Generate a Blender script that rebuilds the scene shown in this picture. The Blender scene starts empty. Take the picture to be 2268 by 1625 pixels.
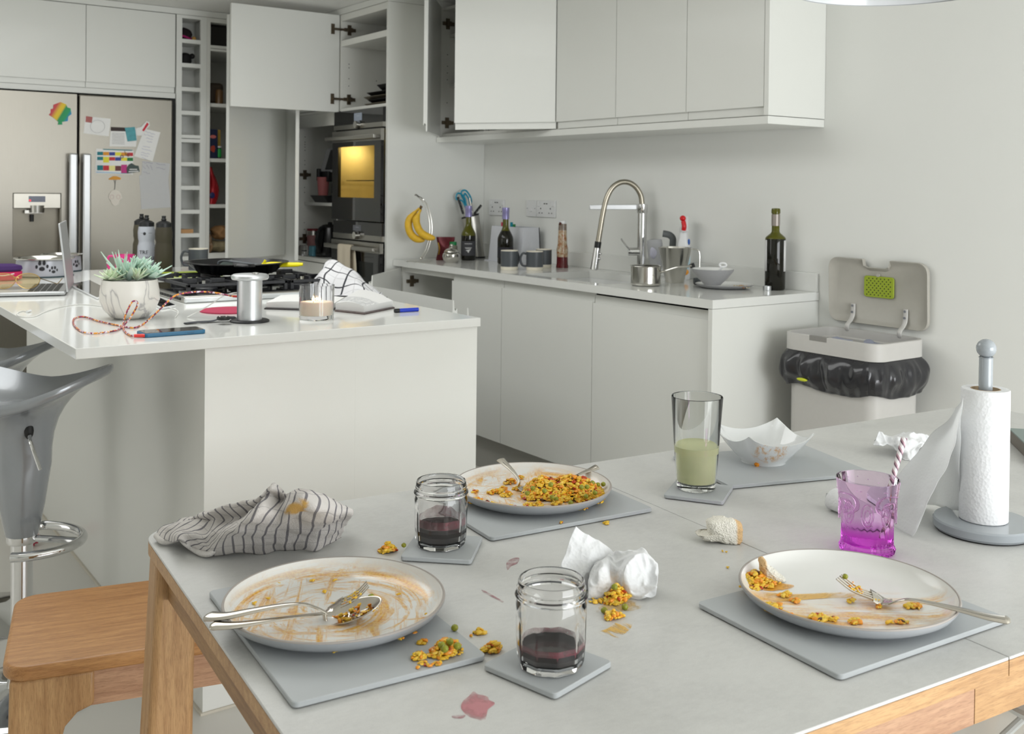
import bpy, bmesh, math, random
from mathutils import Vector, Matrix, noise
random.seed(7)
SC = bpy.context.scene
COL = SC.collection
PI = math.pi

# ---------------------------------------------------------------- camera, light, exposure
FPX, CYP, YAW, PITCH, ROLL, CAMH = 2290.9, 448.45, 0.619007, -0.013263, 0.010940, 1.275
FW = Vector((math.sin(YAW)*math.cos(PITCH), math.cos(YAW)*math.cos(PITCH), math.sin(PITCH)))
_r = Vector((math.cos(YAW), -math.sin(YAW), 0)); _u = _r.cross(FW)
RT = _r*math.cos(ROLL)+_u*math.sin(ROLL); UP = -_r*math.sin(ROLL)+_u*math.cos(ROLL)
EYE = Vector((0, 0, CAMH))
cam = bpy.data.cameras.new('camera'); camo = bpy.data.objects.new('camera', cam); COL.objects.link(camo)
M = Matrix((RT, UP, -FW)).transposed().to_4x4(); M.translation = EYE; camo.matrix_world = M
cam.sensor_width = 36; cam.lens = FPX/2268*36; cam.sensor_fit = 'HORIZONTAL'
cam.shift_y = (CYP-812.5)/2268
cam.clip_start = .05
cam.dof.use_dof = True; cam.dof.focus_distance = 1.75; cam.dof.aperture_fstop = 11
SC.camera = camo
vs = SC.view_settings; vs.view_transform = 'Standard'; vs.look = 'None'; vs.gamma = 1; vs.use_curve_mapping = False
vs.exposure = 0.0
w = bpy.data.worlds.new('world'); SC.world = w; w.use_nodes = True
w.node_tree.nodes['Background'].inputs[0].default_value = (.80, .9, 1, 1)
w.node_tree.nodes['Background'].inputs[1].default_value = 1.0

def area(name, loc, target, sx, sy, power, col):
    l = bpy.data.lights.new(name, 'AREA'); l.shape = 'RECTANGLE'; l.size = sx; l.size_y = sy; l.energy = power; l.color = col
    o = bpy.data.objects.new(name, l); COL.objects.link(o); o.location = loc
    o.rotation_euler = (Vector(target)-Vector(loc)).to_track_quat('-Z', 'Z').to_euler()
    return o
# daylight through the patio doors behind the camera, then two added area fills with no visible source
area('patio_daylight', (1.8, -1.93, .92), (1.8, 5, .92), 2.3, 1.68, 92, (.975, .99, 1))
area('left_fill', (-2.44, 3.9, 1.35), (3, 3.9, 1.35), 2.4, 1.5, 16, (1, .99, .97))  # added fill in front of the solid left wall, no opening there
area('overhead_fill', (.75, 3.45, 2.235), (.75, 3.45, 0), 1.4, 2.2, 27, (.99, 1, .995))  # added ceiling fill brightening the aisle and far units, unseen source

# ---------------------------------------------------------------- geometry from measured sight lines
def ray(x, y): return RT*(x-1134) - UP*(y-CYP) + FW*FPX
def at(x, y, z):
    d = ray(x, y); return EYE + d*((z-CAMH)/d.z)
def onX(x, y, X):
    d = ray(x, y); return EYE + d*(X/d.x)
def onY(x, y, Y):
    d = ray(x, y); return EYE + d*(Y/d.y)
def dep(p): return (Vector(p)-EYE).dot(FW)
def near(x, y, ref, dd=0):
    d = ray(x, y); return EYE + d*((dep(ref)+dd)/FPX)
def mpp(p): return dep(p)/FPX

# ---------------------------------------------------------------- materials
def S(r, g, b):
    f = lambda c: (c/12.92 if c <= .04045 else ((c+.055)/1.055)**2.4)
    return (f(r/255), f(g/255), f(b/255), 1)
def new(name):
    m = bpy.data.materials.new(name); m.use_nodes = True; return m, m.node_tree.nodes, m.node_tree.links, m.node_tree.nodes['Principled BSDF']
def P(name, col, rough=.5, metal=0, trans=0, ior=1.45, coat=0, emis=None, es=0, bump=0, bscale=60, alpha=1, sss=0, aniso=0, spec=.5, stretch=None, var=0):
    m, n, l, b = new(name)
    b.inputs['Base Color'].default_value = col; b.inputs['Roughness'].default_value = rough; b.inputs['Metallic'].default_value = metal
    b.inputs['Transmission Weight'].default_value = trans; b.inputs['IOR'].default_value = ior; b.inputs['Coat Weight'].default_value = coat
    b.inputs['Alpha'].default_value = alpha; b.inputs['Specular IOR Level'].default_value = spec
    if sss: b.inputs['Subsurface Weight'].default_value = sss; b.inputs['Subsurface Scale'].default_value = .01
    if emis: b.inputs['Emission Color'].default_value = emis; b.inputs['Emission Strength'].default_value = es
    tc = n.new('ShaderNodeTexCoord'); mp = n.new('ShaderNodeMapping'); l.new(tc.outputs['Object'], mp.inputs[0])
    if stretch: mp.inputs['Scale'].default_value = stretch
    nz = n.new('ShaderNodeTexNoise'); nz.inputs['Scale'].default_value = bscale; nz.inputs['Detail'].default_value = 4; l.new(mp.outputs[0], nz.inputs[0])
    # a little tonal variation so nothing is perfectly flat
    mx = n.new('ShaderNodeMix'); mx.data_type = 'RGBA'; v = var or .03
    mx.inputs['A'].default_value = tuple(c*(1-v) for c in col[:3])+(1,); mx.inputs['B'].default_value = tuple(min(1, c*(1+v)) for c in col[:3])+(1,)
    l.new(nz.outputs[0], mx.inputs['Factor']); l.new(mx.outputs['Result'], b.inputs['Base Color'])
    if bump:
        bp = n.new('ShaderNodeBump'); bp.inputs['Strength'].default_value = bump; bp.inputs['Distance'].default_value = .002
        l.new(nz.outputs[0], bp.inputs['Height']); l.new(bp.outputs[0], b.inputs['Normal'])
    return m

def ramp(n, l, src, stops):
    r = n.new('ShaderNodeValToRGB'); e = r.color_ramp.elements
    while len(e) < len(stops): e.new(.5)
    for i, (p, c) in enumerate(stops): e[i].position = p; e[i].color = c if len(c) == 4 else (*c, 1)
    l.new(src, r.inputs[0]); return r
def mixc(n, l, fac, a, b, mode='MIX'):
    m = n.new('ShaderNodeMix'); m.data_type = 'RGBA'; m.blend_type = mode
    for s, v in (('Factor', fac), ('A', a), ('B', b)):
        if hasattr(v, 'is_linked') or hasattr(v, 'links'): l.new(v, m.inputs[s])
        elif s == 'Factor': m.inputs[s].default_value = v
        else: m.inputs[s].default_value = v
    return m.outputs['Result']
def ntex(n, l, vec, scale, detail=4, rough=.5, dist=0, sc=None, rot=None):
    if rot:
        mp = n.new('ShaderNodeMapping'); l.new(vec, mp.inputs[0]); vec = mp.outputs[0]; mp.inputs['Rotation'].default_value = rot
    if sc:
        mp = n.new('ShaderNodeMapping'); l.new(vec, mp.inputs[0]); vec = mp.outputs[0]; mp.inputs['Scale'].default_value = sc
    t = n.new('ShaderNodeTexNoise'); t.inputs['Scale'].default_value = scale; t.inputs['Detail'].default_value = detail
    t.inputs['Roughness'].default_value = rough; t.inputs['Distortion'].default_value = dist; l.new(vec, t.inputs[0]); return t.outputs[0]
def mth(n, l, op, a, b=None, clamp=False):
    m = n.new('ShaderNodeMath'); m.operation = op; m.use_clamp = clamp
    for i, v in enumerate((a, b)):
        if v is None: continue
        if isinstance(v, (int, float)): m.inputs[i].default_value = v
        else: l.new(v, m.inputs[i])
    return m.outputs[0]
def objco(n): return n.new('ShaderNodeTexCoord').outputs['Object']

CAB = P('cabinet_lacquer', S(228, 229, 224), .32, coat=.1, bscale=3, var=.012)
CABIN = P('cabinet_inside', S(226, 226, 220), .5, bscale=3, var=.01)
PAINT = P('wall_paint', S(232, 233, 229), .75, bscale=2.2, var=.02, bump=.05)
CEILM = P('ceiling_paint', S(240, 240, 236), .85, bscale=2, var=.01)
FLOORM = P('floor_resin', S(214, 212, 205), .33, bscale=2.5, var=.04)
QUARTZ = P('white_quartz', S(226, 227, 223), .09, bscale=40, var=.015)
BLACKGAP = P('dark_gap', S(22, 22, 22), .6)
CHROME = P('chrome', S(215, 215, 215), .07, 1)
STEEL = P('polished_steel', S(200, 198, 192), .16, 1, bscale=30, var=.05)
SATIN = P('satin_steel', S(178, 176, 170), .3, 1, bscale=60, var=.06)
ALU = P('satin_aluminium', S(205, 207, 209), .36, .75, bscale=60, var=.04)
BRUSH = P('brushed_steel', S(190, 184, 172), .3, 1, bscale=14, stretch=(1, 1, 30), var=.05)
HINGEM = P('hinge_metal', S(120, 108, 92), .35, .9)
BLKGLASS = P('black_glass', S(12, 12, 13), .05, coat=.5)
IRON = P('cast_iron', S(34, 35, 39), .42, bscale=200, bump=.3)
BLKPL = P('black_plastic', S(26, 27, 28), .4)
DGREY = P('dark_grey_glaze', S(78, 82, 86), .38, bscale=20, var=.04)
CREAM = P('cream_glaze', S(226, 220, 204), .4)
MATGREY = P('grey_lacquer', S(178, 182, 184), .42, bscale=12, var=.015)
ROLLGREY = P('grey_gloss_lacquer', S(158, 164, 169), .16, coat=.4)
STOOLM = P('silver_grey_shell', S(150, 154, 158), .2, .35, coat=.5)
WHITECER = P('white_porcelain', S(232, 233, 231), .12, coat=.3)
GLASS = P('clear_glass', (1, 1, 1, 1), .0, trans=1, ior=1.47)
GLASSG = P('greenish_glass', (.975, 1, .99, 1), .0, trans=1, ior=1.36)
OLIVE = P('olive_glass', S(104, 104, 26), .04, trans=.4, ior=1.4)
WINE = P('red_wine', S(22, 7, 11), .03, spec=.5)
DARKWINE = P('wine_behind_glass', S(18, 16, 14), .08)
WHITEPL = P('white_plastic', S(225, 226, 226), .3)
BIN = P('bin_grey_plastic', S(198, 196, 192), .42)
BINLID = P('bin_lid_plastic', S(176, 173, 164), .4)
GREENV = P('lime_green_plastic', S(150, 168, 40), .45)
PAPER = P('paper_white', S(232, 232, 230), .8)
RED = P('red_plastic', S(205, 20, 30), .35)
TEAL = P('teal_plastic', S(15, 140, 170), .35)
YEL = P('yellow_silicone', S(236, 222, 10), .4)
PINKP = P('pink_plastic', S(226, 60, 140), .3)
LABELW = P('label_white', S(222, 222, 222), .6)
LABELD = P('label_charcoal', S(66, 66, 70), .6)
LILAC = P('lilac_foil', S(150, 145, 190), .3, .5)
PRINTD = P('dark_print', S(38, 38, 42), .6)
PRINTG = P('grey_print', S(120, 122, 128), .6)
PRINTB = P('blue_ink', S(80, 84, 160), .6)

def flat(name, rgb, rough=.5, **k): return P(name, S(*rgb), rough, **k)

def mk_oak(name, axis, a=(198, 158, 110), b=(166, 124, 80), sc=1.0):
    m, n, l, bs = new(name); v = objco(n)
    st = {'x': (1.2, 16, 16), 'y': (16, 1.2, 16), 'z': (16, 16, 1.2)}[axis]
    g = ntex(n, l, v, 6*sc, 6, .65, .6, sc=st)
    f = ntex(n, l, v, 60*sc, 3, .6, .2, sc=tuple(q*.8 for q in st))
    big = ntex(n, l, v, 1.7*sc, 2, .5, .3, sc=tuple(q*.35 for q in st))
    c1 = ramp(n, l, g, [(.3, S(*b)), (.62, S(*a))]).outputs[0]
    c2 = ramp(n, l, f, [(.38, (.55, .5, .45)), (.5, (1, 1, 1))]).outputs[0]
    c3 = ramp(n, l, big, [(.35, (.86, .82, .78)), (.65, (1.0, 1.0, 1.0))]).outputs[0]
    c = mixc(n, l, .45, c1, c2, 'MULTIPLY'); c = mixc(n, l, .9, c, c3, 'MULTIPLY')
    l.new(c, bs.inputs['Base Color']); bs.inputs['Roughness'].default_value = .42
    bp = n.new('ShaderNodeBump'); bp.inputs['Strength'].default_value = .15; bp.inputs['Distance'].default_value = .001; l.new(f, bp.inputs['Height']); l.new(bp.outputs[0], bs.inputs['Normal'])
    return m
OAKX = mk_oak('oak_along', 'x'); OAKZ = mk_oak('oak_upright', 'z'); OAKY = mk_oak('oak_across', 'y', (172, 134, 88), (136, 98, 60))
OAKPINK = mk_oak('oak_rosy', 'x', (194, 154, 122), (164, 122, 94))
OAKBENCH = mk_oak('oak_bench', 'x', (196, 146, 92), (160, 110, 62))

def mk_ceramic():
    m, n, l, b = new('grey_ceramic'); v = objco(n)
    a = ntex(n, l, v, 7, 6, .6, .4); g = ntex(n, l, v, 90, 4, .7, .2, sc=(1, 2.2, 1)); s = ntex(n, l, v, 900, 2, .6)
    c = ramp(n, l, a, [(.3, S(190, 190, 188)), (.7, S(209, 209, 206))]).outputs[0]
    c = mixc(n, l, ramp(n, l, g, [(.35, (0, 0, 0)), (.75, (.5, .5, .5))]).outputs[0], c, S(215, 215, 212))
    c = mixc(n, l, ramp(n, l, s, [(.25, (.35, .35, .35)), (.5, (0, 0, 0))]).outputs[0], c, S(168, 167, 162))
    l.new(c, b.inputs['Base Color']); b.inputs['Roughness'].default_value = .38
    return m
CERAMIC = mk_ceramic()

def mk_marble():
    m, n, l, b = new('white_marble'); v = objco(n)
    a = ntex(n, l, v, 6.5, 3, .45, 1.8, sc=(1, 1, .7)); d = mth(n, l, 'ABSOLUTE', mth(n, l, 'SUBTRACT', a, .5))
    f = ramp(n, l, d, [(0, (.75, .75, .75)), (.02, (.1, .1, .1)), (.05, (0, 0, 0))]).outputs[0]
    l.new(mixc(n, l, f, S(232, 229, 222), S(150, 148, 150)), b.inputs['Base Color']); b.inputs['Roughness'].default_value = .3
    return m
MARBLE = mk_marble()

def mk_plate(name, seed, rings):
    # white glaze with dried curry smears that have a shape of their own
    m, n, l, b = new(name); v = objco(n)
    mp = n.new('ShaderNodeMapping'); l.new(v, mp.inputs[0]); mp.inputs['Location'].default_value = (seed, seed*.7, 0); v2 = mp.outputs[0]
    s1 = ntex(n, l, v2, 34, 5, .7, 1.0, sc=(1, .12, 1), rot=(0, 0, .5)); s2 = ntex(n, l, v2, 34, 5, .7, 1.0, sc=(.10, 1, 1), rot=(0, 0, .62))
    q0 = n.new('ShaderNodeSeparateXYZ'); l.new(v, q0.inputs[0]); cb = n.new('ShaderNodeCombineXYZ'); l.new(mth(n, l, 'MULTIPLY', mth(n, l, 'SQRT', mth(n, l, 'ADD', mth(n, l, 'POWER', q0.outputs[0], 2), mth(n, l, 'POWER', q0.outputs[1], 2))), 1.0), cb.inputs[0]); l.new(mth(n, l, 'MULTIPLY', mth(n, l, 'ARCTAN2', q0.outputs[1], q0.outputs[0]), .012), cb.inputs[1]); s3 = ntex(n, l, cb.outputs[0], 48, 5, .7, .8)
    area_ = ntex(n, l, v2, 13, 3, .5, .5)
    st = mth(n, l, 'MAXIMUM', s1, mth(n, l, 'MAXIMUM', mth(n, l, 'MULTIPLY', s2, .93), s3)) if rings == 'all' else s2
    thr = ramp(n, l, st, [(.50, (0, 0, 0)), (.58, (.6, .6, .6)), (.72, (1, 1, 1))] if rings == 'all' else [(.42, (0, 0, 0)), (.56, (.6, .6, .6)), (.72, (1, 1, 1))]).outputs[0]
    if rings == 'half': ar = ramp(n, l, area_, [(.30, (0, 0, 0)), (.5, (1, 1, 1))]).outputs[0]
    else: ar = ramp(n, l, area_, [(.28, (0, 0, 0)), (.42, (1, 1, 1))]).outputs[0]
    f = mth(n, l, 'MULTIPLY', thr, ar)
    sp = n.new('ShaderNodeSeparateXYZ'); l.new(v, sp.inputs[0])
    r2 = mth(n, l, 'SQRT', mth(n, l, 'ADD', mth(n, l, 'POWER', sp.outputs[0], 2), mth(n, l, 'POWER', sp.outputs[1], 2)))
    inside = ramp(n, l, mth(n, l, 'MULTIPLY', r2, 7.0), [(.8, (1, 1, 1)), (.91, (0, 0, 0))]).outputs[0]
    f = mth(n, l, 'MULTIPLY', f, inside)
    if rings == 'half':
        side = ramp(n, l, mth(n, l, 'ADD', mth(n, l, 'MULTIPLY', mth(n, l, 'ADD', mth(n, l, 'MULTIPLY', sp.outputs[1], -.8), mth(n, l, 'MULTIPLY', sp.outputs[0], -.6)), 5), .5), [(.34, (0, 0, 0)), (.52, (1, 1, 1))]).outputs[0]
        f = mth(n, l, 'MULTIPLY', f, side)
    f = mth(n, l, 'MULTIPLY', f, 1.15, True)
    fine = ntex(n, l, v2, 300, 3, .6)
    oc = ramp(n, l, fine, [(.35, S(208, 136, 32)), (.6, S(230, 182, 74))]).outputs[0]
    l.new(mixc(n, l, f, S(229, 229, 226), oc), b.inputs['Base Color']); b.inputs['Roughness'].default_value = .18
    return m

def mk_towel():
    m, n, l, b = new('striped_terry'); uv = n.new('ShaderNodeTexCoord').outputs['UV']
    sp = n.new('ShaderNodeSeparateXYZ'); l.new(uv, sp.inputs[0])
    w1 = mth(n, l, 'FRACT', mth(n, l, 'MULTIPLY', sp.outputs[0], 25)); f = mth(n, l, 'LESS_THAN', w1, .2)
    w2 = mth(n, l, 'FRACT', mth(n, l, 'MULTIPLY', sp.outputs[1], 13)); g = mth(n, l, 'LESS_THAN', w2, .05)
    c = mixc(n, l, mth(n, l, 'MULTIPLY', g, .5), S(212, 207, 203), S(150, 146, 146)); c = mixc(n, l, f, c, S(124, 121, 125))
    # curry stain near the middle
    d = n.new('ShaderNodeVectorMath'); d.operation = 'DISTANCE'; l.new(uv, d.inputs[0]); d.inputs[1].default_value = (.74, .40, 0)
    nz = ntex(n, l, uv, 14, 4, .6, .8, sc=(1, 1, 1)); q = mth(n, l, 'SUBTRACT', mth(n, l, 'MULTIPLY', nz, .10), d.outputs['Value'])
    sf = ramp(n, l, mth(n, l, 'ADD', q, .5), [(.505, (0, 0, 0)), (.525, (1, 1, 1))]).outputs[0]
    c = mixc(n, l, sf, c, S(206, 164, 92)); l.new(c, b.inputs['Base Color']); b.inputs['Roughness'].default_value = .95
    t = ntex(n, l, objco(n), 420, 3, .7); bp = n.new('ShaderNodeBump'); bp.inputs['Strength'].default_value = .9; bp.inputs['Distance'].default_value = .002
    l.new(t, bp.inputs['Height']); l.new(bp.outputs[0], b.inputs['Normal']); return m
def mk_check():
    m, n, l, b = new('checked_cotton'); uv = n.new('ShaderNodeTexCoord').outputs['UV']; sp = n.new('ShaderNodeSeparateXYZ'); l.new(uv, sp.inputs[0])
    f = []
    for i, k in ((0, 4.2), (1, 4.2)):
        a = mth(n, l, 'FRACT', mth(n, l, 'MULTIPLY', sp.outputs[i], k)); f.append((mth(n, l, 'LESS_THAN', a, .08), mth(n, l, 'LESS_THAN', mth(n, l, 'ABSOLUTE', mth(n, l, 'SUBTRACT', a, .55)), .03)))
    dk = mth(n, l, 'MAXIMUM', f[0][0], f[1][0]); lt = mth(n, l, 'MAXIMUM', f[0][1], f[1][1])
    c = mixc(n, l, mth(n, l, 'MULTIPLY', lt, .5), S(222, 222, 224), S(186, 186, 188)); c = mixc(n, l, dk, c, S(56, 57, 62))
    l.new(c, b.inputs['Base Color']); b.inputs['Roughness'].default_value = .9
    t = ntex(n, l, objco(n), 300, 3, .7); bp = n.new('ShaderNodeBump'); bp.inputs['Strength'].default_value = .5; bp.inputs['Distance'].default_value = .002
    l.new(t, bp.inputs['Height']); l.new(bp.outputs[0], b.inputs['Normal']); return m
def mk_kpaper(name='embossed_paper', stain=None, trans=.0):
    m, n, l, b = new(name); v = objco(n)
    vo = n.new('ShaderNodeTexVoronoi'); vo.inputs['Scale'].default_value = 210; l.new(v, vo.inputs[0])
    big = n.new('ShaderNodeTexWave'); big.wave_type = 'RINGS'; big.inputs['Scale'].default_value = 14; big.inputs['Distortion'].default_value = 6; l.new(v, big.inputs[0])
    h = mth(n, l, 'ADD', vo.outputs['Distance'], mth(n, l, 'MULTIPLY', big.outputs[1], .25))
    bp = n.new('ShaderNodeBump'); bp.inputs['Strength'].default_value = .4; bp.inputs['Distance'].default_value = .0016; l.new(h, bp.inputs['Height']); l.new(bp.outputs[0], b.inputs['Normal'])
    b.inputs['Roughness'].default_value = .9; c = S(228, 229, 230)
    if stain:
        d = n.new('ShaderNodeVectorMath'); d.operation = 'DISTANCE'; l.new(v, d.inputs[0]); d.inputs[1].default_value = stain
        q = mth(n, l, 'SUBTRACT', mth(n, l, 'MULTIPLY', ntex(n, l, v, 60, 4, .6), .036), d.outputs['Value'])
        f = ramp(n, l, mth(n, l, 'ADD', mth(n, l, 'MULTIPLY', q, 10), .5), [(.5, (0, 0, 0)), (.7, (.7, .7, .7))]).outputs[0]
        l.new(mixc(n, l, f, c, S(222, 176, 100)), b.inputs['Base Color'])
    else: b.inputs['Base Color'].default_value = c
    if trans:
        t = n.new('ShaderNodeBsdfTranslucent'); t.inputs[0].default_value = S(235, 236, 234); tr = n.new('ShaderNodeBsdfTransparent')
        ms = n.new('ShaderNodeMixShader'); ms.inputs[0].default_value = .4; l.new(b.outputs[0], ms.inputs[1]); l.new(t.outputs[0], ms.inputs[2])
        m2 = n.new('ShaderNodeMixShader'); m2.inputs[0].default_value = trans; l.new(ms.outputs[0], m2.inputs[1]); l.new(tr.outputs[0], m2.inputs[2])
        l.new(m2.outputs[0], n['Material Output'].inputs[0])
    return m
def mk_stain(name, col, streak=None, dens=.5, scale=50, soft=.1, top=.9, fall=0):
    m, n, l, b = new(name); v = objco(n); b.inputs['Base Color'].default_value = col; b.inputs['Roughness'].default_value = .35
    a = ntex(n, l, v, scale, 5, .65, .5, sc=streak) if streak else ntex(n, l, v, scale, 4, .6)
    if fall:      # the film thins out towards its edge
        ln = n.new('ShaderNodeVectorMath'); ln.operation = 'LENGTH'; l.new(v, ln.inputs[0]); a = mth(n, l, 'SUBTRACT', mth(n, l, 'ADD', a, .18), mth(n, l, 'MULTIPLY', ln.outputs['Value'], .35/fall))
    f = ramp(n, l, a, [(dens-soft, (0, 0, 0)), (dens+soft, (top, top, top))]).outputs[0]
    tr = n.new('ShaderNodeBsdfTransparent'); ms = n.new('ShaderNodeMixShader'); l.new(f, ms.inputs[0]); l.new(tr.outputs[0], ms.inputs[1]); l.new(b.outputs[0], ms.inputs[2]); l.new(ms.outputs[0], n['Material Output'].inputs[0])
    return m
def mk_pinkglass():
    m, n, l, b = new('pink_acrylic'); sp = n.new('ShaderNodeSeparateXYZ'); l.new(objco(n), sp.inputs[0])
    c = ramp(n, l, mth(n, l, 'MULTIPLY', sp.outputs[2], 9.4), [(0, S(226, 50, 230)), (.1, S(236, 110, 238)), (.3, S(246, 176, 246)), (.42, S(251, 226, 250)), (1, S(252, 234, 251))]).outputs[0]
    l.new(c, b.inputs['Base Color']); b.inputs['Transmission Weight'].default_value = 1; b.inputs['Roughness'].default_value = .02; b.inputs['IOR'].default_value = 1.17
    return m
def mk_spiral(name, c1, c2, c3, k=130, tw=1.0):
    # candy stripe twisting round the local z axis
    m, n, l, b = new(name); sp = n.new('ShaderNodeSeparateXYZ'); l.new(objco(n), sp.inputs[0])
    ang = mth(n, l, 'ARCTAN2', sp.outputs[1], sp.outputs[0]); ph = mth(n, l, 'FRACT', mth(n, l, 'ADD', mth(n, l, 'MULTIPLY', ang, tw*2/(2*PI)), mth(n, l, 'MULTIPLY', sp.outputs[2], k)))
    r = ramp(n, l, ph, [(0, c1), (.38, c1), (.42, c2), (.62, c2), (.66, c3), (.86, c3), (.9, c1)]); l.new(r.outputs[0], b.inputs['Base Color']); b.inputs['Roughness'].default_value = .35
    return m

# ---------------------------------------------------------------- mesh builder
def cat(pts, k=8, closed=False):
    pts = [Vector(p) for p in pts]; n = len(pts); out = []
    if n < 3: 
        return [pts[0].lerp(pts[-1], i/k) for i in range(k+1)]
    rng = n if closed else n-1
    for i in range(rng):
        g = lambda j: pts[j % n] if closed else pts[max(0, min(n-1, j))]
        p0, p1, p2, p3 = g(i-1), g(i), g(i+1), g(i+2)
        for s in range(k):
            t = s/k; out.append(.5*((2*p1)+(p2-p0)*t+(2*p0-5*p1+4*p2-p3)*t*t+(3*p1-p0-3*p2+p3)*t**3))
    if not closed: out.append(pts[-1])
    return out

ICO = {}
class MB:
    def __init__(s): s.bm = bmesh.new(); s.uv = None
    def face(s, vs, mi=0):
        try: f = s.bm.faces.new(vs); f.material_index = mi; return f
        except ValueError: return None
    def box(s, a, b, mi=0, M=None):
        x0, y0, z0 = [min(p, q) for p, q in zip(a, b)]; x1, y1, z1 = [max(p, q) for p, q in zip(a, b)]
        v = [Vector(p) for p in ((x0, y0, z0), (x1, y0, z0), (x1, y1, z0), (x0, y1, z0), (x0, y0, z1), (x1, y0, z1), (x1, y1, z1), (x0, y1, z1))]
        if M: v = [M@p for p in v]
        v = [s.bm.verts.new(p) for p in v]
        for q in ((0, 3, 2, 1), (4, 5, 6, 7), (0, 1, 5, 4), (1, 2, 6, 5), (2, 3, 7, 6), (3, 0, 4, 7)): s.face([v[i] for i in q], mi)
        return s
    def hexa(s, lo, hi, mi=0):
        v = [s.bm.verts.new(p) for p in list(lo)+list(hi)]; n = len(lo)
        s.face([v[i] for i in range(n-1, -1, -1)], mi); s.face(v[n:], mi)
        for i in range(n): s.face([v[i], v[(i+1) % n], v[n+(i+1) % n], v[n+i]], mi)
        return s
    def prism(s, pts, ext, mi=0):
        ext = Vector(ext); pts = [Vector(p) for p in pts]; return s.hexa(pts, [p+ext for p in pts], mi)
    def ring(s, rows, mi=0, close_u=False, close_v=False, cap=False, uv=False):
        # rows: list of equal-length vertex rows
        g = [[s.bm.verts.new(p) for p in r] for r in rows]; R = len(g); C = len(g[0])
        lay = s.bm.loops.layers.uv.verify() if uv else None
        for i in range(R if close_u else R-1):
            m = mi[i % len(mi)] if isinstance(mi, (list, tuple)) else mi
            for j in range(C if close_v else C-1):
                f = s.face([g[i][j], g[i][(j+1) % C], g[(i+1) % R][(j+1) % C], g[(i+1) % R][j]], m)
                if f and lay:
                    for lp, (a, b) in zip(f.loops, ((i, j), (i, j+1), (i+1, j+1), (i+1, j))): lp[lay].uv = (b/(C-1), a/(R-1))
        if cap:
            s.face(list(reversed(g[0])), mi if not isinstance(mi, (list, tuple)) else mi[0]); s.face(g[-1], mi if not isinstance(mi, (list, tuple)) else mi[-1])
        return g
    def lathe(s, prof, seg=32, mi=0, c=(0, 0, 0), mod=None, cap=False, axis=None):
        rows = []
        Q = axis.to_track_quat('Z', 'Y').to_matrix() if axis else None
        for r, z in prof:
            row = []
            for k in range(seg):
                a = 2*PI*k/seg; rr = mod(r, z, a) if mod else r; p = Vector((rr*math.cos(a), rr*math.sin(a), z))
                if Q: p = Q@p
                row.append(p+Vector(c))
            rows.append(row)
        s.ring(rows, mi, close_v=True, cap=cap); return s
    def cyl(s, p, q, r0, r1=None, seg=20, mi=0):
        p = Vector(p); q = Vector(q); r1 = r0 if r1 is None else r1; d = q-p
        return s.lathe([(r0, 0), (r1, d.length)], seg, mi, p, cap=True, axis=d)
    def tube(s, pts, r, seg=8, mi=0, k=6, smooth=True, closed=False, flat=1.0, side=None):
        pts = cat(pts, k, closed) if smooth else [Vector(p) for p in pts]; n = len(pts); rows = []; up = Vector(side) if side else None
        for i, p in enumerate(pts):
            a = pts[(i-1) % n] if (closed or i > 0) else p; b = pts[(i+1) % n] if (closed or i < n-1) else p
            t = (b-a).normalized() if (b-a).length > 1e-9 else Vector((0, 0, 1))
            if up is None: up = t.orthogonal().normalized()
            x = (up-t*up.dot(t)).normalized(); 
            if side is None: up = x
            y = t.cross(x); u = i/(n-1) if n > 1 else 0
            rr = r(u) if callable(r) else r
            rows.append([p+x*rr*math.cos(2*PI*j/seg)+y*rr*flat*math.sin(2*PI*j/seg) for j in range(seg)])
        s.ring(rows, mi, close_v=True, close_u=closed, cap=not closed); return s
    def sphere(s, c, r, sc=(1, 1, 1), sub=2, mi=0, jit=0, rot=None):
        if sub not in ICO:
            t = bmesh.new(); bmesh.ops.create_icosphere(t, subdivisions=sub, radius=1); t.verts.index_update()
            ICO[sub] = ([v.co.copy() for v in t.verts], [[v.index for v in f.verts] for f in t.faces]); t.free()
        sd = random.random()*50; Rm = rot.to_matrix() if rot else None; nv = []; c = Vector(c)
        for p in ICO[sub][0]:
            if jit: p = p*(1+jit*noise.noise(p*1.6+Vector((sd, 0, 0))))
            p = Vector((p.x*sc[0]*r, p.y*sc[1]*r, p.z*sc[2]*r))
            if Rm: p = Rm@p
            nv.append(s.bm.verts.new(p+c))
        for q in ICO[sub][1]: s.bm.faces.new([nv[i] for i in q]).material_index = mi
        return s
    def lathe_tf(s, M): 
        bmesh.ops.transform(s.bm, matrix=M, verts=s.bm.verts); return s

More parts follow.
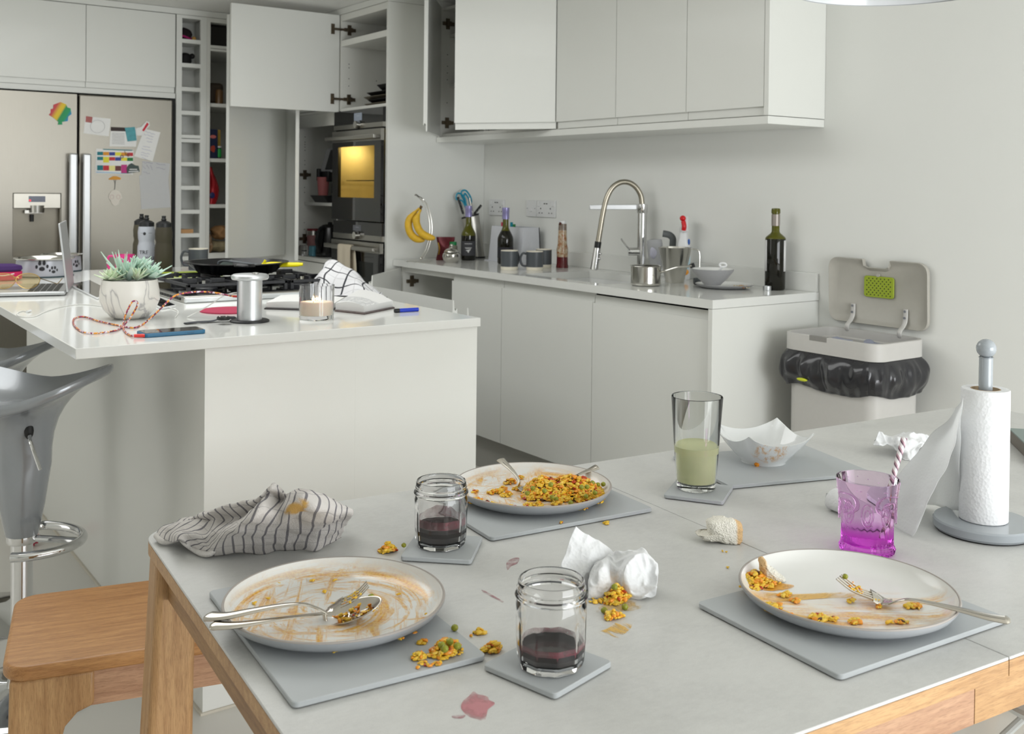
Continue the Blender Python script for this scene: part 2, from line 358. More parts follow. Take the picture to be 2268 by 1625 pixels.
def root_of(p):
    while p.parent: p = p.parent
    return p
def obj(name, mb, mats, parent=None, W=False, smooth=35, bevel=0, solid=0, sub=0, loc=None, bseg=2, flip=False):
    me = bpy.data.meshes.new(name); bm = mb.bm
    bmesh.ops.recalc_face_normals(bm, faces=bm.faces)
    if flip: bmesh.ops.reverse_faces(bm, faces=bm.faces)
    off = None
    if parent is None and W:      # a single-mesh thing built in world coordinates: put its origin at its base
        xs = [v.co for v in bm.verts]
        off = Vector(((min(p.x for p in xs)+max(p.x for p in xs))/2, (min(p.y for p in xs)+max(p.y for p in xs))/2, min(p.z for p in xs)))
        bmesh.ops.translate(bm, vec=-off, verts=bm.verts)
    if parent is not None and W:
        r = root_of(parent); Mi = (Matrix.Translation(r.location)@Matrix.Rotation(r.rotation_euler.z, 4, 'Z')).inverted()
        bmesh.ops.transform(bm, matrix=Mi, verts=bm.verts)
    bm.to_mesh(me); bm.free()
    for m in (mats if isinstance(mats, (list, tuple)) else [mats]): me.materials.append(m)
    if smooth:
        me.shade_smooth(); me.set_sharp_from_angle(angle=math.radians(smooth))
    o = bpy.data.objects.new(name, me); COL.objects.link(o); o.parent = parent
    if off is not None: o.location = off
    if loc is not None: o.location = loc
    if solid: md = o.modifiers.new('thickness', 'SOLIDIFY'); md.thickness = solid; md.offset = 0
    if bevel: md = o.modifiers.new('bevel', 'BEVEL'); md.width = bevel; md.segments = bseg; md.limit_method = 'ANGLE'; md.angle_limit = math.radians(40)
    if sub: md = o.modifiers.new('smooth', 'SUBSURF'); md.levels = sub; md.render_levels = sub
    return o
def tag(o, label, catg, group=None):
    o['label'] = label; o['category'] = catg
    if group: o['group'] = group
    return o
def thing(name, label, catg, loc, rz=0, group=None):
    o = bpy.data.objects.new(name, None); COL.objects.link(o); o.location = loc; o.rotation_euler = (0, 0, rz); o.empty_display_size = .05
    return tag(o, label, catg, group)
def struct(name, mb, m, **k):
    o = obj(name, mb, m, None, **k); o['kind'] = 'structure'; return o
def copy_tree(o, loc, rz, label, group=None):
    c = o.copy(); COL.objects.link(c); c.location = loc; c.rotation_euler = (0, 0, rz); c['label'] = label
    if group: c['group'] = group
    for ch in list(o.children):
        d = ch.copy(); COL.objects.link(d); d.parent = c
        for g in list(ch.children):
            e = g.copy(); COL.objects.link(e); e.parent = d
    return c
def text_mb(txt, size, M, depth=.0004, wrap=None):
    # lettering as thin raised print; M places the x-y text plane; wrap = radius of a vertical cylinder it bends round
    cu = bpy.data.curves.new('lettering', 'FONT'); cu.body = txt; cu.size = size; cu.extrude = depth/2; cu.align_x = 'CENTER'; cu.resolution_u = 2
    o = bpy.data.objects.new('lettering', cu); COL.objects.link(o)
    me = bpy.data.meshes.new_from_object(o.evaluated_get(bpy.context.evaluated_depsgraph_get()))
    bpy.data.objects.remove(o); mb = MB(); mb.bm.from_mesh(me); bpy.data.meshes.remove(me)
    if wrap:
        for v in mb.bm.verts:
            a = v.co.x/wrap; r = wrap+v.co.z; v.co = Vector((r*math.sin(a), -r*math.cos(a), v.co.y))
    bmesh.ops.transform(mb.bm, matrix=M, verts=mb.bm.verts); return mb
def facing(p): return math.atan2(p[1], p[0])-PI/2      # z rotation that turns local -y towards the camera side of the room
def rrect(x0, y0, x1, y1, r, k=6):
    out = []
    for cx, cy, a0 in ((x1-r, y0+r, -PI/2), (x1-r, y1-r, 0), (x0+r, y1-r, PI/2), (x0+r, y0+r, PI)):
        for i in range(k+1): a = a0+PI/2*i/k; out.append((cx+r*math.cos(a), cy+r*math.sin(a)))
    return out
def resample(pts, n):
    pts = [Vector(p) for p in pts]; L = [0]
    for a, b in zip(pts, pts[1:]): L.append(L[-1]+(b-a).length)
    out = []; j = 0
    for i in range(n):
        t = L[-1]*i/(n-1)
        while j < len(L)-2 and L[j+1] < t: j += 1
        seg = L[j+1]-L[j]; out.append(pts[j].lerp(pts[j+1], (t-L[j])/seg if seg > 1e-9 else 0))
    return out
def loft(rows, nu=60, nv=40, wr=0, ws=30, zmin=None, seed=0, ridge=0, rs=25):
    rows = [resample(cat(r, 10), nu) for r in rows]; cols = []
    for j in range(nu): cols.append(resample(cat([r[j] for r in rows], 10), nv))
    g = [[cols[j][i].copy() for j in range(nu)] for i in range(nv)]
    if wr:
        for i in range(nv):
            for j in range(nu):
                p = g[i][j]; q = p*ws+Vector((seed, seed, 0)); g[i][j] = p+Vector((noise.noise(q), noise.noise(q+Vector((9, 3, 1))), noise.noise(q+Vector((2, 7, 5)))))*wr
    if ridge:      # sharp creases
        for i in range(nv):
            for j in range(nu):
                q = g[i][j]*rs+Vector((seed*3, 1, 4)); a = abs(noise.noise(q))+.5*abs(noise.noise(q*2.1+Vector((4, 4, 4)))); k = ridge*(.32-a); g[i][j] = g[i][j]+Vector((-FW.x*.8, -FW.y*.8, .9))*k
    if zmin is not None:
        for r in g:
            for p in r: p.z = max(p.z, zmin)
    return g

# ================================================================ THE ROOM
XW, YF, ZC = 3.109, 5.714, 2.25
struct('floor', MB().box((-2.5, -2, -.08), (3.25, 6.45, 0)), FLOORM)
struct('ceiling', MB().box((-2.5, -2, ZC), (3.25, 6.45, ZC+.1)), CEILM)
b = MB(); b.box((XW, -2, 0), (XW+.1, 6.45, ZC))
struct('wall_right', b, PAINT)
struct('wall_far', MB().box((-2.5, 6.35, 0), (XW, 6.45, ZC)), PAINT)
struct('wall_left', MB().box((-2.6, -2, 0), (-2.5, 6.45, ZC)), PAINT)
b = MB(); b.box((-2.5, -2.1, 0), (.6, -2, ZC)); b.box((2.95, -2.1, 0), (XW, -2, ZC)); b.box((.6, -2.1, 1.80), (2.95, -2, ZC))
struct('wall_back', b, PAINT)
wf = P('window_frame_grey', S(70, 74, 78), .5)
b = MB()
for x in (.6, 1.74, 2.89): b.box((x, -2.06, 0), (x+.06, -2, 1.8))
b.box((.66, -2.06, 1.75), (2.89, -2, 1.8)); b.box((.66, -2.06, 0), (2.89, -2, .05))
struct('door_1', b, wf)
# cornice strips above the tall units, kickboards
b = MB(); b.prism([(-.6, YF-.002, 2.216), (1.97, YF-.002, 2.216), (2.515, YF-.002, 2.216), (2.515, 4.623, 2.216), (3.108, 4.623, 2.216), (3.108, YF+.04, 2.216), (-.6, YF+.04, 2.216)], (0, 0, .032))
struct('trim_1', b, CAB)
b = MB()
for a, c in (((.02, 2.3), (.05, 4.6)), ((1.45, 2.3), (1.48, 4.6)), ((.05, 2.3), (1.45, 2.33)), ((.05, 4.57), (1.45, 4.6))): b.box((*a, 2.225), (*c, 2.2499))
struct('fill_frame', b, CAB, smooth=0)      # added frame around the overhead fill light, out of view
struct('trim_2', MB().box((3.094, 2.424, .9101), (3.107, 4.62, .978)), QUARTZ, bevel=.001)     # worktop upstand

def jprof(z0, z1, handle):
    T = .019
    if handle == 'top': return [(0, z0), (0, z1-.030), (.003, z1-.030), (.0045, z1-.037), (.0095, z1-.037), (.012, z1-.030), (.014, z1), (T, z1), (T, z0)]
    if handle == 'bottom': return [(0, z1), (0, z0+.030), (.003, z0+.030), (.0045, z0+.037), (.0095, z0+.037), (.012, z0+.030), (.012, z0), (T, z0), (T, z1)]
    return [(0, z0), (0, z1), (T, z1), (T, z0)]
def jdoor(name, parent, hinge, d, n, width, z0, z1, handle=None, gap=.0015, mat=None):
    d = Vector((d[0], d[1], 0)).normalized(); n = Vector((n[0], n[1], 0)).normalized(); h = Vector((hinge[0], hinge[1], 0))
    pts = [h+d*gap-n*t+Vector((0, 0, z)) for t, z in jprof(z0+gap, z1-gap, handle)]
    return obj(name, MB().prism(pts, d*(width-2*gap)), mat or CAB, parent, W=True, smooth=0)
def hinge_plate(parent, c, inn, run, door=None):
    # cross-shaped mounting plate on a side panel: c = centre, inn = panel normal, run = towards the door
    inn = Vector(inn); run = Vector(run); z = Vector((0, 0, 1)); b = MB()
    def bx(cc, a, h, t): 
        p = Vector(cc); b.prism([p-run*a-z*h, p+run*a-z*h, p+run*a+z*h, p-run*a+z*h], inn*t)
    bx(c, .011, .028, .004); bx(Vector(c)+inn*.004, .034, .009, .009); bx(Vector(c)+inn*.013, .014, .012, .005)
    return obj('hinge_plate', b, HINGEM, parent, W=True, smooth=0)
def holes(parent, pts, n, r=.0028):
    b = MB(); n = Vector(n)
    for p in pts: b.cyl(Vector(p), Vector(p)+n*.0004, r, seg=8)
    return obj('shelf_pin_holes', b, BLACKGAP, parent, W=True)

# ---------------------------------------------------------------- sink run of base units
XB = 2.574
U = thing('base_cabinet', 'white base cabinet under the banana stand with its door standing open', 'cabinet', (XB, 4.09, 0), group='white handleless base cabinets')
b = MB(); b.box((XB+.02, 4.09, .165), (XB+.535, 4.106, .878)); b.box((XB+.02, 4.585, .165), (XB+.535, 4.60, .878)); b.box((XB+.515, 4.106, .165), (XB+.53, 4.585, .878)); b.box((XB+.02, 4.106, .165), (XB+.515, 4.585, .182)); b.box((XB+.02, 4.106, .85), (XB+.1, 4.585, .8785))
obj('carcass', b, CABIN, U, W=True, smooth=0)
obj('shelf', MB().box((XB+.04, 4.107, .5), (XB+.51, 4.584, .516)), CABIN, U, W=True, smooth=0)
jdoor('door', U, (XB-.004, 4.598), (-.70, -.71), (-.71, .70), .5, .165, .872, 'top')
hinge_plate(U, (XB+.07, 4.585, .80), (0, -1, 0), (1, 0, 0)); hinge_plate(U, (XB+.07, 4.585, .25), (0, -1, 0), (1, 0, 0))
for y0, y1, lab in ((3.682, 4.09, 'narrow white base cabinet beside the one standing open'), (3.069, 3.682, 'white base cabinet under the sink'), (2.455, 3.069, 'white base cabinet nearest the bin, dark gap above its door')):
    U = thing('base_cabinet', lab, 'cabinet', (XB, y0, 0), group='white handleless base cabinets')
    top = .878 if y0 > 2.5 else .876
    b = MB(); b.box((XB+.02, y0, .165), (XB+.53, y1, .70 if 3 < y0 < 3.6 else top)); b.box((XB+.02, y0+.0005, .69), (XB+.03, y1-.0005, top))
    obj('carcass', b, CABIN if y0 > 2.5 else BLACKGAP, U, W=True, smooth=0)
    jdoor('door', U, (XB, y0), (0, 1), (-1, 0), y1-y0, .165, .876 if y0 > 2.5 else .870, 'top')
tag(obj('kickboard', MB().box((XB+.055, 2.45, 0), (XB+.07, 4.62, .163)), P('kickboard_grey', S(176, 175, 168), .5), W=True), 'pale grey kickboard along the floor under the sink cabinets', 'kickboard')
tag(obj('end_panel', MB().box((2.556, 2.424, 0), (XW-.001, 2.444, .8785)), CAB, W=True, bevel=.001), 'white end panel closing the sink run beside the bin', 'panel')
# worktop with the sink cut out
sx0, sx1, sy0, sy1 = 2.62, 2.985, 3.04, 3.585
b = MB()
for a, c in (((2.554, 2.422), (XW-.002, sy0)), ((2.554, sy1), (XW-.002, 4.62)), ((2.554, sy0), (sx0, sy1)), ((sx1, sy0), (XW-.002, sy1))): b.box((*a, .88), (*c, .91))
bmesh.ops.remove_doubles(b.bm, verts=b.bm.verts, dist=1e-5)
tag(obj('worktop', b, QUARTZ, W=True, smooth=0), 'long white glossy worktop running past the sink along the wall', 'worktop')
b = MB(); z0 = .72
b.box((sx0-.01, sy0-.01, z0-.01), (sx1+.01, sy1+.01, z0)); b.box((sx0-.012, sy0-.012, z0), (sx0, sy1+.012, .8795)); b.box((sx1, sy0-.012, z0), (sx1+.012, sy1+.012, .8795)); b.box((sx0, sy0-.012, z0), (sx1, sy0, .8795)); b.box((sx0, sy1, z0), (sx1, sy1+.012, .8795))
T = thing('sink', 'white undermounted sink bowl sunk in the worktop below the tap', 'sink', (2.8, 3.3, z0-.01))
obj('bowl', b, WHITECER, T, W=True, smooth=0); obj('drain', MB().cyl((2.8, 3.3, z0), (2.8, 3.3, z0+.003), .04), CHROME, T, W=True)

# ---------------------------------------------------------------- wall units over the sink
XU = 2.804
for y0, y1, lab in ((3.212, 3.609, 'wall cabinet beside the one with doors ajar'), (2.809, 3.212, 'middle wall cabinet of the three with closed doors'), (2.431, 2.809, 'closed wall cabinet nearest the end panel')):
    U = thing('wall_cabinet', 'white '+lab, 'cabinet', (XU, y0, 1.54), group='white wall cabinets')
    obj('carcass', MB().box((XU+.02, y0, 1.541), (XW-.001, y1, 2.214)), CABIN, U, W=True, smooth=0)
    jdoor('door', U, (XU, y0), (0, 1), (-1, 0), y1-y0, 1.541, 2.214, 'bottom')
tag(obj('wall_end_panel', MB().box((XU-.001, 2.409, 1.5405), (XW-.001, 2.430, 2.214)), CAB, W=True, bevel=.0008), 'white end panel of the wall cabinets, high above the bin', 'panel')
tag(obj('pelmet', MB().box((XU, 2.411, 1.511), (XW-.001, 4.62, 1.5385)), CAB, W=True, bevel=.0008), 'long white light pelmet under the wall cabinets', 'pelmet')
U = thing('wall_cabinet', 'white double wall cabinet with both doors hanging ajar', 'cabinet', (XU, 3.609, 1.54), group='white wall cabinets')
b = MB(); b.box((XU+.02, 3.611, 1.54), (XW-.005, 3.627, 2.21)); b.box((XU+.005, 4.60, 1.54), (XW-.005, 4.616, 2.21)); b.box((XU+.02, 3.627, 1.54), (XW-.005, 4.60, 1.556)); b.box((XU+.02, 3.627, 2.195), (XW-.005, 4.60, 2.21)); b.box((XW-.02, 3.627, 1.556), (XW-.006, 4.60, 2.195))
obj('carcass', b, CABIN, U, W=True, smooth=0)
for z in (1.80, 2.06): obj('shelf', MB().box((XU+.06, 3.63, z), (XW-.021, 4.598, z+.016)), CABIN, U, W=True, smooth=0)
hinge_plate(U, (XU+.05, 4.60, 2.13), (0, -1, 0), (1, 0, 0)); hinge_plate(U, (XU+.05, 4.60, 1.615), (0, -1, 0), (1, 0, 0))
holes(U, [(XU+.05, 4.5996, z) for z in (1.72, 1.84, 1.875, 1.91, 1.97)], (0, -1, 0))
d1 = Vector((2.526-XU, 3.999-3.609)).normalized(); jdoor('door', U, (XU-.003, 3.609), d1, (d1.y*-1, d1.x), .482, 1.541, 2.214, 'bottom')
d2 = Vector((2.49-XU, 4.21-4.60)).normalized(); jdoor('door', U, (XU-.003, 4.612), d2, (d2.y, -d2.x), .49, 1.541, 2.214, 'bottom')
for i, (x, y, z, h) in enumerate(((2.98, 4.50, 1.816, .12), (2.96, 4.38, 1.816, .10), (2.98, 4.44, 1.5565, .11))):
    tag(obj('drinking_glass', MB().lathe([(.0, 0), (.026, 0), (.034, h), (.032, h), (.025, .006), (0, .006)], 20), GLASS, loc=(x, y, z)), 'drinking glass in the double wall cabinet, '+('at the left of the middle shelf', 'beside the taller glass on the middle shelf', 'on the cabinet bottom')[i], 'glass', 'glasses in the wall cabinet')

# ---------------------------------------------------------------- tall oven housing
X0 = 2.518
U = thing('oven_housing', 'tall white oven housing with its top cupboard standing open', 'cabinet', (X0, 4.624, 0))
obj('end_panel', MB().box((X0, 4.624, 0), (XW-.001, 4.643, 2.2145)), CAB, U, W=True, smooth=0)
obj('side_panel', MB().box((X0+.01, 5.205, 0), (XW-.05, 5.2205, 2.214)), CABIN, U, W=True, smooth=0)
obj('side_panel', MB().box((X0+.002, 5.163, 1.69), (XW-.055, 5.204, 2.214)), CABIN, U, W=True, smooth=0)
obj('back_panel', MB().box((XW-.07, 4.644, 1.69), (XW-.056, 5.16, 2.18)), CABIN, U, W=True, smooth=0)
for z0, z1 in ((2.041, 2.073), (1.687, 1.702), (2.18, 2.214)): obj('shelf', MB().box((X0+.002, 4.6435, z0), (XW-.055, 5.1625, z1)), CABIN, U, W=True, smooth=0)
hinge_plate(U, (X0+.05, 5.163, 2.135), (0, -1, 0), (1, 0, 0)); hinge_plate(U, (X0+.05, 5.163, 1.755), (0, -1, 0), (1, 0, 0))
holes(U, [(X0+.05, 5.163, z) for z in (1.95, 1.93, 1.87, 1.83)]+[(X0+.22, 5.163, 1.87)], (0, -1, 0))
dr = obj('door', MB().box((1.905, 5.172, 1.684), (X0-.004, 5.191, 2.214)), CAB, U, W=True, bevel=.001)
for z in (2.135, 1.755):
    obj('hinge_arm', MB().box((X0-.055, 5.168, z-.028), (X0-.035, 5.172, z+.028)).box((X0-.045, 5.158, z-.006), (X0+.02, 5.168, z+.006)), HINGEM, dr, W=True, smooth=0)
obj('base_panel', MB().box((X0+.01, 4.6435, .1), (XW-.06, 5.2045, .46)), CAB, U, W=True, smooth=0)

# stack of baking trays and a flat tray
trm = P('dark_tray', S(34, 33, 34), .35, .6); trg = P('worn_tray', S(120, 112, 96), .4, .7)
for i, (y, z, m, L, lab) in enumerate(((4.86, 1.703, trg, .34, 'greyish worn baking tray at the bottom of the stack'), (4.85, 1.722, trm, .28, 'dark baking tray second from the bottom of the stack'), (4.86, 1.741, trg, .36, 'pale rimmed baking tray in the middle of the stack'), (4.84, 1.762, trm, .33, 'black roasting tray second from the top of the stack'), (4.78, 1.785, trm, .22, 'round black tin on top of the stack of trays'))):
    h = .017 if i != 4 else .028; b = MB(); x0, x1, y0, y1 = X0+.06, X0+.42, y-L/2, y+L/2
    y0 = max(y0, 4.66)
    lo = rrect(x0+.025, y0+.025, x1-.025, y1-.025, .03); hi = rrect(x0, y0, x1, y1, .045); hi2 = rrect(x0+.006, y0+.006, x1-.006, y1-.006, .04)
    b.ring([[Vector((*p, z)) for p in lo], [Vector((*p, z+h)) for p in hi], [Vector((*p, z+h+.0015)) for p in hi], [Vector((*p, z+h)) for p in hi2], [Vector((*p, z+.002)) for p in rrect(x0+.028, y0+.028, x1-.028, y1-.028, .03)]], close_v=True, cap=True)
    tag(obj('baking_tray', b, m, W=True), lab+' above the oven', 'tray', 'trays in the cupboard above the oven')
tag(obj('baking_tray', MB().box((X0+.1, 4.65, 2.074), (X0+.5, 5.06, 2.088)), trm, W=True, bevel=.004), 'flat black tray alone on the top shelf above the oven', 'tray')

# ---------------------------------------------------------------- ovens
FX = X0-.004
def oven(name, label, zs, lit):
    zt, zc, zs1, zs2, zh, zb = zs          # top, control/steel split, steel bottom, door top, handle, door bottom
    U = thing(name, label, 'oven', (FX, 4.93, zb)); y0, y1 = 4.6445, 5.204
    obj('control_panel', MB().box((FX-.012, y0, zc), (FX+.02, y1, zt)), BLKGLASS, U, W=True, smooth=0)
    obj('steel_strip', MB().box((FX-.014, y0, zs1), (FX+.02, y1, zc)), SATIN, U, W=True, smooth=0)
    obj('vent_gap', MB().box((FX, y0, zs2), (FX+.02, y1, zs1)), BLACKGAP, U, W=True, smooth=0)
    b = MB(); wy0, wy1, wz0, wz1 = 4.715, 5.132, zb+.085 if not lit else 1.22, zh-.07 if not lit else 1.49
    zt2 = zh-.02
    for a, c in (((y0, zb), (wy0, zt2)), ((wy1, zb), (y1, zt2)), ((wy0, zb), (wy1, wz0)), ((wy0, wz1), (wy1, zt2))): b.box((FX-.022, a[0], a[1]), (FX-.004, c[0], c[1]))
    d = obj('door', b, BLKGLASS, U, W=True, smooth=0)
    obj('door_rail', MB().box((FX-.024, y0, zt2), (FX-.004, y1, zs2)), SATIN, U, W=True, smooth=0)
    h = MB(); h.box((FX-.06, y0+.01, zh-.012), (FX-.044, y1+.02, zh+.010)); 
    for y in (y0+.06, y1-.05): h.box((FX-.046, y-.012, zh-.008), (FX-.0225, y+.012, zh+.008))
    obj('handle', h, SATIN, d, W=True, bevel=.003)
    if lit:
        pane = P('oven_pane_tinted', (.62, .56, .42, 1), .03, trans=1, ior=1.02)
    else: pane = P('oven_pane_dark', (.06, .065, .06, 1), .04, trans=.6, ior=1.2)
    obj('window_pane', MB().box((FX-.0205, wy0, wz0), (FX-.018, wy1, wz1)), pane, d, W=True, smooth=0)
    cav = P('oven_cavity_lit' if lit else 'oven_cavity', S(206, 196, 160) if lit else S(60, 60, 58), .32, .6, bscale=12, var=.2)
    b = MB(); X1 = FX+.42
    b.box((FX+.001, wy0-.02, wz0-.03), (X1, wy0-.012, wz1+.03)); b.box((FX+.001, wy1+.012, wz0-.03), (X1, wy1+.02, wz1+.03)); b.box((X1, wy0-.02, wz0-.03), (X1+.01, wy1+.02, wz1+.03)); b.box((FX+.001, wy0-.012, wz0-.03), (X1, wy1+.012, wz0-.022)); b.box((FX+.001, wy0-.012, wz1+.022), (X1, wy1+.012, wz1+.03))
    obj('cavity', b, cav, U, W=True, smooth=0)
    r = MB()
    for i in range(9): r.cyl((FX+.03, wy0+.03+i*.045, (wz0+.09)), (X1-.02, wy0+.03+i*.045, (wz0+.09)), .002, seg=6)
    r.cyl((FX+.03, wy0, wz0+.09), (FX+.03, wy1, wz0+.09), .003, seg=6); obj('wire_rack', r, STEEL, U, W=True)
    obj('knob', MB().cyl((FX-.014, 4.905, zc-.004), (FX-.038, 4.905, zc-.004), .021, .019, 24), STEEL, U, W=True)
    dm = P('display_lit' if lit else 'display_plain', S(120, 126, 136) if lit else S(88, 88, 90), .3, emis=S(190, 205, 225), es=.12 if lit else .03)
    ds = obj('display', MB().box((FX-.0128, 4.875, zc+.018), (FX-.012, 4.965, zt-.018)), dm, U, W=True, smooth=0)
    o = text_mb('- - -', .02, Matrix.Translation((FX-.0135, 4.915, (zc+zt)/2))@Matrix.Rotation(-PI/2, 4, 'Z')@Matrix.Rotation(PI/2, 4, 'X')); obj('display_segments', o, LABELW, ds, W=True, smooth=0)
    if lit:
        l = bpy.data.lights.new('oven_lamp', 'AREA'); l.energy = 2.2; l.color = (1, .86, .50); l.size = .12; lo = bpy.data.objects.new('oven_lamp', l); COL.objects.link(lo); lo.location = (FX+.3, 4.80, 1.485); lo.rotation_euler = (0, .5, 0); lo.parent = U; lo.location = Vector((FX+.25, 4.79, 1.50))-U.location
        obj('light_cover', MB().sphere((FX+.3, wy0-.005, 1.42), .03, (1, .3, 1)), P('oven_bulb_glass', S(255, 235, 170), .3, emis=S(255, 220, 120), es=2.5), U, W=True)
    return U
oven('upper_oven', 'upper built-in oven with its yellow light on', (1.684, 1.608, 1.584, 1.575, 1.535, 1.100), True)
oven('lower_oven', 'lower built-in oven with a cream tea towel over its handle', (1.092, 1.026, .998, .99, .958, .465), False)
b = MB(); yy0, yy1 = 4.895, 5.045; hx = FX-.052
rows = []
for y in [yy1+(yy0-yy1)*i/10 for i in range(11)]:
    w_ = .003*math.sin((y-yy0)*90); rows.append([Vector((hx-.012+w_, y-.004, .80)), Vector((hx-.012+w_*.7, y, .88)), Vector((hx-.011+w_*.3, y, .955)), Vector((hx-.004, y, .9715)), Vector((hx+.004, y, .9715)), Vector((hx+.012, y-.006, .95)), Vector((hx+.014-w_, y-.02, .88)), Vector((hx+.013-w_, y-.03, .78))])
b.ring(loft(rows, 30, 24), uv=True)
tag(obj('tea_towel', b, P('cream_linen', S(214, 203, 182), .9, bscale=300, bump=.4), W=True, solid=.002), 'cream tea towel hanging over the lower oven handle', 'towel')

# ---------------------------------------------------------------- open appliance cupboard next to the ovens
U = thing('appliance_cupboard', 'tall white corner cupboard, door swung open, coffee machine inside', 'cabinet', (X0, 5.222, 0))
yA, yB = 5.222, 5.735
b = MB(); b.box((X0+.002, yB, .1), (XW-.05, yB+.018, 2.214)); b.box((XW-.07, yA, .868), (XW-.052, yB-.001, 2.2)); b.box((X0+.002, yA, .845), (XW-.071, yB-.001, .868)); b.box((X0+.002, yA, 1.69), (XW-.071, yB-.001, 1.706)); b.box((X0+.002, yA, 2.19), (XW-.071, yB-.001, 2.213))
obj('carcass', b, CABIN, U, W=True, smooth=0)
obj('fascia', MB().box((X0+.004, yA, 1.618), (X0+.02, yB-.001, 1.689)), CABIN, U, W=True, smooth=0)
obj('shelf', MB().box((X0+.045, yA+.002, 1.166), (XW-.072, yB-.002, 1.184)), CABIN, U, W=True, smooth=0)
obj('upper_door', MB().box((X0, yA+.002, 1.709), (X0+.018, yB-.002, 2.188)), CAB, U, W=True, smooth=0)
obj('lower_door', MB().box((X0, yA+.002, .12), (X0+.018, yB-.002, .84)), CAB, U, W=True, smooth=0)
jdoor('door', U, (X0-.008, 5.742), (-.198, -.455), (-.455, .198), .5, .868, 1.70, None)
for z in (1.345, .965): hinge_plate(U, (X0+.05, yB, z), (0, -1, 0), (1, 0, 0))
holes(U, [(X0+.05, yB-.0002, z) for z in (1.57, 1.54, 1.525, 1.51, 1.49, 1.43, 1.405, 1.27, 1.24, 1.06, 1.02, .89)]+[(X0+.3, yB-.0002, z) for z in (1.54, 1.51, 1.34, 1.11, 1.02)], (0, -1, 0))
struct('trim_3', MB().box((2.421, YF, .02), (X0+.0015, YF+.02, 2.214)), CAB, smooth=0)

# coffee machine
cx, cy = X0+.15, 5.50; T = None; T = thing('coffee_machine', 'silver and black coffee machine on the cupboard shelf', 'coffee machine', (cx, cy, 1.1845))
g = P('appliance_silver', S(176, 176, 178), .35, .2)
obj('body', MB().box((cx+.02, cy-.11, 1.1845), (cx+.26, cy+.09, 1.50)), g, T, W=True, bevel=.008)
b = MB(); b.prism([(cx+.02, cy-.11, 1.36), (cx-.07, cy-.11, 1.36), (cx-.03, cy-.11, 1.5), (cx+.02, cy-.11, 1.5)], (0, .2, 0)); obj('brew_head', b, g, T, W=True, bevel=.004)
obj('control_face', MB().prism([(cx-.071, cy-.10, 1.375), (cx-.036, cy-.10, 1.49), (cx-.033, cy-.10, 1.49), (cx-.067, cy-.10, 1.375)], (0, .12, 0)), BLKPL, T, W=True)
obj('spout', MB().box((cx-.085, cy-.05, 1.305), (cx-.02, cy+.05, 1.365)).cyl((cx-.095, cy+.05, 1.31), (cx-.095, cy+.05, 1.38), .013), BLKPL, T, W=True, bevel=.004)
obj('steam_wand', MB().tube([(cx-.04, cy-.06, 1.36), (cx-.06, cy-.065, 1.30), (cx-.06, cy-.06, 1.24)], .006), BLKPL, T, W=True)
obj('drip_tray', MB().prism([(cx-.13, cy-.09, 1.225), (cx-.10, cy-.09, 1.1845), (cx+.02, cy-.09, 1.1845), (cx+.02, cy-.09, 1.225)], (0, .18, 0)), BLKPL, T, W=True, bevel=.002)
tag(obj('tumbler', MB().lathe([(0, 0), (.028, 0), (.036, .105), (.033, .105), (.026, .004), (0, .004)], 24), P('dusty_pink_plastic', S(176, 104, 104), .5), loc=(X0+.062, 5.505, 1.2255)), 'dusty pink tumbler under the coffee machine spout', 'cup')
T = thing('tin_canister', 'silver tin with red lid in the open cupboard', 'tin', (X0+.085, 5.67, .8685))
obj('body', MB().lathe([(0, 0), (.042, 0), (.042, .15), (0, .15)], 28), STEEL, T); obj('lid', MB().lathe([(.0435, .146), (.0435, .158), (0, .158)], 28), P('dark_red_metal', S(120, 30, 40), .35), T)
obj('label', MB().lathe([(.0424, .03), (.0424, .12)], 28), P('red_and_silver_label', S(168, 120, 120), .4, var=.3, bscale=30), T)
tag(obj('small_jar', MB().lathe([(0, 0), (.03, 0), (.03, .05), (.026, .06), (0, .06)], 20), GLASS, loc=(X0+.03, 5.69, .8685)), 'small clear jar in front of the red-lidded tin', 'jar')
tag(obj('packet', MB().box((-.02, -.03, 0), (.02, .03, .06)), P('pale_blue_packet', S(110, 170, 190), .5, var=.3, bscale=40), loc=(X0+.05, 5.60, .8685), bevel=.006), 'pale blue packet between the tin and the black kettle', 'packet')
T = thing('kettle', 'black jug kettle on the cupboard floor beside the ovens', 'kettle', (X0+.12, 5.53, .8685))
obj('body', MB().lathe([(0, 0), (.082, 0), (.085, .02), (.078, .12), (.066, .17), (.04, .186), (0, .19)], 32), P('gloss_black', S(14, 14, 14), .2), T); obj('lid_knob', MB().lathe([(.012, .186), (.014, .2), (0, .203)], 16), BLKPL, T)
obj('handle', MB().tube([(-.05, -.03, .17), (-.09, -.05, .16), (-.11, -.055, .1), (-.085, -.04, .03)], .01), BLKPL, T)

# ================================================================ FRIDGE WALL
for x0, x1, lab in ((.39, .857, 'white cupboard at the far left over the fridge'), (.857, 1.3235, 'white cupboard above the left fridge door'), (1.3235, 1.790, 'white cupboard above the right fridge door')):
    U = thing('bridge_cabinet', lab, 'cabinet', (x0, YF, 1.779), group='white cupboards over the fridge')
    obj('carcass', MB().box((x0, YF+.02, 1.779), (x1, YF+.58, 2.214)), CABIN, U, W=True, smooth=0)
    jdoor('door', U, (x0, YF), (1, 0), (0, -1), x1-x0, 1.781, 2.214, 'bottom')
tag(obj('fridge_surround', MB().box((.39, YF-.001, 1.751), (1.790, YF+.3, 1.7785)), CAB, W=True, smooth=0), 'white strip between the fridge and the cupboards above it', 'surround')
struct('trim_4', MB().box((1.765, YF+.012, 0), (1.7945, YF+.03, 1.751)), BLACKGAP, smooth=0)

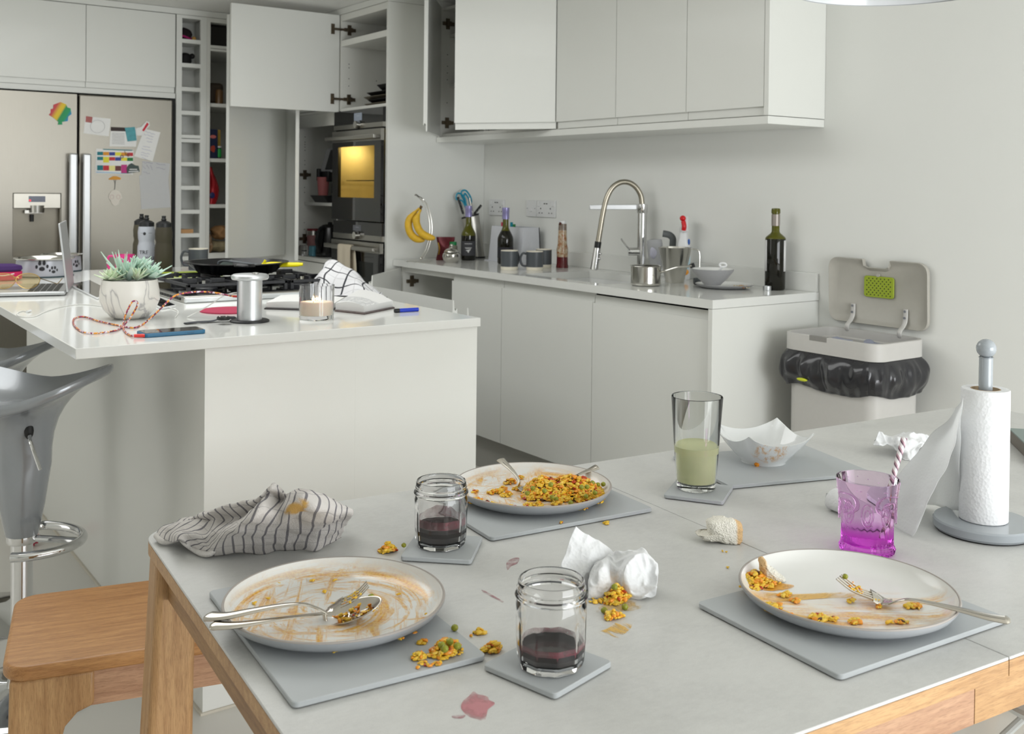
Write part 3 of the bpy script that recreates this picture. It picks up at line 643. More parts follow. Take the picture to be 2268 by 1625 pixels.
# wine rack column
U = thing('wine_rack', 'tall narrow white rack of square cubbyholes beside the fridge', 'wine rack', (1.88, YF, 0))
b = MB(); b.box((1.7955, YF, .0), (1.826, YF+.02, 2.214)); b.box((1.931, YF, .0), (1.9645, YF+.02, 2.214))
b.box((1.7955, YF+.02, .0), (1.803, YF+.20, 2.214)); b.box((1.957, YF+.02, .0), (1.9645, YF+.20, 2.214)); b.box((1.803, YF+.18, 0), (1.957, YF+.20, 2.214))
b.box((1.826, YF, 2.197), (1.931, YF+.18, 2.214)); b.box((1.826, YF, 0), (1.931, YF+.18, .735)); obj('frame', b, CAB, U, W=True, smooth=0)
for z in (2.072, 1.939, 1.807, 1.676, 1.392, 1.261, 1.128, .997, .869): obj('shelf', MB().box((1.8262, YF+.002, z-.011), (1.9308, YF+.178, z+.011)), CAB, U, W=True, smooth=0)
obj('shelf', MB().box((1.8262, YF+.001, 1.513), (1.9308, YF+.178, 1.532)).box((1.8262, YF+.003, 1.536), (1.9308, YF+.178, 1.554)), CAB, U, W=True, smooth=0)
T = thing('sun_hat', 'dark hat with pink band stuffed in the top cubbyhole', 'hat', (1.868, YF+.09, 2.0832))
obj('crown', MB().sphere((0, 0, .038), .036, (1, 1, .95), 3, jit=.25), P('dark_felt', S(40, 30, 34), .9), T); obj('band', MB().tube([(.036*math.cos(a)-.002, .036*math.sin(a), .018+.006*math.sin(2*a)) for a in [i*PI/6 for i in range(12)]], .006, closed=True), P('hot_pink_felt', S(190, 40, 120), .8), T)
tag(obj('cork', MB().sphere((0, 0, .012), .012, sub=3), P('amber_wood', S(210, 160, 80), .5), loc=(1.908, YF+.05, 2.1252-.042)), 'amber round stopper beside the hat in the top cubbyhole', 'stopper')
tag(obj('bottle_neck', MB().lathe([(0, 0), (.030, 0), (.036, .02), (.034, .05), (.022, .062), (.012, .066), (0, .067)], 20, axis=Vector((0, -.0, 1))).sphere((.036, -.01, .05), .016, sub=2), P('black_felt', S(16, 14, 16), .7), loc=(1.872, YF+.09, 1.9502)), 'black lumpy pouch in the second cubbyhole down', 'pouch')
tag(obj('wooden_box', MB().box((-.036, -.03, 0), (.036, .03, .022)), P('bamboo', S(196, 150, 100), .5), loc=(1.866, YF+.05, 1.0082), bevel=.001), 'small bamboo box low in the cubbyhole rack', 'box')
bpy.data.objects['bottle_neck'].name = 'pouch'

# pantry
U = thing('pantry_cabinet', 'tall white pantry full of packets with its door half open', 'cabinet', (2.19, YF, 0))
x0, x1 = 1.9655, 2.4205
b = MB(); b.box((x0, YF, .0), (1.985, YF+.56, 2.214)); b.box((2.402, YF, 0), (x1, YF+.56, 2.214)); b.box((1.985, YF+.54, .0), (2.402, YF+.56, 2.214)); b.box((1.985, YF, 2.190), (2.402, YF+.54, 2.214)); b.box((1.985, YF, .845), (2.402, YF+.54, .895))
b.box((1.985, YF, 2.030), (2.402, YF+.54, 2.042)).box((1.985, YF+.002, 2.045), (2.402, YF+.54, 2.062))
obj('carcass', b, CABIN, U, W=True, smooth=0)
for z in (1.729, 1.419, 1.160): obj('shelf', MB().box((1.9855, YF+.012, z-.011), (2.4015, YF+.538, z+.009)), CABIN, U, W=True, smooth=0)
obj('lower_door', MB().box((x0, YF-.019, .12), (x1, YF-.001, .842)), CAB, U, W=True, smooth=0)
jdoor('door', U, (2.418, YF-.004), (-.468, -.30), (-.30, .468), .53, .875, 2.195, None)
def pk(name, x, y, z, dx, dy, dz, rgb, lab, cat_, rz=0, bev=.004, var=.25, rough=.5):
    return tag(obj(name, MB().box((-dx/2, -dy/2, 0), (dx/2, dy/2, dz)), P(name+'_mat', S(*rgb), rough, bscale=30, var=var), loc=(x, y, z), bevel=bev), lab, cat_)
o = pk('storage_box', 2.075, YF+.16, 2.0625, .16, .22, .115, (30, 26, 24), 'black box on the top pantry shelf', 'box')
pk('storage_tin', 2.04, YF+.10, 1.7385, .09, .1, .12, (58, 46, 34), 'dark brown bag on the upper pantry shelf', 'bag', bev=.02)
tag(obj('spice_jar', MB().lathe([(0, 0), (.022, 0), (.022, .07), (.016, .08), (0, .08)], 18), P('amber_jar', S(96, 70, 40), .3), loc=(2.05, YF+.035, 1.7385)), 'brown spice jar at the front of the upper pantry shelf', 'jar')
T = thing('pasta_box', 'navy blue pasta box with a red oval on the pantry shelf', 'box', (2.012, YF+.06, 1.4285))
obj('carton', MB().box((-.0245, -.035, 0), (.0275, .035, .165)), P('navy_card', S(26, 34, 66), .4), T, bevel=.002)
obj('emblem', MB().sphere((0, -.0356, .122), .018, (1, .03, .55), 3), P('coral_print', S(206, 110, 104), .5), T)
obj('picture', MB().sphere((0, -.0356, .055), .014, (1, .03, 1.3), 2, jit=.6), P('tomato_print', S(170, 60, 40), .5), T)
T = thing('spice_tub', 'small tub with green label beside the navy pasta box', 'tub', (2.052, YF+.04, 1.4285))
obj('jar', MB().lathe([(0, 0), (.0135, 0), (.0135, .062), (0, .062)], 20), P('dark_tub', S(30, 38, 30), .4), T); obj('lid', MB().lathe([(.0145, .062), (.0145, .07), (0, .071)], 20), LABELW, T); obj('label', MB().lathe([(.0139, .008), (.0139, .055)], 20), P('green_label', S(20, 150, 60), .4), T)
pk('mustard_packet', 2.058, YF+.09, 1.4285, .026, .05, .165, (196, 160, 70), 'yellow and white carton behind the green-labelled tub', 'packet')
T = thing('crisp_bag', 'shiny red snack bag slumped on the middle pantry shelf', 'bag', (2.015, YF+.07, 1.1695))
b = MB(); rows = []
for i in range(9):
    z = i/8; rows.append([Vector((.03*math.cos(a)*(1-.25*z+.22*math.sin(5*z)), .03*math.sin(a), .21*z))+Vector((.016*math.sin(4*z), 0, 0)) for a in [k*PI/8 for k in range(16)]])
for r in rows:
    for p in r: p += Vector((noise.noise(p*60), noise.noise(p*60+Vector((5, 0, 0))), 0))*.006
b.ring(rows, close_v=True, cap=True); obj('bag', b, P('red_foil', S(176, 30, 40), .25, .3, bscale=20, var=.5), T); obj('label', MB().sphere((0, -.031, .05), .015, (1, .25, 1.2), 2), P('blue_foil', S(40, 50, 110), .35), T)
tag(obj('bread_loaf', MB().sphere((0, 0, .045), .055, (1, 1, .8), 3, jit=.35), P('brown_crust', S(150, 112, 72), .8, bscale=12, var=.3), loc=(2.075, YF+.07, .963)), 'brown loaf on top of the bag in the bottom of the pantry', 'bread')
tag(obj('flour_bag', MB().sphere((0, 0, .034), .06, (1.1, 1.1, .56), 3, jit=.3), P('striped_bag', S(150, 138, 108), .6, bscale=25, var=.4), loc=(2.06, YF+.09, .8955)), 'pale soft bag lying at the bottom of the pantry', 'bag')
tag(obj('plastic_wrap', MB().sphere((0, 0, .05), .03, (.7, .8, 1.6), 3, jit=.5), P('crinkled_plastic', S(150, 120, 90), .15, bscale=20, var=.3), loc=(1.995, YF+.04, .8965)), 'crinkled clear bag at the left of the bottom pantry shelf', 'bag')

# fridge
YR = 5.66
BR = P('brushed_steel_door', S(150, 146, 137), .38, 1, bscale=10, stretch=(40, 1, 1), var=.05)
T = thing('fridge_freezer', 'large brushed steel double-door fridge with papers stuck on it', 'fridge', (1.26, YR, 0))
obj('body', MB().box((.765, YR+.055, .02), (1.755, YR+.6, 1.73)), BLACKGAP, T, W=True, smooth=0)
dr = obj('door', MB().box((1.279, YR, .05), (1.760, YR+.052, 1.738)), BR, T, W=True, bevel=.006)
px0, px1, pz0, pz1 = .967, 1.195, .898, 1.228
b = MB()
for a, c in (((.762, .05), (px0, 1.738)), ((px1, .05), (1.268, 1.738)), ((px0, .05), (px1, pz0)), ((px0, pz1), (px1, 1.738))): b.box((a[0], YR, a[1]), (c[0], YR+.052, c[1]))
dl = obj('door', b, BR, T, W=True, smooth=0)
for nm, d, x0, x1 in (('handle', dl, 1.222, 1.262), ('handle', dr, 1.288, 1.328)):
    b = MB(); b.box((x0, YR-.058, .5), (x1, YR-.035, 1.432)); b.box((x0+.004, YR-.04, .52), (x1-.004, YR-.0005, .56)); b.box((x0+.004, YR-.04, 1.385), (x1-.004, YR-.0005, 1.425)); obj(nm, b, ALU, d, W=True, bevel=.008)
b = MB(); b.box((px0+.002, YR+.051, pz0), (px1-.002, YR+.0535, pz1-.08)); b.box((px0+.002, YR+.004, pz0), (px0+.006, YR+.051, 1.148)); b.box((px1-.006, YR+.004, pz0), (px1-.002, YR+.051, 1.148)); b.box((px0, YR+.002, pz0), (px1, YR+.051, pz0+.01)); disp = obj('water_dispenser', b, P('dispenser_recess', S(140, 135, 124), .42, .9), dl, W=True, smooth=0)
obj('dispenser_panel', MB().box((px0+.003, YR-.003, 1.15), (px1-.003, YR+.05, 1.226)), P('silver_plastic', S(206, 202, 192), .35, .5), dl, W=True, bevel=.003)
obj('dispenser_screen', MB().box((1.04, YR-.004, 1.182), (1.118, YR-.0032, 1.212)), P('screen_dark', S(52, 60, 84), .2), dl, W=True, smooth=0)
obj('screen_light', MB().cyl((1.046, YR-.0042, 1.190), (1.046, YR-.005, 1.190), .005, seg=12), P('red_led', S(230, 60, 80), .4, emis=S(255, 60, 80), es=.8), dl, W=True)
obj('dispenser_nozzle', MB().cyl((1.08, YR+.015, 1.165), (1.08, YR+.015, 1.128), .038, .036, 24).box((1.025, YR+.01, 1.125), (1.105, YR+.05, 1.14)), SATIN, dl, W=True)
obj('dispenser_lever', MB().cyl((1.063, YR+.035, 1.118), (1.063, YR+.035, 1.082), .009, .009, 16), BLKPL, dl, W=True)

# things stuck on the fridge: each is a flat sheet or magnet at its own place
def wallq(pxs, Y=YR, t=.0015, off=.0):
    return [Vector((q.x, Y-off, q.z)) for q in [onY(x, y, Y) for x, y in pxs]]
def sheet(name, pxs, mat, lab, cat_, off=0, t=.0012):
    p = wallq(pxs, off=off+.0002); b = MB().prism(p, (0, -t, 0)); return tag(obj(name, b, mat, W=True, smooth=0), lab, cat_)
def magnet_parts(root, name, pxs, mat, off, t=.0005):
    p = wallq(pxs, off=off); Mi = Matrix.Translation(root.location).inverted(); b = MB().prism(p, (0, -t, 0)); bmesh.ops.transform(b.bm, matrix=Mi, verts=b.bm.verts); return obj(name, b, mat, root, smooth=0)
leaf = [(134, 226), (146, 231), (149, 238), (156, 240), (158, 253), (151, 258), (150, 268), (137, 270), (138, 276), (128, 276), (129, 270), (120, 262), (108, 254), (112, 250), (112, 242), (118, 240), (118, 232)]
m, n, l, bs = new('rainbow_print'); sp = n.new('ShaderNodeSeparateXYZ'); l.new(objco(n), sp.inputs[0]); v_ = mth(n, l, 'ADD', mth(n, l, 'MULTIPLY', mth(n, l, 'SUBTRACT', sp.outputs[0], mth(n, l, 'MULTIPLY', sp.outputs[2], .55)), 7), .78)
l.new(ramp(n, l, v_, [(.28, S(196, 60, 70)), (.45, S(222, 190, 30)), (.55, S(222, 190, 30)), (.62, S(20, 140, 80)), (.8, S(10, 150, 90)), (.95, S(20, 120, 200))]).outputs[0], bs.inputs['Base Color']); RAIN = m
sheet('leaf_magnet', leaf, RAIN, 'rainbow leaf-shaped magnet on the left fridge door', 'magnet', t=.004)
T = sheet('note_card', [(189, 257), (245, 263), (241, 302), (185, 295)], PAPER, 'white card with a faint grey drawing, top left of the right fridge door', 'note')
magnet_parts(T, 'red_corner', [(190, 257), (205, 259), (203, 272), (189, 270)], P('brick_red_print', S(170, 100, 96), .6), .0018)
b = MB(); cc = [onY(216+16*math.cos(a), 280+14*math.sin(a), YR-.0022) for a in [i*PI/8 for i in range(16)]]; b.tube(cc, .0006, 4, closed=True, k=2)
bmesh.ops.transform(b.bm, matrix=Matrix.Translation(-T.location), verts=b.bm.verts); obj('drawing', b, PRINTG, T)
T = sheet('appointment_card', [(245, 281), (305, 284), (301, 325), (242, 324)], PAPER, 'white leaflet with a dark header under the teal magnet', 'leaflet', off=.0003)
magnet_parts(T, 'header', [(245, 281), (288, 283), (287, 291), (245, 290)], P('header_dark', S(52, 40, 38), .6), .0020)
b = MB()
for i in range(8):
    a = onY(248, 295+i*3.3, YR-.0019); c = onY(276, 296+i*3.3, YR-.0019); b.prism([a, c, c+Vector((0, 0, .0016)), a+Vector((0, 0, .0016))], (0, -.0003, 0))
bmesh.ops.transform(b.bm, matrix=Matrix.Translation(-T.location), verts=b.bm.verts); obj('printed_lines', b, PRINTG, T, smooth=0)
sheet('teal_magnet', [(276, 283), (298, 281), (302, 311), (282, 313)], P('teal_magnet', S(70, 150, 160), .4, bscale=50, var=.4), 'teal rectangular magnet beside the loyalty tag on the fridge', 'magnet', off=.002, t=.004)
sheet('key_tag', [(303, 283), (312, 281), (324, 268), (330, 271), (331, 278), (318, 293), (313, 300), (304, 300), (300, 293)], PAPER, 'white tag with red lettering above the handwritten list', 'tag', off=.003, t=.002)
T = bpy.data.objects['key_tag']; magnet_parts(T, 'lettering', [(314, 289), (325, 271), (329, 275), (318, 291)], P('red_print', S(200, 40, 60), .6), .0054)
def scrib(T, rows_, mat, off, th=.0013):
    b = MB(); 
    for (xa, ya, xb, yb) in rows_:
        n_ = max(4, int(abs(xb-xa)/2)); pts = []
        for i in range(n_+1):
            u = i/n_; pts.append(onY(xa+(xb-xa)*u, ya+(yb-ya)*u+random.uniform(-1.6, 1.6), YR-off))
        b.tube(pts, th/2, 4, smooth=False)
    bmesh.ops.transform(b.bm, matrix=Matrix.Translation(-T.location), verts=b.bm.verts); obj('handwriting', b, mat, T)
T = sheet('handwritten_list', [(319, 285), (355, 293), (338, 357), (297, 346)], PAPER, 'tilted white list in blue ink near the right fridge edge', 'note', off=.0005)
scrib(T, [(322, 292, 343, 297), (320, 298, 340, 303), (323, 306, 338, 309), (325, 313, 337, 315), (316, 323, 332, 327), (314, 329, 336, 334), (312, 337, 331, 341), (312, 343, 328, 347), (314, 349, 326, 352)], PRINTB, .0019)
T = sheet('meal_planner', [(213, 329), (296, 333), (294, 386), (210, 384)], PAPER, 'colour-blocked weekly planner sheet on the right fridge door', 'planner')
cols = {'t': (30, 120, 130), 'o': (222, 150, 50), 'b': (60, 70, 150), 'y': (232, 222, 70), 'r': (196, 50, 60), 'g': (40, 120, 60), 'p': (190, 60, 130), 'l': (236, 228, 150), 'n': (110, 60, 60)}
pm = {k: P('planner_'+k, S(*v), .6) for k, v in cols.items()}
for r_, (yy, hh, s_) in enumerate(((336, 7.5, 'tobyor'), (347, 7.5, 'tyrbyg'), (366, 11, 'trlnp'))):
    for i, ch in enumerate(s_):
        X = 215+i*13.3; e = 5 if (r_ == 1 and i == 1) or (r_ == 2 and i == 4) else 0; magnet_parts(T, 'colour_block', [(X, yy-(3 if r_ == 2 and i == 4 else 0)+i*.4), (X+13, yy-(3 if r_ == 2 and i == 4 else 0)+i*.4), (X+13, yy+hh+e+i*.4), (X, yy+hh+e+i*.4)], pm[ch], .0016)
magnet_parts(T, 'header_strip', [(228, 329.5), (293, 332), (293, 334), (228, 331.5)], pm['t'], .0016); magnet_parts(T, 'footer_strip', [(213, 380), (280, 383), (280, 384.5), (213, 382)], P('sky_print', S(150, 190, 220), .6), .0016)
T = thing('clip_magnet', 'grey wire spectacles-shaped magnet on the colour planner', 'magnet', onY(277, 343, YR-.004)); b = MB()
for x, y in ((270, 347), (284, 343)):
    c = onY(x, y, YR-.005)-T.location; b.tube([c+Vector((.007*math.cos(a), 0, .007*math.sin(a))) for a in [i*PI/5 for i in range(10)]], .0018, 6, closed=True, k=3)
b.tube([onY(276, 334, YR-.005)-T.location, onY(279, 344, YR-.005)-T.location], .0015, 6); obj('wire', b, HINGEM, T)
T = sheet('black_magnet', [(280, 372), (284, 365), (291, 361), (299, 366), (306, 367), (309, 380), (281, 384)], P('slate_magnet', S(60, 74, 72), .5), 'dark green arched magnet over the planner corner', 'magnet', off=.0022, t=.004)
magnet_parts(T, 'lettering', [(286, 374), (303, 374), (303, 376), (286, 376)], LABELW, .0064); magnet_parts(T, 'lettering', [(284, 379), (306, 378), (306, 380), (284, 381)], LABELW, .0064)
T = sheet('long_note', [(315, 356), (376, 362), (373, 400), (378, 459), (313, 463), (308, 388), (313, 387)], P('grey_paper', S(196, 197, 198), .8), 'long pale grey note with purple writing near the fridge edge', 'note', off=.0)
scrib(T, [(315, 359, 338, 362), (346, 363, 366, 365), (316, 366, 322, 374), (325, 366, 330, 375), (346, 372, 366, 375), (317, 381, 332, 384), (333, 367, 337, 375)], P('purple_ink', S(84, 66, 130), .6), .0016)
T = thing('hanging_ornament', 'small white skull ornament hanging from a gold magnet', 'ornament', onY(254, 392, YR-.002))
def rel(x, y, o): return onY(x, y, YR-o)-T.location
b = MB(); b.prism([rel(240, 396, .001), rel(250, 390, .001), rel(258, 390, .001), rel(268, 394, .001), (rel(266, 398, .001)), rel(242, 398, .001)], (0, -.004, 0)); obj('gold_magnet', b, P('gold_brown', S(186, 130, 40), .4, .3), T)
obj('cord', MB().tube([rel(252, 397, .004), rel(255, 408, .004), rel(254, 420, .004)], .0012, 5).tube([rel(257, 397, .004), rel(255, 408, .004), rel(254, 420, .004)], .0012, 5), P('grey_cord', S(110, 110, 106), .8), T)
b = MB(); b.prism([rel(255+q*math.cos(a), 438+18*math.sin(a), .001) for a, q in [(i*PI/10, 15 if math.sin(i*PI/10) < .3 else 11) for i in range(20)]], (0, -.004, 0)); sk = obj('skull', b, P('white_clay', S(222, 216, 206), .6), T)
b = MB()
for x in (248, 262): b.tube([rel(x+4*math.cos(a), 436+4.5*math.sin(a), .0055) for a in [i*PI/4 for i in range(8)]], .0007, 4, closed=True, k=2)
obj('painted_eyes', b, P('dusty_rose', S(190, 150, 150), .6), T)

# ---------------------------------------------------------------- sockets on the tiled wall
def socket(ya, yb, za, zb, kind, lab):
    T = thing('wall_socket' if kind == 'double' else 'wall_switch', lab, 'socket' if kind == 'double' else 'switch', (XW, (ya+yb)/2, za), group='white plates on the wall above the worktop')
    obj('plate', MB().box((XW-.009, ya, za), (XW-.0005, yb, zb)), WHITEPL, T, W=True, bevel=.002)
    y = lambda u: ya+(yb-ya)*u; zz = lambda u: za+(zb-za)*u
    if kind == 'double':
        for u in (.87, .13): obj('rocker', MB().prism([(XW-.0092, y(u)-.008, zz(.66)), (XW-.015, y(u)-.008, zz(.66)), (XW-.0105, y(u)-.008, zz(.92)), (XW-.0092, y(u)-.008, zz(.92))], (0, .016, 0)), WHITEPL, T, W=True, smooth=0)
        b = MB()
        for u in (.76, .24):
            b.box((XW-.0096, y(u)-.003, zz(.47)), (XW-.0091, y(u)+.003, zz(.56)))
            for s in (-.011, .011): b.box((XW-.0096, y(u)+s-.0035, zz(.22)), (XW-.0091, y(u)+s+.0035, zz(.28)))
        for s in (-.009, .009): b.box((XW-.0096, y(.5)+s-.006, zz(.78)), (XW-.0091, y(.5)+s+.006, zz(.84)))
        obj('slots', b, PRINTD, T, W=True, smooth=0)
    else:
        obj('rocker', MB().prism([(XW-.0092, y(.5)-.008, zz(.34)), (XW-.017, y(.5)-.008, zz(.34)), (XW-.0105, y(.5)-.008, zz(.64)), (XW-.0092, y(.5)-.008, zz(.64))], (0, .016, 0)), WHITEPL, T, W=True, smooth=0)
        obj('screws', MB().cyl((XW-.0091, y(.12), zz(.5)), (XW-.0098, y(.12), zz(.5)), .0025, seg=8).cyl((XW-.0091, y(.88), zz(.5)), (XW-.0098, y(.88), zz(.5)), .0025, seg=8), PRINTG, T, W=True)
socket(4.424, 4.564, 1.134, 1.218, 'double', 'double wall socket behind the two dark bottles, near the corner')
socket(4.143, 4.228, 1.136, 1.219, 'switch', 'single switch plate just left of the second double socket')
socket(3.990, 4.141, 1.136, 1.219, 'double', 'double wall socket above the sauce bottle')

# ================================================================ ISLAND
IX0, IX1, IY0, IY1 = .543, 1.623, 2.424, 4.62
T = thing('island_cabinet', 'white kitchen island body with tall plain end panels', 'island', (.84, 2.441, 0))
obj('end_panel', MB().box((.84, 2.441, .0), (1.2405, 2.459, .8845)).box((1.2407, 2.4412, 0), (1.6225, 2.459, .8845)), CAB, T, W=True, smooth=0)
obj('side_panel', MB().box((.841, 2.4595, 0), (.86, IY1-.02, .8845)), CAB, T, W=True, smooth=0)
obj('far_panel', MB().box((.8605, IY1-.04, 0), (1.6, IY1-.02, .8845)), CAB, T, W=True, smooth=0)
b = MB()
b.box((.8605, 2.46, .1), (1.58, 2.478, .88)); b.box((.8605, 2.478, .1), (1.58, IY1-.041, .12)); b.box((1.05, 2.478, .12), (1.06, IY1-.041, .88)); b.box((1.06, 3.08, .12), (1.58, 3.10, .88))
obj('carcass', b, CABIN, T, W=True, smooth=0)
obj('sealant_bead', MB().box((.834, 2.436, 0), (1.62, 2.4405, .006)).box((.834, 2.4405, 0), (.8405, IY1-.02, .006)), P('old_sealant', S(206, 200, 186), .7), T, W=True, smooth=0)
jdoor('door', T, (1.626, 2.462), (.60, .93), (.93, -.60), .55, .12, .872, 'top')
sc_ = mk_stain('scuff_marks', S(120, 112, 102), streak=(1, 1, .25), dens=.66, scale=22, soft=.05)
tag(obj('island_worktop', MB().box((IX0, IY0, .8855), (IX1, IY1, .91)), QUARTZ, W=True, bevel=.0015), 'white glossy island worktop overhanging the bar stools', 'worktop')
T = thing('drawer_unit', 'wide white drawer pulled open on the far side of the island', 'drawer', (1.9, 3.5, .3))
dx = 2.0
pr = [Vector((dx-t, 3.14, z)) for t, z in jprof(.55, .872, 'top')]; obj('drawer_front', MB().prism(pr, (0, .88, 0)), CAB, T, W=True, smooth=0)
obj('drawer_box', MB().box((1.60, 3.17, .58), (dx-.0195, 3.185, .74)).box((1.60, 3.975, .58), (dx-.0195, 3.99, .74)).box((1.60, 3.185, .58), (dx-.0195, 3.975, .595)), P('drawer_grey', S(170, 170, 168), .4), T, W=True, smooth=0)
obj('runner', MB().box((1.585, 3.155, .6), (dx-.04, 3.169, .63)), SATIN, T, W=True, smooth=0)

# ---------------------------------------------------------------- bar stools
def make_stool():
    T = thing('bar_stool', '', 'stool', (0, 0, 0))
    b = MB(); seg = 56; rows = []
    def rim(a):
        c, s = math.cos(a), math.sin(a); k = 1/((abs(c)**3+abs(s)**3)**(1/3))
        return Vector((.200*c*k, .160*s*k, .756+.064*min(1, abs(c)*k)**1.6+(.012 if s > 0 else 0)*s*s))
    for f in (0.0, .25, .5, .72, .88, .97):           # inside of the saddle
        row = []
        for k in range(seg):
            a = 2*PI*k/seg; p = rim(a); z0 = .735; ff = f**2.2; row.append(Vector((p.x*max(f, .02), p.y*max(f, .02), z0+(p.z-z0)*ff)))
        rows.append(row)
    for f, dz in ((1.0, 0), (1.014, -.004), (1.018, -.011), (1.010, -.019), (.985, -.025)): rows.append([Vector((rim(2*PI*k/seg).x*f, rim(2*PI*k/seg).y*f, rim(2*PI*k/seg).z+dz)) for k in range(seg)])
    for t in (.04, .08, .13, .19, .26, .34, .43, .55, .7, .85, 1.0):       # underside flowing into the stem
        row = []
        for k in range(seg):
            a = 2*PI*k/seg; p = rim(a); c = Vector((.068*math.cos(a), .064*math.sin(a), .58)); q = Vector((p.x*.97, p.y*.97, p.z-.027))
            u_ = (1-t)**2.6; zt_ = t**1.25; h = Vector((q.x*u_+c.x*(1-u_), q.y*u_+c.y*(1-u_), q.z*(1-zt_)+c.z*zt_)); row.append(h)
        rows.append(row)
    for r, z in ((.0615, .54), (.053, .48), (.047, .45), (.041, .42), (.038, .405), (.0, .405)): rows.append([Vector((max(r, .001)*math.cos(2*PI*k/seg), max(r, .001)*math.sin(2*PI*k/seg), z)) for k in range(seg)])
    b.ring(rows, close_v=True, cap=True); obj('seat_shell', b, STOOLM, T, smooth=50)
    obj('collar', MB().lathe([(0, .385), (.034, .385), (.036, .389), (.036, .404), (0, .404)], 32), CHROME, T)
    obj('pole', MB().lathe([(.0255, .02), (.0255, .385)], 32), CHROME, T)
    obj('base_disc', MB().lathe([(0, 0), (.186, 0), (.19, .004), (.17, .011), (.08, .02), (.034, .032), (.03, .05), (0, .05)], 64), CHROME, T)
    pts = [Vector((.125*math.cos(a)*1.15, .12*math.sin(a), .388)) for a in [(-70+i*14)*PI/180 for i in range(11)]]
    fr = obj('footrest', MB().tube([Vector((.03, -.115, .388))]+pts+[Vector((-.0, .12, .388)), Vector((-.03, .085, .388))], .0115, 14, k=4).tube([(.03, 0, .395), (.138, 0, .39)], .0085, 10, smooth=False), CHROME, T)
    obj('height_lever', MB().tube([(.050, -.068, .672), (.066, -.098, .66), (.094, -.108, .595)], .0042, 8), CHROME, T)
    obj('lever_slot', MB().sphere((.048, -.068, .678), .014, (.8, .8, 1.5), 2), BLACKGAP, T)
    return T
st = make_stool(); g_ = 'silver grey swivel bar stools at the island'
st.location = (.50, 2.784, 0); st.rotation_euler.z = -.62; st['label'] = 'nearer silver grey bar stool with curved seat beside the oak bench'; st['group'] = g_
copy_tree(st, (.50, 3.345, 0), -.55, 'farther silver grey bar stool, mostly hidden behind the nearer one', g_)
T = thing('dog_toy', 'small spiky pink ball on the floor behind the bar stools', 'toy', at(72, 1208, .0)); b = MB().sphere((0, 0, .026), .022, sub=3)
for i in range(40):
    z = 1-2*(i+.5)/40; r = math.sqrt(1-z*z); a = i*2.4; d = Vector((r*math.cos(a), r*math.sin(a), z)); b.cyl(Vector((0, 0, .026))+d*.02, Vector((0, 0, .026))+d*.027, .003, .001, 6)
obj('ball', b, P('crimson_rubber', S(196, 40, 80), .5), T)

# ---------------------------------------------------------------- things on the island
ZI = .91
def I(x, y, z=ZI): return at(x, y, z)
# dog bowls
def bowl_dog(x, y, r, h, lab, prints):
    p = I(x, y); T = thing('dog_bowl', lab, 'bowl', p, facing(p), 'steel dog bowls with paw prints')
    obj('bowl', MB().lathe([(0, 0), (r*.93, 0), (r*.95, .004), (r*.9, h*.9)], 48), P('pearl_grey_enamel', S(178, 180, 188), .3, .2), T)
    obj('rubber_foot', MB().lathe([(r*.93, -.0), (r*.965, .0), (r*.965, .005), (r*.94, .006)], 48), P('dark_rubber', S(40, 60, 66), .6), T)
    obj('rim', MB().lathe([(r*.90, h*.88), (r*.99, h*.96), (r*1.0, h), (r*.93, h*1.01), (r*.86, h*.9), (r*.8, h*.35), (r*.6, h*.2), (0, h*.2)], 48), STEEL, T)
    for (ang, z, s) in prints:
        b = MB()
        def blob(da, dz, rr, sx, sz):
            a = ang+da/(r*.93); R_ = r*(.955-.05*z/h); q = Vector((R_*math.sin(a), -R_*math.cos(a), z+dz)); b.sphere(q, rr, (sx, .12, sz), 2, rot=Matrix.Rotation(a, 3, 'Z').to_quaternion().to_euler())
        blob(0, -s*.25, s*.42, 1, .8)
        for da, dz, t in ((-s*.75, s*.05, .2), (-s*.3, s*.6, .24), (s*.3, s*.62, .24), (s*.75, s*.12, .2)): blob(da, dz, s*t*1.15, .8, 1.25)
        obj('paw_print', b, PRINTD, T)
bowl_dog(98, 611, .112, .073, 'large steel dog bowl with black paw prints behind the laptop', [(-.08, .042, .026), (.32, .028, .018)])
bowl_dog(136, 600, .083, .072, 'smaller dog bowl sticking out behind the laptop screen', [(.85, .03, .02)])
# laptop
a = I(144, 655); c = I(159, 632); dr_ = (c-a); dr_.z = 0; L_ = .325; dr_.normalize(); bk = Vector((-dr_.y, dr_.x, 0))
T = thing('laptop', 'open silver laptop seen edge-on at the left of the island', 'laptop', a, math.atan2(dr_.y, dr_.x))
obj('base', MB().box((-.0, 0, .003), (L_, .225, .014)), ALU, T, bevel=.003); b = MB()
for i in range(13):
    for j in range(5): b.box((.03+i*.0205, .022+j*.019, .0141), (.03+i*.0205+.018, .022+j*.019+.0165, .0152))
obj('keyboard', b, BLKPL, T, smooth=0, bevel=.0006); obj('trackpad', MB().box((.11, .14, .0141), (.215, .21, .0146)), SATIN, T, smooth=0)
lid = [(0, -.004, .012), (L_, -.004, .012), (L_, .022, .236), (0, .022, .236)]
obj('screen_lid', MB().prism(lid, (0, -.006, .0005)), ALU, T, bevel=.002); obj('screen', MB().prism([(.008, -.003, .02), (L_-.008, -.003, .02), (L_-.008, .0205, .228), (.008, .0205, .228)], (0, .0008, 0)), BLKGLASS, T, smooth=0)
for x in (.02, L_-.02):
    for y in (.02, .2): obj('foot', MB().cyl((x, y, 0), (x, y, .003), .006, seg=12), BLKPL, T)
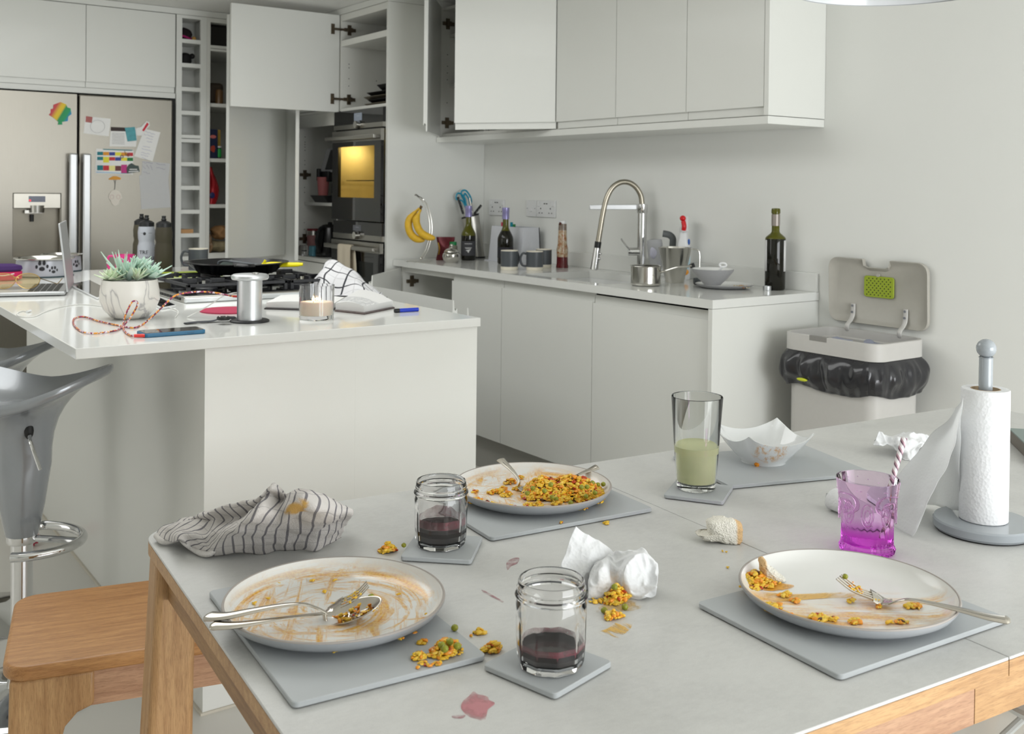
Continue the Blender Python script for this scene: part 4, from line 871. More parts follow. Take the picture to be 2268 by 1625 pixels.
# sunglasses and case on the laptop base
zc_ = ZI+.0155
p = I(20, 640, zc_); T = thing('sunglasses', 'gold-rimmed sunglasses lying on the laptop', 'sunglasses', p); b = MB(); e = MB()
for cxp, w_ in ((8, 1), (62, 1)):
    c = near(cxp, 628, p); ring_ = [c+RT*(26*mpp(p)*math.cos(t)*(1+.15*math.sin(t)))+Vector((0, 0, 1))*(17*mpp(p)*math.sin(t)) for t in [i*PI/8 for i in range(16)]]
    ring_ = [q-p+FW*0 for q in ring_]; b.tube(ring_, .0013, 6, closed=True, k=3); e.prism([q*1.0 for q in ring_], FW*.001)
mz = min(v.co.z for v in b.bm.verts); sh = Vector((0, 0, -mz)) 
b.tube([near(30, 622, p)-p, near(36, 619, p)-p, near(42, 622, p)-p], .0013, 6); b.tube([near(88, 622, p)-p, near(120, 632, p, .05)-p, near(127, 634, p, .08)-p, near(138, 622, p, .09)-p], .0013, 6)
for q in (b, e): bmesh.ops.translate(q.bm, vec=sh, verts=q.bm.verts)
obj('frame', b, P('gold_metal', S(214, 180, 110), .25, .8), T); obj('lenses', e, P('amber_lens', (.9, .78, .5, 1), .05, trans=.9, ior=1.1), T)
p = I(5, 621); T = thing('glasses_case', 'purple and pink glasses case behind the sunglasses', 'case', p+Vector((0, .0, 0)), facing(p))
def egg(z0, z1, k):
    return MB().lathe([(0, z0), (.052, z0), (.058, z0+(z1-z0)*.3), (.055, z0+(z1-z0)*.75), (.035, z1), (0, z1+.002)] if k else [(0, z0), (.045, z0), (.056, z0+.006), (.057, z1), (0, z1)], 32)
for nm, mb, m_ in (('lower_shell', egg(0, .034, 0), P('hot_pink_fabric', S(206, 40, 96), .8)), ('upper_shell', egg(.0345, .062, 1), P('violet_fabric', S(66, 36, 96), .7))):
    bmesh.ops.scale(mb.bm, vec=(1.2, .75, 1), verts=mb.bm.verts); obj(nm, mb, m_, T)
obj('zip_tag', MB().tube([(-.03, -.046, .03), (0, -.049, .022), (.04, -.044, .028)], .002, 6), LABELW, T)
# marble pot with succulents
p = I(287, 704); T = thing('potted_succulent', 'white marbled pot of mint green succulents on the island', 'plant', p, facing(p))
obj('pot', MB().lathe([(0, 0), (.038, 0), (.05, .006), (.068, .025), (.0785, .05), (.0775, .075), (.072, .106), (.069, .106), (.073, .075), (.07, .04), (0, .03)], 56), MARBLE, T)
obj('soil', MB().lathe([(0, .094), (.07, .094)], 32), P('dark_soil', S(50, 42, 34), .9, bump=1), T)
suc = P('mint_succulent', S(186, 214, 198), .5, bscale=30, var=.12, sss=.1); suc2 = P('pale_succulent', S(204, 220, 190), .5, bscale=30, var=.12, sss=.1)
def leafshape(b, base, d, L, w, th, curl, tip):
    d = Vector(d).normalized(); s = d.cross(Vector((0, 0, 1))); s = s.normalized() if s.length > .01 else Vector((1, 0, 0)); up = s.cross(d); rows = []
    for i in range(8):
        t = i/7; wd = w*(math.sin(PI*min(1, t*.62+.2))**1.0)*(1-t**tip)+.0004; c = Vector(base)+d*(L*t)+Vector((0, 0, 1))*curl*L*t*t
        rows.append([c+s*wd*math.cos(q)+up*th*(1-.6*t)*math.sin(q) for q in [k*PI/4 for k in range(8)]])
    b.ring(rows, close_v=True, cap=True)
def rosette(cen, n_, L, w, up0, up1, tip, mat_, nm='rosette', lean=(0, 0)):
    b = MB()
    for i in range(n_):
        t = i/n_; a = i*2.4; el = up0+(up1-up0)*t; d = Vector((math.cos(a)*math.cos(el)+lean[0], math.sin(a)*math.cos(el)+lean[1], math.sin(el))); Lk = L*(1-.45*t)*random.uniform(.85, 1.1)
        leafshape(b, cen, d, Lk, w*(1-.25*t), .0035, .12, tip)
    obj(nm, b, mat_, T, smooth=60)
rosette((-.045, -.018, .106), 26, .048, .010, .05, 1.4, 3, suc2, lean=(-.1, 0)); rosette((-.002, -.016, .106), 18, .078, .0095, .35, 1.5, 1.8, suc); rosette((-.018, .012, .106), 15, .094, .0085, .6, 1.5, 1.6, suc)
rosette((.024, .018, .125), 20, .058, .0125, .3, 1.5, 6, suc, lean=(.1, 0)); rosette((.052, -.015, .110), 20, .052, .0125, .15, 1.4, 6, suc, lean=(.25, 0)); rosette((.018, -.035, .108), 18, .045, .006, .4, 1.5, 3, suc2); rosette((.04, .030, .106), 12, .07, .011, .4, 1.4, 4, suc, lean=(.2, 0))
# candle
p = I(701, 706); T = thing('candle', 'lit two-flame candle in a clear glass tumbler', 'candle', p, facing(p))
obj('glass', MB().lathe([(0, 0), (.0455, 0), (.047, .004), (.0485, .094), (.046, .094), (.0445, .012), (0, .011)], 48), GLASS, T)
obj('wax', MB().lathe([(0, .0115), (.0438, .0125), (.0446, .048), (.043, .050), (.02, .047), (0, .047)], 48), P('cream_wax', S(240, 226, 208), .5, sss=.5, emis=S(255, 200, 150), es=.06), T)
fl = P('flame', (1, .8, .5, 1), .5, emis=(1, .72, .35, 1), es=6)
for x in (-.009, .008):
    w_ = obj('wick', MB().cyl((x, 0, .046), (x, 0, .053), .0008, seg=6), PRINTD, T); obj('flame', MB().lathe([(0, .051), (.0034, .054), (.0038, .057), (.0018, .062), (0, .066)], 12, c=(x, 0, 0)), fl, T)
l = bpy.data.lights.new('candle_glow', 'POINT'); l.energy = .55; l.color = (1, .6, .3); l.shadow_soft_size = .003; lo = bpy.data.objects.new('candle_glow', l); COL.objects.link(lo); lo.location = (0, 0, .0575); lo.parent = T
# pop-up socket tower
p = I(553, 712); T = thing('power_tower', 'round aluminium pop-up socket tower standing in the island', 'power socket', p, facing(p))
obj('column', MB().lathe([(.0325, .002), (.0325, .112)], 48), ALU, T); obj('groove', MB().box((-.0335, -.01, .006), (-.031, .01, .11)), PRINTG, T)
obj('cap', MB().lathe([(.03, .1122), (.047, .114), (.050, .119), (.049, .125), (.044, .128), (0, .129)], 48), ALU, T); obj('latch', MB().lathe([(0, .1295), (.009, .1295), (.008, .133), (0, .134)], 20, c=(.014, -.01, 0)), CHROME, T)
obj('base_ring', MB().lathe([(.033, .0003), (.052, .0003), (.052, .004), (.047, .0065), (.033, .0065)], 48), BLKPL, T); tower = p.copy()
# round placemat-like coaster, watch
p = I(500, 689); tag(obj('mouse_mat', MB().lathe([(0, .0), (.082, .0), (.083, .002), (.082, .004), (0, .004)], 48), [P('raspberry_felt', S(176, 54, 84), .8, bscale=300, bump=.5)], loc=p+Vector((.01, .0, 0))), 'round raspberry felt mat behind the aluminium tower', 'mat')
pts = [I(410, 716, ZI+.003), I(435, 713, ZI+.004), I(468, 711, ZI+.004), I(485, 706, ZI+.008), I(500, 704, ZI+.011), I(516, 704, ZI+.008), I(524, 706, ZI+.004)]
p = pts[0].copy(); p.z = ZI; T = thing('wristwatch', 'black strap watch beside the aluminium tower', 'watch', p)
obj('strap', MB().tube([q-p for q in pts], .0095, 10, flat=.22, side=(.6, .75, 0), k=5), P('navy_rubber', S(28, 34, 44), .5), T)
q = I(495, 704, ZI+.0165)-p; obj('case', MB().lathe([(0, -.005), (.016, -.005), (.0175, 0), (.016, .004), (0, .0045)], 28, c=q), BLKPL, T); obj('case_dots', MB().sphere(q+Vector((-.012, -.006, .0045)), .002).sphere(q+Vector((.004, -.009, .0045)), .002), STEEL, T)
# phone
a, bq = I(327, 748), I(450, 739); d = (bq-a); d.z = 0; ang = math.atan2(d.y, d.x)
T = thing('phone', 'phone in a blue case plugged into the braided cable', 'phone', a, ang); R2 = rrect(-.008, 0, .142, .070, .010)
b = MB(); b.ring([[Vector((*q, z)) for q in R] for R, z in ((rrect(-.006, .002, .14, .068, .009), 0), (R2, .002), (R2, .0085), (rrect(-.0065, .0015, .1405, .0685, .009), .0098))], close_v=True, cap=True)
obj('case', b, P('petrol_blue_case', S(40, 104, 140), .4), T); b = MB(); b.hexa([Vector((*q, .0099)) for q in rrect(-.0045, .0035, .1385, .0665, .008)], [Vector((*q, .0106)) for q in rrect(-.0045, .0035, .1385, .0665, .008)]); obj('screen', b, P('phone_glass', S(60, 56, 54), .05), T)
obj('button', MB().box((.095, -.0008, .004), (.112, .0003, .0065)), P('petrol_blue_case2', S(34, 92, 126), .4), T, smooth=0)
# braided cable
Z1 = ZI+.003; rf = I(275, 722)
flatp = lambda l_: [I(x, y, Z1) for x, y in l_]
loop1 = [I(299, 743, ZI+.005), I(290, 743, Z1), I(281, 738, Z1), I(274, 730, Z1), near(273, 718, rf), near(277, 700, rf), near(284, 684, rf), near(290, 672, rf), near(296, 666.5, rf), near(303, 668, rf), near(304, 676, rf), near(297, 690, rf), near(288, 704, rf), near(279, 715, rf), I(271, 724, Z1)]
loop2 = flatp([(258, 731), (238, 735), (210, 738), (188, 736), (173, 729), (163, 717), (163, 707), (172, 702), (190, 702), (215, 710), (240, 716), (265, 721), (285, 725), (300, 725), (318, 717)])
tw = tower-Vector((RT.x, RT.y, 0))*.033
tail = [near(335, 703, rf.lerp(tower, .25)), near(350, 689, rf.lerp(tower, .35)), near(368, 671, rf.lerp(tower, .5)), near(384, 657, rf.lerp(tower, .6)), near(403, 650, rf.lerp(tower, .7)), near(440, 646, rf.lerp(tower, .8)), near(475, 648, rf.lerp(tower, .9)), near(505, 654, tower), near(526, 657, tower)]
T = thing('charging_cable', 'red and orange braided cable looping from phone to tower', 'cable', Vector((rf.x, rf.y, ZI)))
m, n, l_, bs = new('braided_sleeve'); v = objco(n)
wv = n.new('ShaderNodeTexVoronoi'); wv.inputs['Scale'].default_value = 210; l_.new(v, wv.inputs[0]); sp = n.new('ShaderNodeSeparateColor'); l_.new(wv.outputs['Color'], sp.inputs[0])
r_ = ramp(n, l_, sp.outputs[0], [(0, S(150, 50, 96)), (.3, S(196, 60, 90)), (.32, S(236, 160, 50)), (.58, S(236, 160, 50)), (.6, S(110, 40, 70)), (.82, S(110, 40, 70)), (.84, S(236, 220, 230))]); r_.color_ramp.interpolation = 'CONSTANT'; l_.new(r_.outputs[0], bs.inputs['Base Color'])
obj('sleeve', MB().tube([q-T.location for q in loop1+loop2+tail], .0023, 8, k=8), m, T)
rp = P('coral_red_plug', S(226, 66, 60), .4); a = I(297, 743.5, ZI+.005)-T.location; bq = I(321, 743, ZI+.005)-T.location; obj('plug', MB().cyl(a, bq, .0042, .0042, 12), rp, T); a = near(516, 656, tower)-T.location; bq = near(528, 656.5, tower)-T.location; obj('plug', MB().cyl(a, bq, .003, .003, 12), rp, T)
# white cables
whc = P('white_cable', S(222, 222, 218), .45)
T = thing('white_cable', 'thin white charging cable curling left of the plant pot', 'cable', Vector((I(60, 690).x, I(60, 690).y, ZI)))
obj('lead', MB().tube([I(x, y, ZI+.002)-T.location for x, y in ((62, 690), (48, 689), (38, 694), (42, 700), (58, 702), (78, 700), (100, 690), (125, 682), (155, 676), (185, 674), (225, 678), (262, 688), (300, 682), (345, 677), (385, 684), (395, 692), (388, 703))], .0016, 6), whc, T); obj('connector', MB().cyl(I(60, 690, ZI+.004)-T.location, I(68, 688, ZI+.004)-T.location, .0035, seg=10), WHITEPL, T)
tag(obj('white_cable', MB().tube([I(415, 702, ZI+.002), near(438, 690, I(440, 700).lerp(tower, .2)), near(470, 672, I(440, 700).lerp(tower, .5)), near(490, 658, I(440, 700).lerp(tower, .8)), near(512, 650, tower), near(526, 648, tower)], .0017, 6), whc, W=True), 'white cable rising to the aluminium tower over the raspberry mat', 'cable')
# tablets
for pts_, lab in (([(150, 632), (199, 623), (262, 655), (215, 664)], 'black glass tablet lying between laptop and plant pot'), ([(322, 668), (352, 662), (390, 680), (358, 686)], 'dark glass tablet corner sticking out right of the plant pot')):
    q = [I(x, y) for x, y in pts_]; T = thing('tablet', lab, 'tablet', q[0]); b = MB().prism([v-q[0]+Vector((0, 0, .0002)) for v in q], (0, 0, .006)); obj('body', b, WHITEPL, T, bevel=.0015); cc = sum(q, Vector())/4; b = MB().prism([(cc+(v-cc)*.94)-q[0]+Vector((0, 0, .0063)) for v in q], (0, 0, .0005)); obj('screen', b, BLKGLASS, T, smooth=0)
# gas hob
hx0, hx1, hy0, hy1 = 1.03, 1.605, 3.19, 3.70
T = thing('gas_hob', 'gas hob with black iron pan supports on the island', 'hob', (hx0, hy0, ZI))
obj('frame', MB().box((hx0, hy0, ZI+.0002), (hx1, hy1, ZI+.020)), SATIN, T, W=True, bevel=.003)
obj('front_lip', MB().box((hx0, hy0-.012, ZI+.001), (hx1, hy0-.0005, ZI+.016)), P('pale_steel_lip', S(222, 226, 228), .25, .4), T, W=True, bevel=.003)
obj('hob_top', MB().box((hx0+.012, hy0+.02, ZI+.0202), (hx1-.015, hy1-.012, ZI+.022)), BLKGLASS, T, W=True, smooth=0)
b = MB()
for i in range(15): b.box((hx0-.0012, hy0+.03+i*.03, ZI+.006), (hx0-.0002, hy0+.052+i*.03, ZI+.0145))
obj('side_vents', b, BLACKGAP, T, W=True, smooth=0)
for (bx, by, br) in ((1.15, 3.33, .035), (1.15, 3.56, .045), (1.31, 3.445, .055), (1.47, 3.33, .045), (1.47, 3.56, .035)):
    obj('burner', MB().lathe([(0, .0222), (br, .0222), (br, .030), (br*.85, .034), (br*.8, .034), (br*.78, .040), (0, .041)], 28, c=(bx, by, ZI)), IRON, T, W=True)
for gx0, gx1 in ((1.05, 1.225), (1.235, 1.385), (1.395, 1.565)):
    b = MB(); zt = ZI+.046; gy0, gy1 = hy0+.03, hy1-.03; mx_ = (gx0+gx1)/2
    for x in (gx0, gx1-.012): b.box((x, gy0, zt-.002), (x+.012, gy1, zt+.008))
    for y in (gy0, gy1-.012, (gy0+gy1)/2): b.box((gx0, y, zt-.002), (gx1, y+.012, zt+.008))
    for x in (gx0, gx1-.012):
        for y in (gy0, gy1-.012): b.box((x, y, ZI+.0225), (x+.012, y+.012, zt))
    for y in (gy0+.1, gy1-.11):
        for s in (-1, 1): b.box((mx_+s*.022, y, zt), (mx_+s*.07, y+.009, zt+.016)); b.box((mx_-.004, y+s*.022+(.009 if s > 0 else 0), zt), (mx_+.005, y+s*.062, zt+.016))
    obj('pan_support', b, IRON, T, W=True, smooth=0, bevel=.002)
for i, (x, y) in enumerate(((1.585, 3.30), (1.585, 3.37), (1.585, 3.44), (1.585, 3.51), (1.585, 3.58))): obj('knob', MB().lathe([(0, .0225), (.016, .0225), (.015, .042), (0, .043)], 20, c=(x, y, ZI)), STEEL, T, W=True)
# griddle pan
pz = ZI+.0625; q = near(512, 603, Vector((1.30, 3.52, pz))); cxp, cyp = 1.315, 3.50
spk = P('black_speckled_enamel', S(20, 20, 22), .22, bscale=160, var=.8)
T = thing('griddle_pan', 'wide black pan on the hob, spatula resting across it', 'pan', (cxp, cyp, pz), YAW*-1+0)
T.rotation_euler.z = -YAW
md_ = lambda r, z, a: r*(1+.0*math.cos(2*a))
obj('pan_body', MB().lathe([(0, 0), (.125, 0), (.132, .003), (.166, .034), (.178, .036), (.178, .039), (.164, .039), (.130, .007), (0, .005)], 56), spk, T)
obj('handle', MB().tube([(.04, -.165, .037), (.05, -.19, .038), (.09, -.19, .038), (.10, -.160, .037)], .007, 10, flat=.6), spk, T)
rf2 = Vector((cxp, cyp, pz+.05)); T = thing('spatula', 'yellow-handled cooking tool with a dark loop end lying across the pan', 'utensil', rf2)
N = lambda x, y, d=0: near(x, y, rf2, d)-rf2
obj('grip', MB().tube([N(581, 589), N(600, 586), N(625, 586), N(650, 586), N(671, 585)], lambda u: .0125*(1-.35*u) if u < .9 else .0065, 12, flat=.7), YEL, T); obj('grip_stop', MB().tube([N(582, 589), N(585, 581), N(588, 576)], .0045, 8), YEL, T)
obj('shaft', MB().tube([N(583, 587), N(550, 583), N(520, 579), N(505, 578)], .0045, 8, flat=.5), DGREY, T); obj('loop', MB().tube([N(510, 578), N(495, 577), N(484, 580), N(483, 585)], .003, 8), DGREY, T)
obj('head', MB().tube([N(485, 599), N(490, 592), N(500, 585), N(515, 582)], .012, 10, flat=.18, side=(.8, -.6, 0)), P('grey_green_nylon', S(84, 94, 90), .4), T)
# board, mug, bottles
T = thing('chopping_board', 'lime green chopping board half hidden behind the pan', 'chopping board', I(395, 609), -.1)
b = MB(); R_ = rrect(-.12, -.1, .16, .1, .02); b.hexa([Vector((*q, 0)) for q in R_], [Vector((*q, .006)) for q in R_]); obj('board', b, P('lime_board', S(166, 184, 60), .5), T)
def mug(p, lab, r=.0405, h=.088, hand=PI, band=False, grp=None, zrot=None):
    T = thing('mug', lab, 'mug', p, facing(p), grp)
    if band:
        obj('foot', MB().lathe([(0, 0), (r*.96, 0), (r, .004), (r, .015)], 40), CREAM, T); obj('body', MB().lathe([(r+.0002, .015), (r+.0004, h-.003)], 40), DGREY, T)
    else: obj('body', MB().lathe([(0, 0), (r*.95, 0), (r, .004), (r, h-.002)], 40), DGREY, T)
    obj('inside', MB().lathe([(r+.0003, h-.003), (r-.001, h), (r-.0035, h-.001), (r-.0045, .012), (0, .008)], 40), CREAM, T)
    c, s = math.cos(hand), math.sin(hand); pts = [(r*.96, h*.84), (r*1.45, h*.86), (r*1.72, h*.58), (r*1.5, h*.26), (r*.97, h*.2)]; obj('handle', MB().tube([(a*c, a*s, z) for a, z in pts], .0052, 10, k=8), DGREY, T)
    return T
mug(I(439, 597), 'tall dark grey mug on the island behind the pan, handle left', .041, .092, PI)
def sport(p, lab, col, lidc, text=None, tr=0):
    T = thing('sports_bottle', lab, 'bottle', p, facing(p), 'squeezy sports bottles at the end of the island'); r = .036
    obj('body', MB().lathe([(0, 0), (r*.9, 0), (r, .006), (r*1.03, .05), (r, .105), (r*.9, .118), (r*.88, .128), (r*.95, .14), (r*.98, .165), (r*.88, .188), (r*.6, .197), (0, .197)], 40), P('bottle_'+lab[:5], col, .32, trans=tr, ior=1.15), T)
    obj('lid', MB().lathe([(r*.72, .186), (r*.86, .188), (r*.86, .205), (r*.6, .212), (r*.28, .216), (0, .216)], 32), lidc, T); obj('spout', MB().lathe([(.009, .215), (.011, .222), (.008, .226), (.009, .236), (0, .237)], 16), lidc, T)
    if text:
        obj('lettering', text_mb('TREK', .022, Matrix.Translation((-.004, 0, .074)), wrap=r*1.035), PRINTD, T, smooth=0); obj('lettering', text_mb('BICYCLE', .019, Matrix.Translation((.002, 0, .050)), wrap=r*1.035), PRINTD, T, smooth=0)
        obj('emblem', MB().sphere((-.008, -r*.97, .16), .006, (1, .3, 1.1), 2).tube([(r*math.sin(a)*.97, -r*math.cos(a)*.97, .162) for a in (-.7, -.3, .3, .7)], .0006, 5), PRINTD, T)
    return T
sport(I(324, 600), 'clear sports bottle with black lid and printed lettering', S(196, 200, 208), BLKPL, True, .25)
sport(I(362, 603), 'smoky grey sports bottle right of the clear one', S(74, 70, 60), BLKPL, None, .1)
sport(I(313, 592), 'smoky sports bottle half hidden behind the clear one', S(92, 88, 74), BLKPL, None, .1)
p = I(276, 600); T = thing('pink_mug', 'bright pink plastic mug hidden behind the succulents', 'mug', p, facing(p)); obj('body', MB().lathe([(0, 0), (.036, 0), (.04, .07), (.037, .07), (.034, .004), (0, .004)], 32), PINKP, T); obj('handle', MB().tube([(-.037, 0, .062), (-.062, 0, .062), (-.066, 0, .035), (-.06, 0, .012), (-.035, 0, .01)], .005, 8), PINKP, T)
# open book with two leaning halves
T = thing('open_book', 'open paperback lying face up under the checked tea towel', 'book', I(742, 691)); o0 = T.location.copy()
def quadblock(pl, h, nm, mat_, arch=0, z0=.0):
    q = [I(x, y)-o0 for x, y in pl]; a, b_, c, d = q; rows = []
    for i in range(9):
        u = i/8; hh = h+arch*math.sin(PI*u); pa = a.lerp(b_, u); pb = d.lerp(c, u); rows.append([pa+Vector((0, 0, z0)), pa+Vector((0, 0, z0+hh)), pb+Vector((0, 0, z0+hh)), pb+Vector((0, 0, z0))])
    bb = MB(); bb.ring(rows, close_v=True, cap=True); return obj(nm, bb, mat_, T, smooth=40)
m, n, l_, bs = new('printed_page'); v = objco(n); sp = n.new('ShaderNodeSeparateXYZ'); l_.new(v, sp.inputs[0]); g1 = mth(n, l_, 'FRACT', mth(n, l_, 'MULTIPLY', mth(n, l_, 'ADD', sp.outputs[1], mth(n, l_, 'MULTIPLY', sp.outputs[0], .25)), 110)); f_ = mth(n, l_, 'LESS_THAN', g1, .42); nz = mth(n, l_, 'GREATER_THAN', ntex(n, l_, v, 120, 2), .42)
gz = n.new('ShaderNodeSeparateXYZ'); l_.new(n.new('ShaderNodeNewGeometry').outputs['Normal'], gz.inputs[0]); inx = mth(n, l_, 'MULTIPLY', mth(n, l_, 'GREATER_THAN', sp.outputs[0], .045), mth(n, l_, 'LESS_THAN', sp.outputs[0], .125)); f_ = mth(n, l_, 'MULTIPLY', mth(n, l_, 'MULTIPLY', f_, nz), mth(n, l_, 'MULTIPLY', inx, mth(n, l_, 'MULTIPLY', .9, mth(n, l_, 'GREATER_THAN', gz.outputs[2], .75)))); l_.new(mixc(n, l_, f_, S(222, 222, 220), S(120, 124, 130)), bs.inputs['Base Color']); bs.inputs['Roughness'].default_value = .8
quadblock([(741, 690), (806, 697), (874, 683), (795, 655)], .004, 'cover', P('patterned_cover', S(86, 74, 72), .5, bscale=120, var=.9))
quadblock([(743, 688), (806, 694.5), (870, 682), (795, 655)], .018, 'page_block', m, .008, .0042)
quadblock([(585, 685), (735, 690), (762, 671), (622, 666)], .004, 'cover', P('dark_cover', S(52, 48, 50), .5)); quadblock([(590, 683), (735, 688), (762, 671), (622, 666)], .014, 'page_block', PAPER, .006, .0042)
# checked tea towel thrown over the book
rf3 = I(760, 655); K = lambda x, y, d: near(x, y, rf3, d)
rows = [[K(688, 648, .05), K(700, 640, 0), K(722, 664, -.02), K(745, 668, -.03), K(775, 655, -.03), K(815, 660, -.03), K(845, 664, -.04), K(862, 661, -.05)],
        [K(696, 622, .08), K(706, 616, .05), K(722, 618, .03), K(745, 625, .02), K(770, 632, .0), K(800, 640, -.01), K(828, 652, -.02), K(852, 659, -.02)],
        [K(708, 598, .1), K(716, 590, .08), K(730, 590, .08), K(748, 598, .06), K(770, 608, .04), K(795, 622, .03), K(820, 640, .02), K(848, 656, .02)],
        [K(722, 585, .13), K(732, 580, .13), K(746, 579, .12), K(758, 584, .11), K(778, 597, .10), K(796, 611, .09), K(822, 634, .08), K(846, 653, .06)],
        [K(724, 605, .15), K(734, 602, .15), K(748, 602, .15), K(760, 606, .15), K(780, 617, .14), K(798, 627, .13), K(822, 643, .11), K(846, 657, .08)]]
b = MB(); b.ring(loft(rows, 70, 50, .012, 18, ZI+.003), uv=True); tag(obj('checked_tea_towel', b, mk_check(), W=True, solid=.002, smooth=180), 'white tea towel with black check crumpled over the book', 'towel')
# blue pen
a, bq = I(875, 688, ZI+.006), I(926, 685, ZI+.006); T = thing('vape_pen', 'short blue pen-like stick near the book', 'pen', Vector((a.x, a.y, ZI))); obj('barrel', MB().cyl(a-T.location, bq-T.location, .0058, seg=16), P('royal_blue', S(30, 60, 190), .3), T); obj('tip', MB().cyl(a-T.location-(bq-a)*.02, a-T.location+(bq-a)*.18, .006, seg=16), BLKPL, T)

# ================================================================ THINGS ALONG THE SINK WORKTOP
ZT = .9102
def C(x, X): q = onX(x, 590, X); return Vector((q.x, q.y, ZT))     # a spot on the worktop at distance X along the sight line
# banana stand and bananas
p = at(928, 579, ZT); rf = p+Vector((0, 0, .1)); T = thing('banana_stand', 'curved wire banana stand on the worktop by the oven housing', 'stand', p)
N = lambda x, y, d=0, r=rf: near(x, y, r, d)-p
b = MB(); b.tube([N(897, 578), N(920, 576), N(958, 577)], .003, 8, smooth=False).tube([N(905, 574, .07), N(955, 575, .07)], .003, 8, smooth=False).tube([N(900, 579, -.05), N(932, 581, -.06), N(955, 579, -.05)], .003, 8, smooth=False)
mz = min(v.co.z for v in b.bm.verts)
for v in b.bm.verts: v.co.z = (v.co.z-mz)*.35
obj('base', b, STEEL, T)
obj('hoop', MB().tube([N(930, 574), N(943, 552), N(951, 520), N(951, 490), N(944, 462), N(934, 443), N(923, 434)], .0025, 8).tube([N(936, 574, .03), N(948, 552, .03), N(956, 520, .03), N(956, 490, .03), N(948, 458, .03), N(936, 440, .03), N(926, 434)], .0025, 8).tube([N(928, 436), N(921, 431), N(919, 433)], .004, 8).sphere(N(932, 572), .008), STEEL, T)
BAN = P('ripe_banana', S(222, 178, 48), .5, bscale=60, var=.16)
T = thing('banana_bunch', 'two ripe speckled bananas hanging from the wire stand', 'bananas', near(930, 470, rf)); o0 = T.location.copy()
def banana(pts, d):
    q = [near(x, y, rf, d)-o0 for x, y in pts]; R_ = lambda u: .0195*min(1, (math.sin(PI*min(1, max(0, u*.93+.05)))**.5)) if .12 < u < .97 else (.007 if u <= .12 else .006)
    return obj('banana', MB().tube(q, lambda u: (.0065 if u < .1 else .0065+.0125*min(1, (u-.1)/.2))*(1 if u < .8 else max(.25, 1-((u-.8)/.2)**2*.75)), 12, k=10), BAN, T, smooth=60)
banana([(929, 461), (916, 474), (905, 492), (908, 514), (921, 528), (941, 532)], -.0); banana([(932, 464), (925, 478), (922, 492), (930, 512), (945, 523), (964, 528)], -.03)
obj('stem', MB().tube([N(930, 466), N(932, 459), N(934, 456)], .007, 8, k=4).lathe_tf(Matrix.Translation(p-o0)), P('banana_stem', S(96, 74, 40), .7), T)
# sugar bowl
p = at(1000, 581, ZT); T = thing('sugar_bowl', 'round polished steel sugar bowl with a domed lid', 'bowl', p, facing(p))
obj('bowl', MB().lathe([(0, 0), (.028, 0), (.04, .012), (.045, .028), (.043, .042), (.034, .051), (0, .051)], 40), STEEL, T); obj('lid', MB().lathe([(.037, .0515), (.036, .056), (.026, .066), (.01, .072), (.006, .076), (0, .076)], 40).sphere((0, 0, .083), .0085, sub=3), STEEL, T)
T = thing('vitamin_bottle', 'small jar with a green cap behind the steel sugar bowl', 'jar', C(1003, 2.79)); obj('body', MB().lathe([(0, 0), (.022, 0), (.022, .07), (.017, .078), (0, .078)], 24), P('brown_jar', S(120, 118, 104), .3), T); obj('cap', MB().lathe([(.018, .078), (.018, .094), (0, .095)], 24), P('cap_green', S(20, 130, 70), .4), T)
q = C(998, 2.76); q.y = onX(998, 590, 2.76).y+.05; T = thing('snack_packet', 'dark red foil snack packet leaning behind the sugar bowl', 'packet', q, facing(q)); b = MB(); rows = []
for i in range(8):
    z = i/7; w_ = .042*(1+.12*math.cos(z*PI*2)); rows.append([Vector((w_*math.cos(a), .016*math.sin(PI*min(.97, z+.03))*math.sin(a)+.01*z, .118*z)) for a in [k*PI/8 for k in range(16)]])
b.ring(rows, close_v=True, cap=True); obj('packet', b, P('maroon_foil', S(88, 18, 28), .25, .4, bscale=25, var=.4), T); obj('gold_pattern', MB().tube([(-.036, -.012, .09), (-.03, -.016, .06), (-.034, -.017, .03)], .004, 6, flat=.4), P('gold_print', S(190, 150, 50), .3, .5), T)
# knife block with knives and scissors
q = C(1050, 2.99); q.z = ZT; T = thing('knife_block', 'leaning oval steel knife block with a black top near the corner', 'knife block', q); rf = q+Vector((0, 0, .12)); N = lambda x, y, d=0: near(x, y, rf, d)-q
b = MB(); rows = []
rx = RT.copy(); rx.z = 0; rx.normalize(); fy = Vector((-rx.y, rx.x, 0))
for z, cxx, w_ in ((0, .012, .043), (.002, .012, .0435), (.21, -.022, .046), (.214, -.023, .045)): rows.append([rx*(cxx+w_*math.cos(a))+fy*(.032*math.sin(a))+Vector((0, 0, z+(.012*math.cos(a) if z > .1 else 0))) for a in [k*PI/16 for k in range(32)]])
b.ring(rows, close_v=True, cap=True); obj('body', b, SATIN, T)
b = MB(); b.ring([[rx*(-.023+.046*math.cos(a))+fy*(.033*math.sin(a))+Vector((0, 0, z+.012*math.cos(a))) for a in [k*PI/16 for k in range(32)]] for z in (.2142, .224)], close_v=True, cap=True); obj('top', b, BLKPL, T)
b = MB(); b.ring([[rx*(.012+w_*math.cos(a))+fy*(w_*.75*math.sin(a))+Vector((0, 0, z)) for a in [k*PI/16 for k in range(32)]] for z, w_ in ((.0, .047), (.009, .046))], close_v=True, cap=True); obj('foot', b, BLKPL, T)
